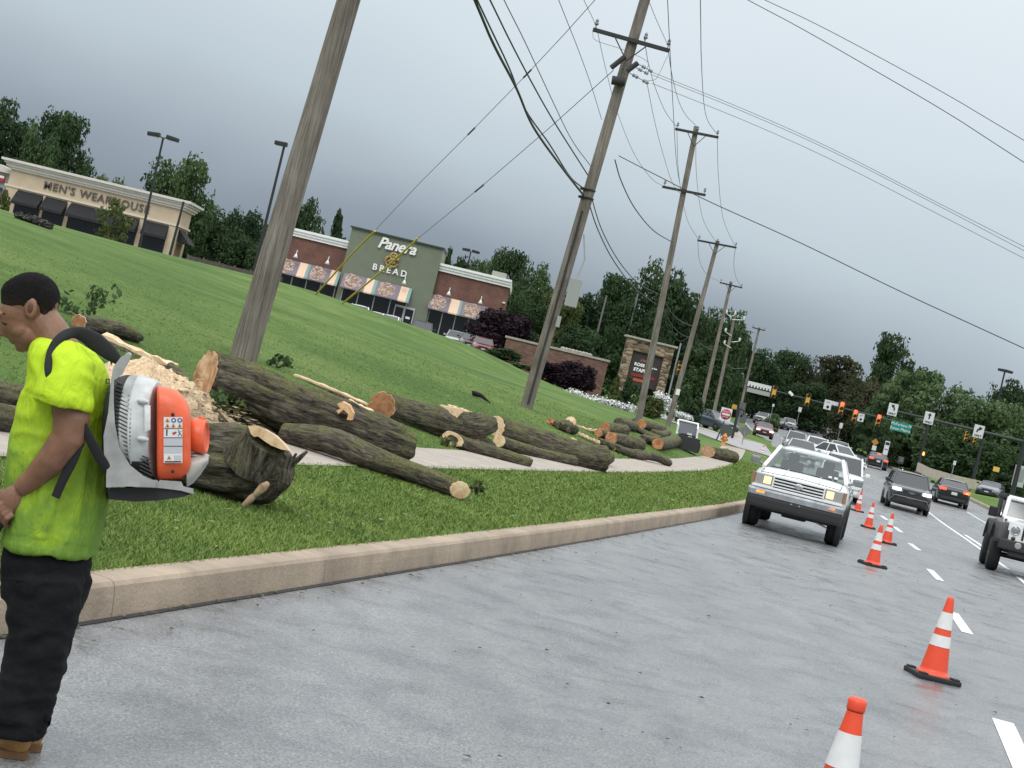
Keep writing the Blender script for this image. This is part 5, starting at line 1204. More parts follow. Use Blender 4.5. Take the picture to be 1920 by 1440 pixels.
# --- white off road vehicle at the right edge ------------------------------------
PJ = PW; w_pos = gp(1864, 1070); yaw = R(13.5); jp = offs(w_pos, yaw, -.70, -1.22)
jo = thing('off_road_vehicle', 'white off road vehicle with black fenders and black top, cut by the right edge', 'car', jp, -yaw, None, world=False)
mb = MB(); mb.box((0, .45, .98), (1.50, 2.9, .62), 0, None, .05); mb.box((0, -1.18, .98), (1.22, 1.15, .50), 0, None, .06)
mb.loft([[(-.60, -1.78, 1.14), (.60, -1.78, 1.14), (.60, -1.78, 1.20), (.3, -1.78, 1.235), (-.3, -1.78, 1.235), (-.60, -1.78, 1.20)], [(-.72, -.62, 1.2), (.72, -.62, 1.2), (.72, -.62, 1.27), (.36, -.62, 1.315), (-.36, -.62, 1.315), (-.72, -.62, 1.27)]]); mb.build('body', PJ, jo)
mb = MB(); mb.box((0, -1.80, 1.0), (1.32, .08, .50), 0, None, .03)
for i in range(7): mb.box((-.30 + .1 * i, -1.845, 1.03), (.052, .012, .34), 1, None, .005)
gr = mb.build('grille', [PJ, black], jo)
for sd in (-1, 1):
    mb = MB(); mb.lathe([(.108, -.01), (.108, .03), (.095, .035), (.09, .02)], (sd * .49, -1.84, 1.06), (0, -1, 0), 22, 0); mb.ell((sd * .49, -1.855, 1.06), ((.088, 0, 0), (0, .025, 0), (0, 0, .088)), 16, 1); mb.build('headlight', [chrome, mat('lamp_glass', (.30, .33, .34), rough=.08, metal=.4)], jo)
    mb = MB(); mb.lathe([(.05, 0), (.05, .02), (.001, .025)], (sd * .50, -1.843, .86), (0, -1, 0), 12); mb.build('turn_signal', mat('turn_brown', (.08, .025, .015), rough=.3), jo)
    for yy, ext in ((-1.25, 0), (1.22, 1)):
        mb = MB(); rings = []
        for a, b, zz in ((-.66, 0, .80), (-.60, 0, 1.02), (-.42, 0, 1.16), (0, 0, 1.19), (.42, 0, 1.14), (.62, 0, .96), (.70, 0, .74)):
            rings.append([(sd * .62, yy + a, zz), (sd * .94, yy + a, zz - .02), (sd * .95, yy + a, zz - .09), (sd * .62, yy + a, zz - .07)])
        mb.loft(rings, 0, True); mb.build('fender_flare', mat('flare_black', (.026, .027, .028), rough=.6), jo)
        wheel(jo, sd * .80, yy, .40, .27, sd)
    mb = MB(); c = Vector((sd * .98, -.28, 1.36)); mb.box(c, (.20, .10, .24), 0, None, .03); mb.box((sd * .85, -.28, 1.28), (.2, .06, .05)); mb.build('mirror', black, jo)
    mb = MB(); mb.box((sd * .752, .02, 1.49), (.02, .86, .40)); mb.build('side_window', carglass, jo)
    mb = MB(); mb.tube([(sd * .76, -.42, 1.30), (sd * .72, -.24, 1.76)], .03, 6); mb.tube([(sd * .76, .48, 1.28), (sd * .74, .48, 1.76)], .03, 6); mb.build('pillar', black, jo)
    mb = MB(); mb.box((sd * .752, 1.15, 1.52), (.02, 1.2, .42)); mb.build('soft_top_side', mat('soft_top', (.02, .021, .022), rough=.8), jo)
mb = MB(); a, b = Vector((0, -.60, 1.28)), Vector((0, -.36, 1.78))
for sd in (-1, 1): mb.tube([a + Vector((sd * .72, 0, 0)), b + Vector((sd * .68, 0, 0))], .055, 8)
mb.tube([b - Vector((.7, 0, 0)), b + Vector((.7, 0, 0))], .06, 8); mb.tube([a - Vector((.74, 0, 0)), a + Vector((.74, 0, 0))], .05, 8); mb.build('windshield_frame', PJ, jo)
mb = MB(); mb.quad(a + Vector((-.68, .02, .03)), a + Vector((.68, .02, .03)), b + Vector((.64, .02, -.03)), b + Vector((-.64, .02, -.03))); mb.build('windshield', mat('jeep_glass', (.07, .08, .082), rough=.05, spec=.8), jo)
mb = MB(); mb.box((0, .85, 1.80), (1.52, 2.4, .12), 0, None, .05); mb.box((0, 2.0, 1.5), (1.5, .06, .55)); mb.build('soft_top', _M['soft_top'], jo)
mb = MB()
for sd in (-1, 1): mb.box((sd * .36, .35, 1.25), (.46, .14, .66), 0, None, .06); mb.box((sd * .36, .38, 1.62), (.26, .1, .2), 0, None, .05)
mb.box((0, -.2, 1.22), (1.3, .3, .12)); mb.build('seats', seatm, jo)
mb = MB(); mb.box((0, -1.98, .70), (1.62, .22, .24), 0, None, .05); mb.box((0, -1.9, .52), (1.1, .2, .14), 0, None, .03); mb.build('bumper', mat('flare_black', (.026, .027, .028)), jo)
mb = MB()
for x in (-.38, .38): mb.lathe([(.07, 0), (.08, .02), (.06, .03), (.001, .02)], (x, -2.08, .72), (0, -1, 0), 14)
mb.build('fog_lamp', clearl, jo)
mb = MB(); mb.tube([(-.75, -1.25, .42), (.75, -1.25, .42)], .06, 8); mb.box((0, 0, .6), (1.3, 3.4, .2)); mb.build('chassis', black, jo)
mb = MB()
for sd in (-1, 1): mb.box((sd * .69, -1.0, 1.24), (.05, .06, .05)); mb.tube([(sd * .6, -.80, 1.27), (sd * .1, -.78, 1.31)], .012, 5)
mb.build('hood_latch', black, jo)
# --- queue behind the pickup and traffic farther up the hill ----------------------------
TRF = 'distant traffic on the road'
def far(name, lab, px, py, s, cat='car', dyaw=0, front=True, Y=None):
    if Y: q = at(px, py, Y); p = Vector((q.x, Y, float(g(Y)) if q.x > float(K(Y)) - .5 else h1(q.x, Y)))
    else: p = onroad(px, py)
    return car(name, lab, p, tang(p.y) + R(dyaw), s, TRF, cat)
far('sport_utility', 'white sport utility close behind the white pickup, right of its cab', 1567, 930, D_(SUV, paint=PW, H=1.85), Y=66)
far('sedan', 'white sedan turned sideways behind the white pickup queue', 1566, 868, D_(SED, paint=PW, H=1.62), dyaw=-38, Y=112)
far('sedan', 'pale silver sedan showing its windshield just above the pickup roof', 1498, 858, D_(SED, paint=PS, H=1.5, W=1.9), Y=98)
far('sedan', 'grey sedan behind the pale silver one above the pickup roof', 1490, 834, D_(SED, paint=PS, H=1.7), Y=128)
far('pickup_truck', 'white pickup nose between the silver sedan and the sideways white sedan', 1528, 848, D_(SUV, paint=PW), Y=122)
far('hatchback', 'small maroon car with lit headlights coming down the hill at the left', 1429, 820, D_(SED, paint=PR, hl=lit_w, L=4.2, yb=3.6, yr=3.1))
far('sport_utility', 'silver sport utility in the far left lane uphill of the maroon car', 1476, 806, D_(SUV, paint=PS))
far('sport_utility', 'large black sport utility in the middle of the far road', 1524, 806, D_(SUV, paint=PK, H=2.1, W=2.0, hl=PK))
far('pickup_truck', 'black pickup beside the large black sport utility', 1540, 806, D_(SUV, paint=PK, H=2.0, W=2.0, hl=PK), dyaw=3)
far('sedan', 'dark car with pale roof right of the black pickup', 1549, 815, D_(SUV, paint=PD, H=1.6))
far('sedan', 'dark maroon car behind the sideways white sedan', 1556, 824, D_(SUV, paint=paint('plum', (.05, .018, .022)), H=1.6))
far('sedan', 'silver car at the right end of the queue behind the sideways sedan', 1573, 838, D_(SUV, paint=PS, H=1.6), Y=150)
far('sport_utility', 'white car waiting at the far left kerb beside a pale green bush', 1436, 770, D_(SUV, paint=PS), dyaw=20, Y=222)
far('sedan', 'dark car half hidden right of the pale green bush', 1467, 782, D_(SED, paint=PB), dyaw=20, Y=224)
p = at(1334, 792, 128); p.z = h1(p.x, p.y) + .04
car('sedan', 'slate blue sedan crossing behind the third pole and the no entry sign', p, R(-38), D_(SED, paint=PB, H=1.52), TRF, 'car')
p = at(1872, 925, 122); p.z = h1(p.x, p.y)
car('sedan', 'dark sedan half hidden below the pale retaining wall on the right', at(1862, 901, 128) - Vector((0, 0, 1.5)), R(24), D_(SED, paint=PB, H=1.4), TRF, 'car')
PKG = 'cars parked in front of the bakery'
for px, py, s, lab, Y, yw in ((676, 573, D_(SUV, paint=PW, H=1.75), 'white sport utility parked at the left of the bakery door', 134, 4), (735, 592, D_(SED, paint=PW, H=1.5), 'white sedan roof showing over the crest in front of the bakery door', 132, -4), (708, 586, D_(SED, paint=PW, H=1.3), 'white car bonnet showing over the crest left of the white sedan roof', 136, 0), (795, 603, D_(SUV, paint=PK, H=1.75), 'black sport utility parked right of the bakery door', 132, 3), (860, 622, D_(SUV, paint=PS, H=1.7), 'silver sport utility parked under the right awning', 134, -3), (884, 626, D_(SED, paint=PD, H=1.5), 'dark sedan parked between the silver sport utility and the maroon car', 131, 2), (908, 633, D_(SED, paint=PR, H=1.5), 'maroon car parked at the right end of the row beside the purple tree', 128, 4)):
    q = at(px, py, Y); p = Vector((q.x, Y, q.z - s['H'])); p.z = max(p.z, h1(q.x, Y) - .5); p.z = q.z - s['H'] + .03
    car('parked_car', lab, p, R(-yw), s, PKG, 'car')
c = at(1911, 893, 112); mb = MB(); mb.box(c, (.7, .5, 1.5), 0, None, .04); mb.box(c + Vector((0, -.26, .1)), (.5, .03, .9), 1, None, .01)
tag(mb.build('signal_cabinet', [mat('cabinet_grey', (.42, .43, .43), rough=.5), steel], None, c - Vector((0, 0, .75))), 'pale grey roadside cabinet at the right edge behind the near signal mast', 'cabinet')
# ================================================================== FELLED LOGS
bark = mat('mossy_bark', (.05, .045, .035), rough=.95, spec=.2); mk, bs, L = nodes(bark)
t = mk('ShaderNodeTexCoord').outputs['Object']
gA = mk('ShaderNodeAttribute', attribute_name='grain').outputs['Vector']
gm_ = mk('ShaderNodeMapping', {'Vector': gA, 'Scale': (30, 30, 5.5)}).outputs[0]
n1 = mk('ShaderNodeTexNoise', {'Vector': gm_, 'Scale': 1., 'Detail': 8, 'Roughness': .68, 'Distortion': .7}).outputs[0]; n2 = mk('ShaderNodeTexNoise', {'Vector': t, 'Scale': 2.6, 'Detail': 7, 'Roughness': .72}).outputs[0]
nf = mk('ShaderNodeTexNoise', {'Vector': t, 'Scale': 42., 'Detail': 4, 'Roughness': .7}).outputs[0]
cbk = ramp(mk, n1, (.32, (.016, .014, .012)), (.46, (.068, .059, .046)), (.60, (.170, .148, .115)), (.76, (.31, .275, .22)))
cms = ramp(mk, nf, (.3, (.055, .060, .022)), (.7, (.25, .25, .10)))
gn = mk('ShaderNodeSeparateXYZ', {0: mk('ShaderNodeNewGeometry').outputs['Normal']}).outputs[2]
fm = mk('ShaderNodeMath', {0: gn, 1: .17, 2: -.07}, operation='MULTIPLY_ADD').outputs[0]; fs = mk('ShaderNodeMath', {0: fm, 1: n2}, operation='ADD').outputs[0]
L.new(mixc(mk, ramp(mk, fs, (.44, (0, 0, 0)), (.66, (.85, .85, .85))), cbk, cms), bs.inputs['Base Color'])
hm_ = mk('ShaderNodeMath', {0: n1, 1: mk('ShaderNodeMath', {0: nf, 1: .3}, operation='MULTIPLY').outputs[0]}, operation='ADD').outputs[0]
bp = mk('ShaderNodeBump', {'Strength': 1., 'Distance': .05, 'Height': hm_}); L.new(bp.outputs[0], bs.inputs['Normal'])
def woodmat(name, a, b, c, sc_=9):
    m = mat(name, a, rough=.8, spec=.3); mk, bs, L = nodes(m); t = mk('ShaderNodeTexCoord').outputs['Object']
    n = mk('ShaderNodeTexNoise', {'Vector': t, 'Scale': sc_, 'Detail': 6, 'Roughness': .65, 'Distortion': .6}).outputs[0]
    L.new(ramp(mk, n, (.30, a), (.52, b), (.70, c)), bs.inputs['Base Color']); bp = mk('ShaderNodeBump', {'Strength': .5, 'Distance': .02, 'Height': n}); L.new(bp.outputs[0], bs.inputs['Normal']); return m
patchy = woodmat('two_tone_cut_wood', (.17, .075, .038), (.50, .30, .16), (.74, .55, .36), 4.6); fresh = woodmat('fresh_cut_wood', (.50, .30, .15), (.72, .52, .32), (.80, .64, .44)); redw = woodmat('red_cut_wood', (.28, .10, .04), (.50, .22, .10), (.66, .40, .22)); heart = woodmat('brown_heartwood', (.20, .085, .04), (.34, .16, .08), (.42, .22, .12))
LG = 'felled logs and branches along the sidewalk'
def axis_pts(pts, rp, Y=None, lift=0):
    P = []; RR = []
    for (x, y), r in zip(pts, rp):
        yy = Y if Y else G(x - .2 * r, y + r * .97).y
        P.append((x, y)); RR.append(yy)
    return RR
def log(lab, pts, rp, Ya=None, Yb=None, cut='a', face=.45, cm=fresh, furrow=.09, nst=None, nseg=28, heartc=None, name='log', facez=0., hollow=False):
    ys = axis_pts(pts, rp); Ya = Ya or ys[0]; Yb = Yb or ys[-1]
    n0 = len(pts); C = []
    for i, ((x, y), r) in enumerate(zip(pts, rp)):
        Y = Ya + (Yb - Ya) * i / (n0 - 1); C.append((at(x, y, Y), r * Y / FPX))
    P = cr([c for c, _ in C], 8); rr = [float(np.interp(i / 8, range(n0), [r for _, r in C])) for i in range(len(P))]
    # resample to even, fine steps
    d = [0.]
    for i in range(1, len(P)): d.append(d[-1] + (P[i] - P[i - 1]).length)
    n = nst or max(8, min(110, int(d[-1] / .045))); ss = np.linspace(0, d[-1], n)
    Q = [Vector([float(np.interp(s_, d, [p[k] for p in P])) for k in range(3)]) for s_ in ss]; rq = [float(np.interp(s_, d, rr)) for s_ in ss]
    b = Q[0].lerp(Q[-1], .5); o = thing(name, lab, 'log' if name == 'log' else name.split('_')[-1], (b.x, b.y, h1(b.x, b.y)), 0, LG)
    sd_ = random.random() * 90
    def fn(i, a, p):
        u = Vector((math.cos(a) * 3.2, math.sin(a) * 3.2, ss[i] * 1.3 + sd_)); w_ = Vector((math.cos(a) * 9, math.sin(a) * 9, ss[i] * 1.7 + sd_))
        return 1 + .13 * noise.noise(u) + furrow * (.55 - abs(noise.noise(w_)) * 2.2) + .04 * noise.noise(Vector((p.x, p.y, p.z)) * 9)
    mb = MB(); rings = []; x = None
    for i, p in enumerate(Q):
        dd = (Q[min(i + 1, n - 1)] - Q[max(i - 1, 0)]).normalized()
        if x is None: x, y = frame(dd)
        else: x = (x - dd * x.dot(dd)).normalized(); y = dd.cross(x)
        rings.append([p + (x * math.cos(2 * math.pi * j / nseg) + y * math.sin(2 * math.pi * j / nseg)) * rq[i] * fn(i, 2 * math.pi * j / nseg, p) for j in range(nseg)])
    faces = []
    for e in ('a', 'b'):
        idx = 0 if e == 'a' else n - 1; ax = (Q[0] - Q[1]).normalized() if e == 'a' else (Q[-1] - Q[-2]).normalized()
        if e in cut:
            nn = (ax * (1 - face) + Vector((-.05, -1, facez)) * face).normalized()
            k = ax.dot(nn); new = []
            for v in rings[idx]:
                tpar = (Q[idx] - v).dot(nn) / max(k, .25); tpar = max(-1.6 * rq[idx], min(1.6 * rq[idx], tpar)); new.append(v + ax * tpar)
            sh = 3 if nseg > 20 else 2
            for q in range(1, sh + 1):   # ease the neighbouring rings so the bark runs cleanly up to the cut
                j = idx + q if e == 'a' else idx - q
                if 0 <= j < n:
                    f = 1 - q / (sh + 1); rings[j] = [v + (nv - v0) * f for v, nv, v0 in zip(rings[j], new, rings[idx])]
            rings[idx] = new; faces.append((new, nn, Q[idx], rq[idx]))
        else:
            c = Q[idx]; rings[idx] = [c + (v - c) * (.72 + .3 * noise.noise(v * 7)) + ax * rq[idx] * .35 * noise.noise(v * 5 + Vector((3, 1, 0))) for v in rings[idx]]
    mb.loft(rings, 0, True, True, True)
    mb.grain = [(math.cos(2 * math.pi * j / nseg) * rq[i] + sd_, math.sin(2 * math.pi * j / nseg) * rq[i], ss[i]) for i in range(n) for j in range(nseg)]
    mb.build('bark', bark, o)
    for ring, nn, c, r in faces:
        cf = MB(); cc = sum(ring, Vector()) / len(ring)
        def rg(f, dz): return [cc + (v - cc) * f + nn * dz for v in ring]
        L_ = [rg(.985, .004), rg(.93, .012), rg(.55, .010 + .006), rg(.25, .014)]
        if hollow: L_[2:] = [rg(.52, .008), rg(.42, -r * .5)]
        nr = len(ring)
        for i in range(len(L_) - 1):
            cf.add(L_[i] + L_[i + 1], [(j, (j + 1) % nr, nr + (j + 1) % nr, nr + j) for j in range(nr)], 1 if (heartc and i >= 1) else 0, False)
        cf.add(L_[-1] + [cc + nn * (.014 if not hollow else -r * .5)], [(j, (j + 1) % nr, nr) for j in range(nr)], 1 if (heartc or hollow) else 0)
        cf.build('cut_face', [cm, heartc or heart], o)
    return o, Q, rq
def chunk(pxs, Y, th, m, o, name, seed=0):
    r = random.Random(seed); a = [at(x, y, Y) for x, y in pxs]; mb = MB(); mb.prism(a, (0, th, 0), 0, 0); return mb.build(name, m, o)
# front crotch log behind the blower
o, Q, rq = log('thickest mossy stump log on the verge, right behind the backpack blower', [(286, 846), (350, 858), (410, 868), (462, 874), (508, 880), (538, 884)], [58, 66, 74, 72, 60, 30], 13.2, 12.9, cut='', furrow=.16, nseg=56, nst=64)
c0, c1 = at(468, 868, 12.85), at(500, 822, 12.74)
mb = MB(); ax_ = (c1 - c0).normalized(); mb.tube([c0, c0.lerp(c1, .5), c1 - ax_ * .015], [.24, .20, .17], 28, fn=lambda i, a, p: 1 + .12 * noise.noise(Vector((math.cos(a) * 2, math.sin(a) * 2, i + 5)))); mb.build('limb_stub', bark, o)
k = 12.72 / FPX; mb = MB(); poly = [at(x, y, 12.60) for x, y in ((465, 799), (478, 797), (495, 804), (515, 816), (532, 832), (541, 845), (528, 843), (510, 836), (497, 828), (484, 818), (476, 819), (470, 813))]
mb.prism(poly, (.0, .2, -.015)); mb.build('cut_face', fresh, o)
mb = MB()
def rind(p0, p1, Y, w0): mb.tube([at(p0[0], p0[1], Y), at((p0[0] + p1[0]) / 2 + 2, (p0[1] + p1[1]) / 2 - 3, Y - .03), at(p1[0], p1[1], Y)], [w0, w0 * 1.5, w0], 7, fn=lambda i, a, p: 1 + .4 * noise.noise(p * 14))
rind((458, 948), (480, 926), 12.62, .022); rind((478, 928), (503, 906), 12.60, .024); mb.build('torn_wood', woodmat('torn_wood', (.22, .14, .08), (.38, .27, .17), (.5, .38, .26)), o)
mb = MB(); mb.tube([at(540, 872, 13), at(558, 862, 13), at(576, 846, 13)], [.03, .024, .012], 7); mb.tube([at(545, 866, 13), at(556, 850, 13)], [.02, .01], 6); tag(mb.build('twig', bark, None, at(540, 872, 13)), 'short bare forked twig sticking up right of the stump log', 'twig', LG)
# long trunk
o, Q, rq = log('thickest furrowed trunk with a slanted two tone cut, lying below the near pole', [(386, 704), (470, 733), (560, 768), (640, 796), (715, 820), (772, 842)], [49, 48, 46, 43, 37, 27], 19.9, 20.6, cut='a', face=.30, cm=patchy, furrow=.13, nseg=56, nst=120)
def chunkp(name, pxs, Y, th, m, par): a = [at(x, y, Y) for x, y in pxs]; mb = MB(); mb.prism(a, (0, th, 0)); return mb.build(name, m, par)
chunkp('split_wood', [(632, 757), (642, 753), (655, 760), (662, 775), (658, 788), (650, 787), (653, 776), (644, 768), (634, 776), (631, 770), (638, 766)], 19.75, .25, woodmat('orange_cut_wood', (.55, .27, .11), (.70, .43, .22), (.80, .58, .36)), o)
log('smooth green branch crossing the sidewalk and ending in a pale cut on the verge', [(528, 812), (590, 820), (640, 833), (690, 856), (745, 876), (800, 895), (862, 919)], [19, 24, 25, 23, 20, 18, 17], 19.6, 18.4, cut='b', face=.55, cm=fresh, furrow=.04, nseg=28)
log('thin dark branch lying in the grass left of the smooth green branch', [(455, 786), (495, 797), (535, 808)], [9, 11, 12], cut='', furrow=.05, nseg=16)
log('short dark branch stub with an orange cut among leaves beside the blower', [(392, 775), (408, 788), (426, 800)], [15, 14, 8], cut='b', face=.6, cm=redw, nseg=18)
log('thick log with an upright reddish cut end right of the long trunk', [(716, 762), (760, 776), (810, 788), (856, 797)], [27, 28, 28, 26], 27.6, 28.6, cut='a', face=.5, cm=patchy, heartc=heart, furrow=.10, nseg=40)
o, Q, rq = log('brown mossy log piece joining the reddish cut log and the longest mossy log', [(846, 796), (880, 800), (905, 798), (926, 794)], [27, 26, 22, 16], 29, 29.5, cut='', furrow=.14, nseg=32)
chunkp('pale_chip', [(808, 768), (826, 759), (846, 764), (872, 768), (864, 776), (852, 788), (842, 778), (828, 772)], 28.3, .3, fresh, o)
log('short reddish brown piece tucked under the brown mossy log', [(884, 823), (902, 828), (920, 838)], [14, 14, 11], cut='a', face=.7, cm=redw, nseg=22)
log('longest mossy log in the middle, pale cut at its left end, lying across the sidewalk', [(928, 801), (985, 822), (1050, 845), (1100, 858), (1136, 862)], [22, 25, 27, 27, 24], 33, 33.6, cut='a', face=.45, cm=fresh, furrow=.08, nseg=40)
log('branch with a hollow pale cut end lying left of the longest mossy log', [(849, 823), (890, 838), (930, 850), (965, 862), (996, 868)], [13, 13, 12, 13, 10], cut='a', face=.75, furrow=.06, nseg=24, hollow=True)
log('thin branch lying close in front of the longest mossy log on the sidewalk', [(936, 827), (975, 840), (1020, 853), (1078, 865)], [12, 11, 10, 10], cut='a', face=.5, furrow=.06, nseg=22)
log('mossy crooked block at the right end of the longest mossy log', [(1085, 862), (1110, 864), (1138, 858)], [11, 13, 15], cut='', furrow=.12, nseg=24)
# far pile before the loader
o, Q, rq = log('dark burl with a round pale cut in the far log pile', [(1078, 806), (1062, 800), (1048, 797)], [10, 12, 9], cut='', furrow=.12, nseg=24)
c = at(1070, 792, Q[0].y - .28); mb = MB(); mb.lathe([(.15, 0), (.15, .05), (.13, .07), (.001, .075)], c, (-.15, -1, .25), 18); mb.build('cut_face', fresh, o)
log('broken slab end with orange wood at the left of the far log pile', [(1032, 790), (1052, 800), (1066, 808)], [6, 7, 6], cut='a', face=.6, cm=redw, nseg=16)
log('log with a reddish cut at the back of the far pile', [(1134, 804), (1152, 805), (1172, 807)], [11, 11, 10], cut='a', face=.6, cm=redw, furrow=.14, nseg=26)
log('big log with a reddish cut at the front of the far pile', [(1146, 822), (1168, 828), (1200, 834)], [11, 14, 13], cut='a', face=.6, cm=redw, furrow=.14, nseg=30)
log('crooked dark branch reaching from the far pile across the sidewalk', [(1124, 828), (1160, 842), (1195, 854), (1225, 856), (1256, 869)], [7, 8, 8, 8, 7], cut='', furrow=.1, nseg=18)
log('thin leaning branch behind the big far log', [(1172, 796), (1196, 806), (1216, 815), (1238, 824)], [5, 6, 6, 7], cut='', furrow=.08, nseg=16)
log('small log with a salmon cut end near the foot of the second pole', [(1203, 795), (1222, 801), (1242, 806)], [9, 10, 9], cut='a', face=.8, cm=redw, furrow=.1, nseg=22)
log('pale green branch lying behind the salmon cut log', [(1225, 812), (1240, 816), (1252, 812)], [7, 8, 7], cut='', nseg=16)
log('short log with a red brown cut held in front of the black loader', [(1233, 833), (1252, 831), (1272, 826)], [11, 12, 11], cut='a', face=.8, cm=redw, furrow=.08, nseg=26)
log('lone mossy log with a cut end on the corner grass beside the white pickup', [(1327, 847), (1344, 851), (1362, 855), (1379, 859)], [11, 12, 13, 11], cut='a', face=.8, cm=woodmat('tan_cut_wood', (.30, .17, .09), (.46, .28, .16), (.58, .40, .26)), furrow=.08, nseg=28)
for lab, pts, rp, c_ in (('short mossy chunk stacked at the back right of the far pile', [(1160, 793), (1176, 797), (1190, 800)], [10, 11, 9], ''), ('pale topped chunk between the two reddish cuts of the far pile', [(1122, 812), (1134, 816), (1146, 818)], [8, 9, 8], 'a'),
 ('stubby dark log right of the big far log', [(1206, 822), (1218, 826), (1230, 826)], [8, 9, 8], ''), ('thin bare branch poking up over the far pile', [(1168, 800), (1182, 788), (1196, 783)], [3, 2.5, 1.5], ''),
 ('small dark offcut in the grass left of the far pile', [(1010, 806), (1020, 811), (1030, 813)], [4, 5, 4], ''), ('slim branch lying under the front of the big far log', [(1150, 842), (1176, 846), (1204, 846)], [4, 5, 4], 'a'),
 ('knotty branch piece leaning on the brown mossy log', [(868, 786), (884, 800), (896, 818)], [7, 8, 7], 'a'), ('dark branch stub behind the right end of the longest mossy log', [(1098, 838), (1118, 842), (1136, 842)], [7, 7, 6], '')):
    log(lab, pts, rp, cut=c_, face=.75, cm=redw, furrow=.12, nseg=20)
# split slabs
def slab(lab, pts, w_, Ypts=None, m=fresh, th=.05, name='wood_slab'):
    Ys_ = [G(x, y + 3).y for x, y in pts]; Y = sum(Ys_) / len(Ys_); P = [at(x, y, Y) for x, y in pts]; k = w_ * Y / FPX
    o = thing(name, lab, 'slab', (P[0].x, P[0].y, h1(P[0].x, P[0].y)), 0, LG); r = random.Random(len(lab)); n = 14
    mb = MB(); Q = [Vector([float(np.interp(i / n * (len(P) - 1), range(len(P)), [p[c] for p in P])) for c in range(3)]) for i in range(n + 1)]
    rings = [[q + Vector((0, -th, k * r.uniform(.7, 1.2))), q + Vector((0, th * 4, k * r.uniform(.9, 1.3))), q + Vector((0, th * 4, -k)), q + Vector((0, -th, -k * r.uniform(.7, 1.1)))] for q in Q]
    mb.loft(rings, 0, False); mb.build('split_wood', m, o)
    mb = MB(); rings = [[q + Vector((0, -th - .04, -k * .1 * r.uniform(.5, 2))), q + Vector((0, -th - .005, k * .35 * r.uniform(.6, 1.4))), q + Vector((0, th * 3, -k * 1.6)), q + Vector((0, -th - .05, -k * 1.8 * r.uniform(.8, 1.1)))] for q in Q]
    mb.loft(rings, 0, False); mb.build('bark', bark, o)
slab('long thin bark slab with a pale edge lying on the bank above the long trunk', [(550, 706), (600, 724), (650, 745), (688, 762)], 5)
slab('pale split plank leaning between the long trunk and the reddish cut log', [(652, 756), (690, 774), (724, 794)], 7)
slab('long pale split plank in the far log pile', [(1084, 816), (1105, 826), (1124, 834)], 6); slab('pale split slab lying behind the far log pile plank', [(1076, 800), (1100, 808), (1140, 814)], 5)
slab('pale plank edge along the top of the sawdust heap behind the blower', [(190, 636), (240, 660), (290, 682), (326, 696)], 12); slab('pale flat chip beside the cut end of the long trunk', [(352, 735), (372, 742), (402, 748)], 6)
log('grey log with a pale hollow cut lying above the sawdust heap behind the shoulder', [(148, 604), (185, 612), (222, 618), (262, 634)], [15, 15, 15, 10], cut='a', face=.75, furrow=.12, nseg=30, heartc=heart)
log('grey brown log at the left edge behind the boy', [(-40, 776), (0, 785), (34, 790)], [30, 30, 26], cut='', furrow=.08, nseg=30); log('log with a tan cut face at the left edge above the grey one', [(42, 748), (5, 742), (-50, 730)], [28, 28, 26], cut='a', face=.85, cm=woodmat('tan2', (.40, .24, .12), (.55, .36, .2), (.62, .45, .28)), nseg=30)
slab('small pale chip lying in the grass in front of the far log pile', [(1070, 824), (1078, 828), (1086, 832)], 4)
slab('pale split plank resting on top of the brown mossy log', [(838, 764), (862, 770), (884, 778)], 5); slab('orange split sliver lying along the top of the longest mossy log', [(950, 796), (978, 806), (1004, 816)], 3)
slab('broken bark slab lying on the grass below the thickest furrowed trunk', [(590, 806), (612, 812), (636, 822)], 5, m=woodmat('weathered_wood', (.20, .14, .09), (.34, .26, .18), (.45, .36, .26)))
# sawdust heap
saw = woodmat('sawdust', (.30, .20, .11), (.62, .46, .29), (.76, .62, .44), 28)
p0, p1 = G(226, 720), G(372, 806); n = 70; V = []; mb = MB(); W_ = 44
for i in range(n + 1):
    f = i / n; c = p0.lerp(p1, f); c.z = 0
    for j in range(W_ + 1):
        u = j / W_ * 2 - 1; x = c.x + u * .35; y = c.y + u * 1.6; hh = .46 * (1 - f * .5) * max(0, 1 - u * u) ** .8 * math.sin(math.pi * min(1, max(0, f * .9 + .08))) ** .5
        hh *= 1 + .6 * noise.noise(Vector((x * 3.2, y * 3.2, 1))); V.append((x, y, h1(x, y) - .03 + hh + .07 * noise.noise(Vector((x * 9, y * 9, 2))) + .05 * noise.noise(Vector((x * 22, y * 22, 2)))))
W1 = W_ + 1; fs_ = [(i * W1 + j, i * W1 + j + 1, (i + 1) * W1 + j + 1, (i + 1) * W1 + j) for i in range(n) for j in range(W_)]
mb.add(V, fs_, 0, True); tag(mb.build('sawdust_heap', saw, None, p0), 'loose heap of pale sawdust on the bank behind the backpack blower', 'sawdust', None, 'stuff')
log('bark rimmed dark log lump between the sawdust heap and the long trunk', [(318, 690), (335, 706), (352, 724)], [12, 14, 10], cut='', furrow=.18, nseg=24)
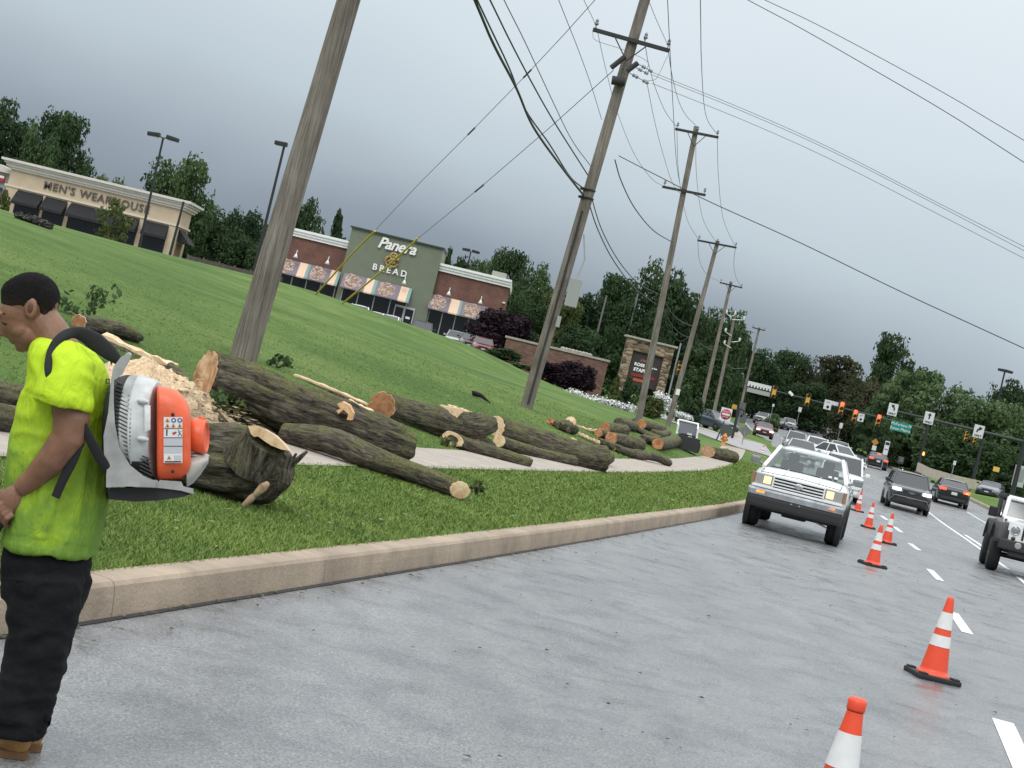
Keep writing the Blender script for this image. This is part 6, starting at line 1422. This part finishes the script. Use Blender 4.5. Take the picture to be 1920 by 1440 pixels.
# leafy sprigs, black stick, dark leaf heap
def sprig(lab, px, py, w_, n, size, leaf='mid', hz=.25, name='leafy_sprig'):
    c = G(px, py); r = random.Random(px); k = w_ * c.y / FPX
    o = thing(name, lab, 'branch', c); bl_ = [(c.x + r.uniform(-k, k), c.y + r.uniform(-.3, .3), c.z + .05 + r.uniform(0, hz), k * .35, hz * .35) for _ in range(7)]
    V, Fc = foliage(bl_, n, size, px); ob = npmesh('leaves', V - np.array(c), Fc, LM[leaf], o)
    mb = MB()
    for q in bl_[:5]: mb.tube([c, Vector(q[:3])], .01, 5)
    mb.build('stem', bark, o)
sprig('leafy green branch tips between the orange blower and the long trunk', 440, 790, 30, 420, .05, 'olive', .34); sprig('dark leafy branch under the long trunk beside the blower', 402, 780, 18, 240, .045, 'mid', .25); sprig('small leafy sprig at the cut end of the smooth green branch', 893, 930, 12, 60, .035, 'olive', .13); sprig('bare leafy branch tips on the bank behind the boy', 160, 600, 46, 170, .05, 'mid', .42); sprig('small sprig of leaves hanging on the smooth green branch', 826, 912, 9, 34, .03, 'olive', .12)
sprig('leaf scraps on the grass beside the hollow branch end', 838, 838, 14, 60, .045, 'olive', .1); sprig('leaf scraps under the left end of the longest mossy log', 915, 846, 14, 60, .05, 'mid', .1); sprig('leafy twig tips by the foot of the near pole', 520, 690, 22, 70, .05, 'mid', .15); sprig('green leaf scraps in front of the far log pile', 1080, 838, 14, 50, .06, 'olive', .1)
mb = MB(); a, b = at(886, 744, 41), at(917, 761, 40.5); r = random.Random(2); a.z = h1(a.x, a.y) + .1; b.z = h1(b.x, b.y) + .06
mb.tube([a, a.lerp(b, .5) + Vector((0, 0, .05)), b], [.07, .05, .015], 7, fn=lambda i, q, p: 1 + .3 * math.sin(q * 3 + i)); tag(mb.build('broken_branch', mat('charred', (.015, .015, .014), rough=.9), None, a), 'short black broken branch lying alone on the bank left of the split pole', 'branch')
c = G(62, 420); bl_ = [(c.x + u, c.y, c.z + .1 - u * .1, .22, .12) for u in np.linspace(-.38, .38, 5)]; V, Fc = foliage(bl_, 1400, .05, 9); o = tag(npmesh('leaf_heap', V - np.array(c), Fc, mat('black_leaf', (.02, .018, .016), rough=.8, col2=(.09, .085, .08), scale=9), None, c), 'heap of black leaves on the crest in front of the clothing store', 'leaf heap')
# ------------------------------------------------------------------ small loader on the sidewalk
b = G(1284, 846); Yl = b.y; k = Yl / FPX; o = thing('compact_loader', 'small stand-on track loader with white frame and black bucket working on the far sidewalk', 'loader', (b.x, Yl, h1(b.x, Yl))); z0 = o.location.z; cx = b.x
mb = MB(); mb.box((cx + .05, Yl + .9, z0 + .45), (.62, 1.1, .5), 0, None, .05); mb.build('body', black, o)
for s in (-1, 1): mb = MB(); mb.box((cx + .05 + s * .45, Yl + .9, z0 + .24), (.24, 1.35, .46), 0, None, .14); mb.build('track', tyre, o)
for s in (-1, 1):
    mb = MB(); mb.tube([Vector((cx + s * .42 - .03, Yl + .35, z0 + .62)), Vector((cx + s * .42 - .05, Yl + .75, z0 + 1.18)), Vector((cx + s * .40 - .05, Yl + 1.3, z0 + 1.15))], .038, 8); mb.box((cx + s * .42 - .04, Yl + .5, z0 + .80), (.07, .3, .42), 0, None, .02); mb.build('lift_arm', PW, o)
mb = MB(); mb.prism([(cx - .36, Yl + .42, z0 + .66), (cx + .36, Yl + .42, z0 + .66), (cx + .34, Yl + .78, z0 + 1.16), (cx - .38, Yl + .78, z0 + 1.16)], (0, .06, 0)); mb.build('control_panel', mat('panel_grey', (.075, .08, .09), rough=.35), o)
mb = MB(); mb.tube([Vector((cx - .45, Yl + .78, z0 + 1.2)), Vector((cx + .40, Yl + .78, z0 + 1.2))], .045, 8); mb.build('top_bar', PW, o)
mb = MB(); mb.box((cx + .04, Yl + .1, z0 + .33), (.92, .5, .55), 0, None, .04); mb.prism([(cx - .42, Yl - .2, z0 + .04), (cx + .5, Yl - .2, z0 + .04), (cx + .5, Yl - .15, z0 + .6), (cx - .42, Yl - .15, z0 + .6)], (0, .06, 0)); mb.build('bucket', black, o)
mb = MB(); mb.box((cx + .06, Yl + .30, z0 + .72), (.2, .1, .08), 0); mb.box((cx + .1, Yl + .25, z0 + .60), (.16, .1, .06), 0); mb.build('lamp', plate, o)

def chp():
    f = random.random(); c = p0.lerp(p1, min(1, .25 + .8 * f)); x, y = c.x + random.uniform(.0, .6), c.y + random.uniform(-1.0, 1.4); return ground(x, y, .12 + .25 * (1 - f) * random.random())
litter('bark_chip_litter', 420, chp, .045, mat('bark_chip', (.05, .04, .03), rough=.9, col2=(.40, .29, .18), scale=6), 'dark bark chips strewn over the right side of the sawdust heap', 'bark chips')
# ================================================================== PERSON WITH BACKPACK BLOWER (traced in photo pixels at 5.75 m, depth in the same units)
YP = 5.75; KP = YP / FPX
def PP(x, y, d=0.): return at(x, y, YP + d * KP)
def pell(mb, x, y, d, ra, rb, rd, ang=0, n=20, mi=0):
    """ellipsoid: ra along direction ang (degrees, image clockwise), rb across, rd in depth - all in photo pixels"""
    c = PP(x, y, d); a = R(ang); e1 = CR * math.cos(a) - CU * math.sin(a); e2 = -CR * math.sin(a) - CU * math.cos(a)
    mb.ell(c, (e1 * ra * KP, e2 * rb * KP, F_ * rd * KP), n, mi)
def ptube(mb, pts, r, n=16, ell=1., mi=0, caps=True): mb.tube([PP(*p) for p in pts], [q * KP for q in r], n, mi, True, caps, None, None, ell)
def pring(x, y, d, a, b, ang=0, n=28):
    e = R(ang); e1 = CR * math.cos(e) - CU * math.sin(e); c = PP(x, y, d); return [c + e1 * a * KP * math.cos(2 * math.pi * j / n) + F_ * b * KP * math.sin(2 * math.pi * j / n) for j in range(n)]
base = PP(40, 1412, 0); per = thing('person', 'boy in a neon yellow shirt and black trousers looking down, wearing a backpack blower', 'person', (base.x, base.y, 0))
skin = mat('skin_brown', (.215, .105, .062), rough=.46, var=.16, scale=22, sss=.08, bump=.12, bscale=420); hairm = mat('hair_black', (.008, .007, .007), rough=.8, spec=.2, bump=1., bscale=260); mk, bs, L = nodes(hairm)
hz_ = mk('ShaderNodeSeparateXYZ', {0: mk('ShaderNodeTexCoord').outputs['Object']}).outputs[2]; hn = mk('ShaderNodeTexNoise', {'Scale': 300.}).outputs[0]
hq = mk('ShaderNodeMath', {0: hn, 1: .03, 2: hz_}, operation='MULTIPLY_ADD').outputs[0]
L.new(ramp(mk, mk('ShaderNodeMapRange', {0: hq, 1: 1.555, 2: 1.655}).outputs[0], (0, (.060, .034, .024)), (.6, (.016, .013, .012)), (1, (.008, .007, .007))), bs.inputs['Base Color'])
mb = MB()
# head: cranium, face, jaw (profile looking left and down)
pell(mb, 58, 566, 0, 52, 48, 44, -12); pell(mb, 48, 588, 0, 49, 42, 42, 0); pell(mb, 42, 606, 0, 38, 38, 39, 10); pell(mb, 60, 628, 0, 38, 27, 35, -8); pell(mb, 46, 644, 0, 17, 15, 24, 20); pell(mb, 74, 634, 0, 26, 22, 34, -20)
pell(mb, 36, 626, 0, 22, 22, 27, 40)
ptube(mb, [(10, 594, 0), (6, 604, 0), (4, 614, 0), (5, 623, 0), (8, 628, 0)], [11, 9.5, 9, 9, 8.5], 12); ptube(mb, [(16, 600, 0), (16, 616, 0), (20, 628, 0)], [16, 14, 12], 14)
for s in (-1, 1): pell(mb, 13, 629, s * 8, 6, 5, 6, 0, 10)
pell(mb, 23, 634.5, 0, 8, 3.6, 13, 22); pell(mb, 27, 642, 0, 8, 4.2, 13, 18); pell(mb, 40, 652, 0, 11, 9, 17, 10)
pell(mb, 9, 590, 0, 8, 8, 32, -70)
for s in (-1, 1): pell(mb, 18, 604, s * 22, 7, 5.5, 9, 0, 12)
pell(mb, 36, 618, -30, 16, 14, 9)
# neck, upper chest
ptube(mb, [(74, 600, 0), (92, 624, 0), (108, 652, 0), (116, 690, 0)], [36, 37, 40, 50], 20)
# ear
for s in (-1, 1):
    pell(mb, 58, 578, s * 43, 12, 20, 5, 8, 14)
# arms and hands
for s in (-1, 1):
    sx_ = 0 if s < 0 else -8; d = s * 114
    ptube(mb, [(128 + sx_, 690, d * .74), (130 + sx_, 740, d * .90), (134 + sx_, 788, d * .99), (128 + sx_, 822, d * 1.0), (98 + sx_, 862, d * 1.0), (64 + sx_, 896, d * .9), (38 + sx_, 917, d * .86)], [34, 34, 33, 32, 28, 21, 17], 18)
    hx, hy = 22 + sx_, 936; dd = d * .84
    pell(mb, hx, hy, dd, 30, 22, 13, 128, 16)
    # fingers curl round the handle, thumb over the top
    for i, (fx, fy, ln) in enumerate(((2, 936, 26), (4, 950, 29), (9, 962, 27), (16, 972, 22))):
        q = dd - s * (-9 + 0 * i); x0, y0 = hx - 3 + i * 4 - 6, hy + 4 + i * 8
        ptube(mb, [(x0, y0, dd + s * 4), (x0 - ln * .55, y0 + 8, dd + s * 9), (x0 - ln * .72, y0 + 18, dd - s * 2), (x0 - ln * .40, y0 + 24, dd - s * 12)], [6.2, 5.6, 5.2, 4.4], 10)
    ptube(mb, [(hx + 4, hy - 16, dd - s * 8), (hx - 12, hy - 12, dd - s * 14), (hx - 24, hy + 1, dd - s * 12), (hx - 27, hy + 12, dd - s * 8)], [7.5, 7, 6, 5], 10)
ob = mb.build('body', skin, per); smoothmods(ob, .0042, 4, .5)
# ear hollow and eye details
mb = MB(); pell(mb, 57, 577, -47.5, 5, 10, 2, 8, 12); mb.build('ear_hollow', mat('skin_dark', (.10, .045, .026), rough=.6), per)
mb = MB()
for s in (-1, 1): ptube(mb, [(4, 605, s * 25), (11, 608, s * 31), (20, 606, s * 34)], [1.4, 2.2, 1.2], 8)
mb.build('eyelash', hairm, per)
mb = MB()
for s in (-1, 1): ptube(mb, [(1, 592, s * 20), (10, 588, s * 31), (24, 590, s * 38)], [2.0, 3.2, 1.6], 8)
mb.build('eyebrow', hairm, per)
mb = MB(); ptube(mb, [(17, 638, -6), (24, 639, -12), (33, 638.5, -19)], [1.2, 1.5, .9], 6); mb.build('lip_line', mat('lip', (.09, .03, .022), rough=.5), per)
# hair cap: short crop following the skull
mb = MB(); pell(mb, 57, 557, 0, 54, 47, 47, -10); pell(mb, 84, 562, 0, 26, 38, 43, 10); pell(mb, 36, 545, 0, 34, 26, 40, -25); pell(mb, 80, 585, 0, 22, 26, 40, 20)
ob = mb.build('hair', hairm, per); smoothmods(ob, .006, 4, .5)
me = ob.data
# clip the crop to a hairline: pull everything below the hairline inside the head
inv = cam.matrix_world.inverted(); hc = PP(56, 580, 0)
for v in me.vertices:
    wv = v.co + per.location; q = inv @ wv; x = 960 + FPX * q.x / -q.z; y = 720 - FPX * q.y / -q.z
    line = np.interp(x, [-40, 0, 12, 36, 50, 62, 72, 82, 96, 110], [560, 570, 574, 572, 582, 560, 566, 590, 602, 596])
    if y > line: v.co = v.co.lerp(hc - per.location, min(.5, (y - line) / 26 * .5))
    elif noise.noise(wv * 220) > .1: v.co += (wv - hc).normalized() * .0016
# shirt -------------------------------------------------------------------
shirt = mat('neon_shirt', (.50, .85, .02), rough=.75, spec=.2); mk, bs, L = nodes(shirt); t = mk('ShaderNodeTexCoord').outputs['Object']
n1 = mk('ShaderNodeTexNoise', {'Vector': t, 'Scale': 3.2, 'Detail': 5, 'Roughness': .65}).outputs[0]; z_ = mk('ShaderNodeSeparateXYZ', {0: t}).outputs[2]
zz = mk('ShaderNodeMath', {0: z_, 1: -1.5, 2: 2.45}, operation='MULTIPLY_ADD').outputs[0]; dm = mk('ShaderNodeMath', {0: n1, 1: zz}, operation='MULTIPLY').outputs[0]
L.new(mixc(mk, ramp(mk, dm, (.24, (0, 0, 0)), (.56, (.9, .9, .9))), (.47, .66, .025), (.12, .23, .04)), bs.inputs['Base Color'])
n2 = mk('ShaderNodeTexNoise', {'Vector': t, 'Scale': 240., 'Detail': 2}).outputs[0]; n4 = mk('ShaderNodeTexNoise', {'Vector': mk('ShaderNodeMapping', {'Vector': t, 'Scale': (16, 16, 6), 'Rotation': (0, .5, 0)}).outputs[0], 'Scale': 1., 'Detail': 4, 'Roughness': .55, 'Distortion': 1.2}).outputs[0]
bp0 = mk('ShaderNodeBump', {'Strength': .55, 'Distance': .03, 'Height': n4}); bp = mk('ShaderNodeBump', {'Strength': .25, 'Distance': .004, 'Height': n2, 'Normal': bp0.outputs[0]}); L.new(bp.outputs[0], bs.inputs['Normal'])
bs.inputs['Emission Color'].default_value = (.5, .85, .02, 1); bs.inputs['Emission Strength'].default_value = 0.0
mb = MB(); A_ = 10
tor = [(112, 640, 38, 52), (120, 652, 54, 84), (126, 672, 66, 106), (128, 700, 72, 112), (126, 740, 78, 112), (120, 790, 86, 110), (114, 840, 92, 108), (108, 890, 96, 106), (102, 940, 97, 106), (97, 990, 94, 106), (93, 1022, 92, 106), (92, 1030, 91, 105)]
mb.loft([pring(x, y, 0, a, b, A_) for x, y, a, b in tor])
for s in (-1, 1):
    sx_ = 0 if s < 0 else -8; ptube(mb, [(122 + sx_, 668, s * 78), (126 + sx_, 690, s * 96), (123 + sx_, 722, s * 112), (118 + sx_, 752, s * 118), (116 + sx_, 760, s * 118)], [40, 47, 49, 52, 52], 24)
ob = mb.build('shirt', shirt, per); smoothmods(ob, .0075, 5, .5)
for v in ob.data.vertices:   # folds and drape
    wv = v.co + per.location; q = inv @ wv; x = 960 + FPX * q.x / -q.z; y = 720 - FPX * q.y / -q.z; d = (wv.y - YP) / KP
    nrm = v.normal; f = 0
    lo = min(1, max(0, (y - 740) / 180))
    rid = lambda q_: math.exp(-(q_ * 3.2) ** 2) - .4
    f += .013 * lo * rid(noise.noise(Vector((x * .030 + y * .006, y * .0045, d * .012))))
    f += .010 * (1 - lo) * rid(noise.noise(Vector((x * .012 + y * .012, y * .02 - x * .012, d * .01 + 4))))
    f += .006 * noise.noise(wv * 9)
    if 1012 < y - .17 * (x - 90) < 1028: f -= .003
    if abs((y - 760) - .36 * (x - 117)) < 3 and d < -60: f -= .002
    v.co = v.co + nrm * f
# cloth lettering on the back and chest
ink = mat('shirt_ink', (.02, .09, .04), rough=.7)
def onshirt(pxs, dep, name):
    mb = MB()
    for (a, b, w_) in pxs: ptube(mb, [(a[0], a[1], dep), (b[0], b[1], dep)], [w_, w_], 6)
    return mb.build(name, ink, per)
# trousers
trou = mat('black_trousers', (.0085, .009, .010), rough=.9, spec=.18, var=.35, scale=7, bump=.4, bscale=35)
mb = MB(); mb.loft([pring(92, 1012, 0, 74, 88, A_), pring(90, 1050, 0, 80, 94, A_), pring(86, 1090, 0, 82, 95, A_), pring(80, 1130, 0, 74, 92, A_)])
ptube(mb, [(88, 1080, -44), (82, 1140, -46), (70, 1210, -48), (52, 1290, -50), (36, 1345, -52), (30, 1376, -52)], [68, 64, 58, 53, 50, 46], 22); ptube(mb, [(92, 1080, 44), (88, 1140, 46), (80, 1210, 46), (66, 1290, 46), (54, 1336, 46), (50, 1366, 46)], [66, 60, 52, 44, 36, 30], 22)
ob = mb.build('trousers', trou, per); smoothmods(ob, .009, 4, .5)
for v in ob.data.vertices:
    wv = v.co + per.location; q = inv @ wv; x = 960 + FPX * q.x / -q.z; y = 720 - FPX * q.y / -q.z
    lo = min(1, max(.25, (y - 1200) / 150)); v.co = v.co + v.normal * (.016 * lo * (1 - abs(noise.noise(Vector((x * .012, y * .03, 3 + wv.y * 3))) * 2.4)) + .010 * noise.noise(Vector((x * .03, y * .045, wv.y * 6))) + .004 * noise.noise(wv * 22))
mb = MB(); mb.quad(PP(46, 1099, -108), PP(70, 1104, -106), PP(70, 1113, -106), PP(45, 1108, -108)); mb.build('pocket_tag', mat('tag_grey', (.10, .10, .10), rough=.6), per)
mb = MB(); mb.tube([PP(2, 1085, -100), PP(60, 1090, -110), PP(112, 1100, -80)], .003, 6); mb.build('pocket_seam', trou, per)
# boots
boot = mat('tan_boot', (.30, .155, .05), rough=.7, var=.25, scale=12, bump=.3); sole = mat('boot_sole', (.16, .085, .035), rough=.8)
for hx, hy in ((48, 1424), (73, 1410)):
    d_ = ray(hx, hy); p = Vector((0, 0, EYE)) + d_ * (-EYE / d_.z); u = Vector((-1, -.06, 0)).normalized(); n_ = Vector((u.y, -u.x, 0)); Z = Vector((0, 0, 1))
    mb = MB()
    for f, z, a, b_, c in ((.055, .060, .062, .045, .058), (.13, .058, .10, .046, .054), (.215, .050, .085, .050, .046)): mb.ell(p + u * f + Z * z, (u * a, n_ * b_, Z * c), 18)
    mb.tube([p + u * .06 + Z * .05, p + u * .062 + Z * .12, p + u * .06 + Z * .20], [.052, .054, .058], 16)
    ob = mb.build('boot', boot, per); smoothmods(ob, .006, 3, .5)
    out_ = [p + u * (.150 + .158 * math.cos(a)) + n_ * (.053 * math.sin(a) * (1 - .14 * math.cos(a + .4))) for a in np.linspace(0, 2 * math.pi, 29)[:-1]]
    mb = MB(); mb.loft([[q + Z * z for q in out_] for z in (.002, .028)], 0, False); mb.build('boot_sole', sole, ob)
# ------------------------------------------------------------------ blower
blo = thing('backpack_blower', 'orange and grey backpack leaf blower on the back of the boy in the neon shirt', 'leaf blower', PP(240, 940, 0))
gry = mat('blower_grey', (.34, .345, .33), rough=.5, var=.22, scale=13, detail=8); lgt = mat('blower_light', (.50, .515, .51), rough=.42, var=.17, scale=16, detail=8); org = mat('blower_orange', (.74, .115, .038), rough=.42, var=.16, scale=14, detail=8, bump=.06, bscale=90); dk = mat('blower_black', (.016, .016, .017), rough=.55)
def prism_px(mb, pts, d0, d1, mi=0): mb.prism([PP(x, y, d0) for x, y in pts], PP(pts[0][0], pts[0][1], d1) - PP(pts[0][0], pts[0][1], d0), mi)
def lath(mb, prof, axis=((205, 800), (400, 806)), n=40, mi=0, sd=1.0, ss_=1.0, caps=True, dc=0):
    """rings along the housing axis: prof = [(x pixel, centre y, radius)], depth radius sd times"""
    rings = []
    for x, y, r in prof:
        rings.append([PP(x + .0, y, dc) + (-CU) * 0 + (CU * math.sin(a) * r * ss_ + F_ * math.cos(a) * r * sd) * KP for a in np.linspace(0, 2 * math.pi, n + 1)[:-1]])
    mb.loft(rings, mi, True, True, caps)
# back frame: a tall curved plate with handle horn, running into the foot
fr_ = [(241, 662), (245, 666), (243, 677), (234, 692), (230, 702), (214, 713), (213, 751), (215.5, 795), (224, 840), (244, 873), (269, 893), (293, 904), (292, 914), (240, 912), (199, 914), (199, 891), (201, 875), (195, 852), (194, 818), (203, 773), (208, 713), (212, 689), (226, 670)]
for d0, d1 in ((-106, -96), (96, 106)): mb = MB(); prism_px(mb, fr_, d0, d1); mb.build('back_frame', gry, blo)
mb = MB(); prism_px(mb, [(209, 720), (212, 716), (213, 890), (203, 896), (202, 850)], -80, 80); mb.build('back_plate', dk, blo)
mb = MB(); pell(mb, 240, 668, -86, 8, 6, 8, -50, 12); ptube(mb, [(240, 668, -86), (240, 668, 86)], [6, 6], 12); mb.build('carry_handle', gry, blo)
# dark intake with fins
mb = MB(); lath(mb, [(214, 806, 92), (222, 805, 98), (236, 804, 101), (246, 803, 100)]); mb.build('intake', dk, blo)
mb = MB()
for i in range(23):
    y = 722 + i * 7.4; rr = math.sqrt(max(0, 100 ** 2 - (y - 805) ** 2)); mb.box(PP(231, y, -rr * .985), (30 * KP, 7 * KP, 2.3 * KP), 0, Matrix.Rotation(R(13.5), 3, 'Y'))
mb.build('intake_fin', mat('fin_black', (.05, .05, .052), rough=.5), blo)
mb = MB()
for i in range(13):
    y = 742 + i * 8.4; rr = math.sqrt(max(0, 100 ** 2 - (y - 805) ** 2)); mb.box(PP(243, y, -rr * .99), (6 * KP, 5 * KP, 3.6 * KP), 0, Matrix.Rotation(R(13.5), 3, 'Y'))
mb.build('intake_grid', gry, blo)
# pale fan housing
mb = MB(); lath(mb, [(243, 803, 94), (246, 804, 100), (249, 804, 102), (262, 806, 101), (263.5, 806, 103), (266, 806, 103), (267.5, 806, 101), (280, 807, 99), (293, 808, 96), (297, 808, 91)]); mb.build('fan_housing', lgt, blo)
mb = MB()
for y in (752, 823):
    rr = math.sqrt(102 ** 2 - (y - 806) ** 2); ptube(mb, [(258, y - 1, -rr), (268, y, -rr - 2), (278, y + 2, -rr + 1)], [3.5, 5.5, 3.2], 10)
mb.build('clamp_bolt', lgt, blo)
mb = MB(); mb.loft([[PP(x, y, -math.sqrt(max(1, 100 ** 2 - (y - 807) ** 2)) - 1.2) for y in np.linspace(y0_, y1_, 8)] for x, y0_, y1_ in ((271, 760, 810), (282, 760, 806))], 0, False, False, False); mb.build('worn_sticker', mat('sticker_pale', (.56, .57, .56), rough=.5, var=.12, scale=40), blo)
mb = MB(); lath(mb, [(243, 850, 66), (262, 852, 64), (296, 852, 60)], sd=1.35); mb.build('lower_cover', dk, blo)
mb = MB()
for i in range(6): mb.box(PP(274, 858 + i * 7, -86 + i * 2), (26 * KP, 3 * KP, 2.4 * KP), 0, Matrix.Rotation(R(13.5), 3, 'Y'))
mb.build('lower_fin', _M['fin_black'], blo)
# orange engine cover: rounded box loft
def sq(x, y, hh, dd, n=36, p=.45):
    o_ = []
    for a in np.linspace(0, 2 * math.pi, n + 1)[:-1]:
        c_, s_ = math.cos(a), math.sin(a); o_.append(PP(x, y, dd * math.copysign(abs(c_) ** p, c_)) + CU * (hh * math.copysign(abs(s_) ** p, s_) * KP))
    return o_
mb = MB(); mb.loft([sq(294, 812, 80, 80), sq(296, 812, 88, 86), sq(300, 813, 89, 87), (lambda r: r)(sq(322, 815, 86, 86)), sq(338, 818, 80, 84), sq(349, 822, 71, 80), sq(355, 826, 61, 74), sq(358, 828, 50, 64)]); mb.build('engine_cover', org, blo)
mb = MB()
ptube(mb, [(297, 737, -60), (322, 742, -60), (340, 757, -60), (348, 775, -62)], [4, 4.5, 4.5, 3], 10); mb.build('cover_ridge', org, blo)
mb = MB(); pell(mb, 324, 884, -88, 3.4, 3.4, 2, 0, 10); pell(mb, 324, 777, -88, 3.4, 3.4, 2, 0, 10); mb.build('bolt_hole', dk, blo)
# air filter stub on the right
mb = MB(); lath(mb, [(352, 818, 28), (360, 816, 30), (364, 816, 32), (380, 818, 33), (387, 819, 31), (388, 819, 26), (384, 819, 24)], n=28, dc=-20); ptube(mb, [(378, 790, -20), (380, 782, -20)], [8, 6], 10); mb.build('filter_stub', org, blo)
# fuel tank lip
mb = MB(); mb.loft([sq(350, 884, 30, 60, 28, .7), sq(362, 880, 26, 58, 28, .7), sq(376, 872, 18, 54, 28, .7), sq(388, 864, 8, 50, 28, .7), sq(391, 862, 5, 48, 28, .7)]); mb.build('fuel_tank', mat('tank_cream', (.42, .41, .37), rough=.45, var=.15, scale=10), blo)
mb = MB(); pell(mb, 372, 853, 0, 20, 5, 40, 8); mb.build('tank_rim', _M['tank_cream'], blo)
# foot: pale tray with dark base
mb = MB(); prism_px(mb, [(200, 908), (222, 900), (250, 904), (252, 898), (295, 900), (297, 904), (300, 900), (340, 903), (344, 912), (362, 916), (364, 927), (340, 920), (300, 915), (255, 914), (224, 908), (204, 916)], -90, 90); mb.build('tray', gry, blo)
mb = MB(); prism_px(mb, [(201, 914), (255, 914), (300, 915), (345, 921), (360, 926), (342, 932), (300, 938), (255, 941), (204, 936)], -84, 84); mb.build('base', dk, blo)
# warning label
lb = mat('label_white', (.72, .72, .72), rough=.4); lo_ = mat('label_orange', (.55, .27, .05), rough=.5); lbu = mat('label_blue', (.06, .11, .34), rough=.5); lk = mat('label_black', (.02, .02, .02), rough=.5); lg = mat('label_grey', (.50, .51, .54), rough=.5)
dep = lambda x, y: -88.6
mb = MB()
def lq(x0, y0_, x1, y1_, mi, lift=0): mb.quad(PP(x0, y0_, -88.4 - lift), PP(x1, y0_, -88.4 - lift), PP(x1, y1_, -88.4 - lift), PP(x0, y1_, -88.4 - lift), mi)
lq(307, 782, 342, 868, 0)
def tri(x, y, s): mb.add([PP(x, y - s, -89), PP(x + s, y + s * .8, -89), PP(x - s, y + s * .8, -89)], [(0, 1, 2)], 1); mb.add([PP(x, y - s * .4, -89.3), PP(x + s * .25, y + s * .5, -89.3), PP(x - s * .25, y + s * .5, -89.3)], [(0, 1, 2)], 3)
for x, y in ((314, 788), (314, 798), (325, 798), (337, 798), (317, 858)): tri(x, y, 4.4)
for x in (325.5, 337): mb.add([PP(x + 4.6 * math.cos(a), 788 + 4.6 * math.sin(a), -89) for a in np.linspace(0, 6.283, 15)[:-1]], [tuple(range(14))], 2); mb.add([PP(x + 2 * math.cos(a), 788 + 2.4 * math.sin(a), -89.3) for a in np.linspace(0, 6.283, 11)[:-1]], [tuple(range(10))], 0)
lq(307, 803, 342, 804.2, 3, .5); lq(307, 820, 342, 821.4, 3, .5); lq(307, 836, 342, 837.4, 3, .5); lq(308, 822, 341, 835, 4, .3); lq(308, 838, 341, 850, 4, .3)
lq(311.5, 808, 314, 817, 3, .6); mb.add([PP(312.8 + 1.6 * math.cos(a), 806.6 + 1.6 * math.sin(a), -89.2) for a in np.linspace(0, 6.283, 9)[:-1]], [tuple(range(8))], 3)
mb.add([PP(322, 812, -89.1), PP(328, 809, -89.1), PP(332, 810, -89.1), PP(326, 816, -89.1)], [(0, 1, 2, 3)], 5)
for a, b in (((334, 806), (337, 812)), ((337, 812), (334, 818)), ((337, 811), (341, 818)), ((334, 811), (341, 808))):
    ax, ay = a; bx, by = b; mb.add([PP(ax - .7, ay, -89.1), PP(ax + .7, ay, -89.1), PP(bx + .7, by, -89.1), PP(bx - .7, by, -89.1)], [(0, 1, 2, 3)], 3)
lq(326, 854, 340, 863, 4, .3); lq(309, 864.5, 340, 867, 3, .4)
mb.build('warning_label', [lb, lo_, lbu, lk, lg, mat('label_red', (.5, .05, .05), rough=.5)], blo)
# straps
web = mat('strap_black', (.012, .012, .013), rough=.85, bump=.3, bscale=300)
def strap(pts, w_, nm='shoulder_strap', th=3.):
    P = cr([PP(*p) for p in pts], 8); mb = MB(); rings = []; n = len(P); ws = np.interp(np.linspace(0, len(pts) - 1, n), range(len(pts)), w_)
    for i, p in enumerate(P):
        t_ = (P[min(i + 1, n - 1)] - P[max(i - 1, 0)]).normalized(); s_ = t_.cross(F_).normalized(); nn = s_.cross(t_).normalized()
        rings.append([p + (s_ * ws[i] * math.copysign(abs(math.cos(a)) ** .5, math.cos(a)) + nn * th * math.copysign(abs(math.sin(a)) ** .8, math.sin(a))) * KP for a in np.linspace(0, 2 * math.pi, 13)[:-1]])
    mb.loft(rings, 0, True); return mb.build(nm, web, blo)
strap([(224, 678, -70), (206, 662, -70), (182, 643, -70), (158, 628, -74), (136, 624, -86), (114, 634, -108), (99, 655, -122), (92, 682, -138), (92, 700, -146), (95, 714, -146)], [8, 14, 17, 14, 10, 9, 8.5, 8, 7, 5], th=7.)
strap([(224, 678, 70), (206, 662, 70), (182, 643, 70), (158, 628, 74), (136, 624, 82), (114, 632, 92), (98, 652, 102)], [8, 14, 17, 14, 10, 9, 8], th=7.)
strap([(156, 796, -124), (172, 830, -118), (192, 866, -108), (212, 892, -98)], [7, 9, 9.5, 8], 'lower_strap'); strap([(150, 830, -122), (136, 864, -122), (118, 900, -120), (104, 932, -118)], [8, 9, 8.5, 8], 'strap_tail')
mb = MB(); c = [PP(216 + 14 * math.cos(a), 899 + 14 * math.sin(a), -98) for a in np.linspace(0, 6.283, 25)]; mb.tube(c, 1.6 * KP, 8); mb.build('strap_ring', steel, blo)
# printing on the shirt back and chest
onshirt([((199, 711), (206, 711), 1.2), ((199, 711), (199, 719), 1.2), ((199, 719), (206, 719), 1.2), ((205, 711), (205, 720), 1.2), ((207, 671), (209, 684), 1.5), ((200, 735), (206, 733), 1.3), ((198, 740), (198, 768), 1.3), ((199, 770), (204, 774), 1.3)], -72, 'shirt_print')
onshirt([((64, 692), (70, 690), 1.5), ((70, 690), (74, 688), 1.0)], -62, 'shirt_print')
# handle held in the near hand
mb = MB(); ptube(mb, [(-6, 992, -76), (6, 972, -84), (14, 950, -92), (18, 934, -95)], [8, 8, 8, 7], 12); ptube(mb, [(-6, 992, -76), (-60, 1040, -70), (-190, 1150, -60)], [9, 22, 24], 16)
tag(mb.build('blower_nozzle', dk, None, PP(0, 985, -76)), 'black blower control handle and tube held in the hand of the boy', 'blower tube')
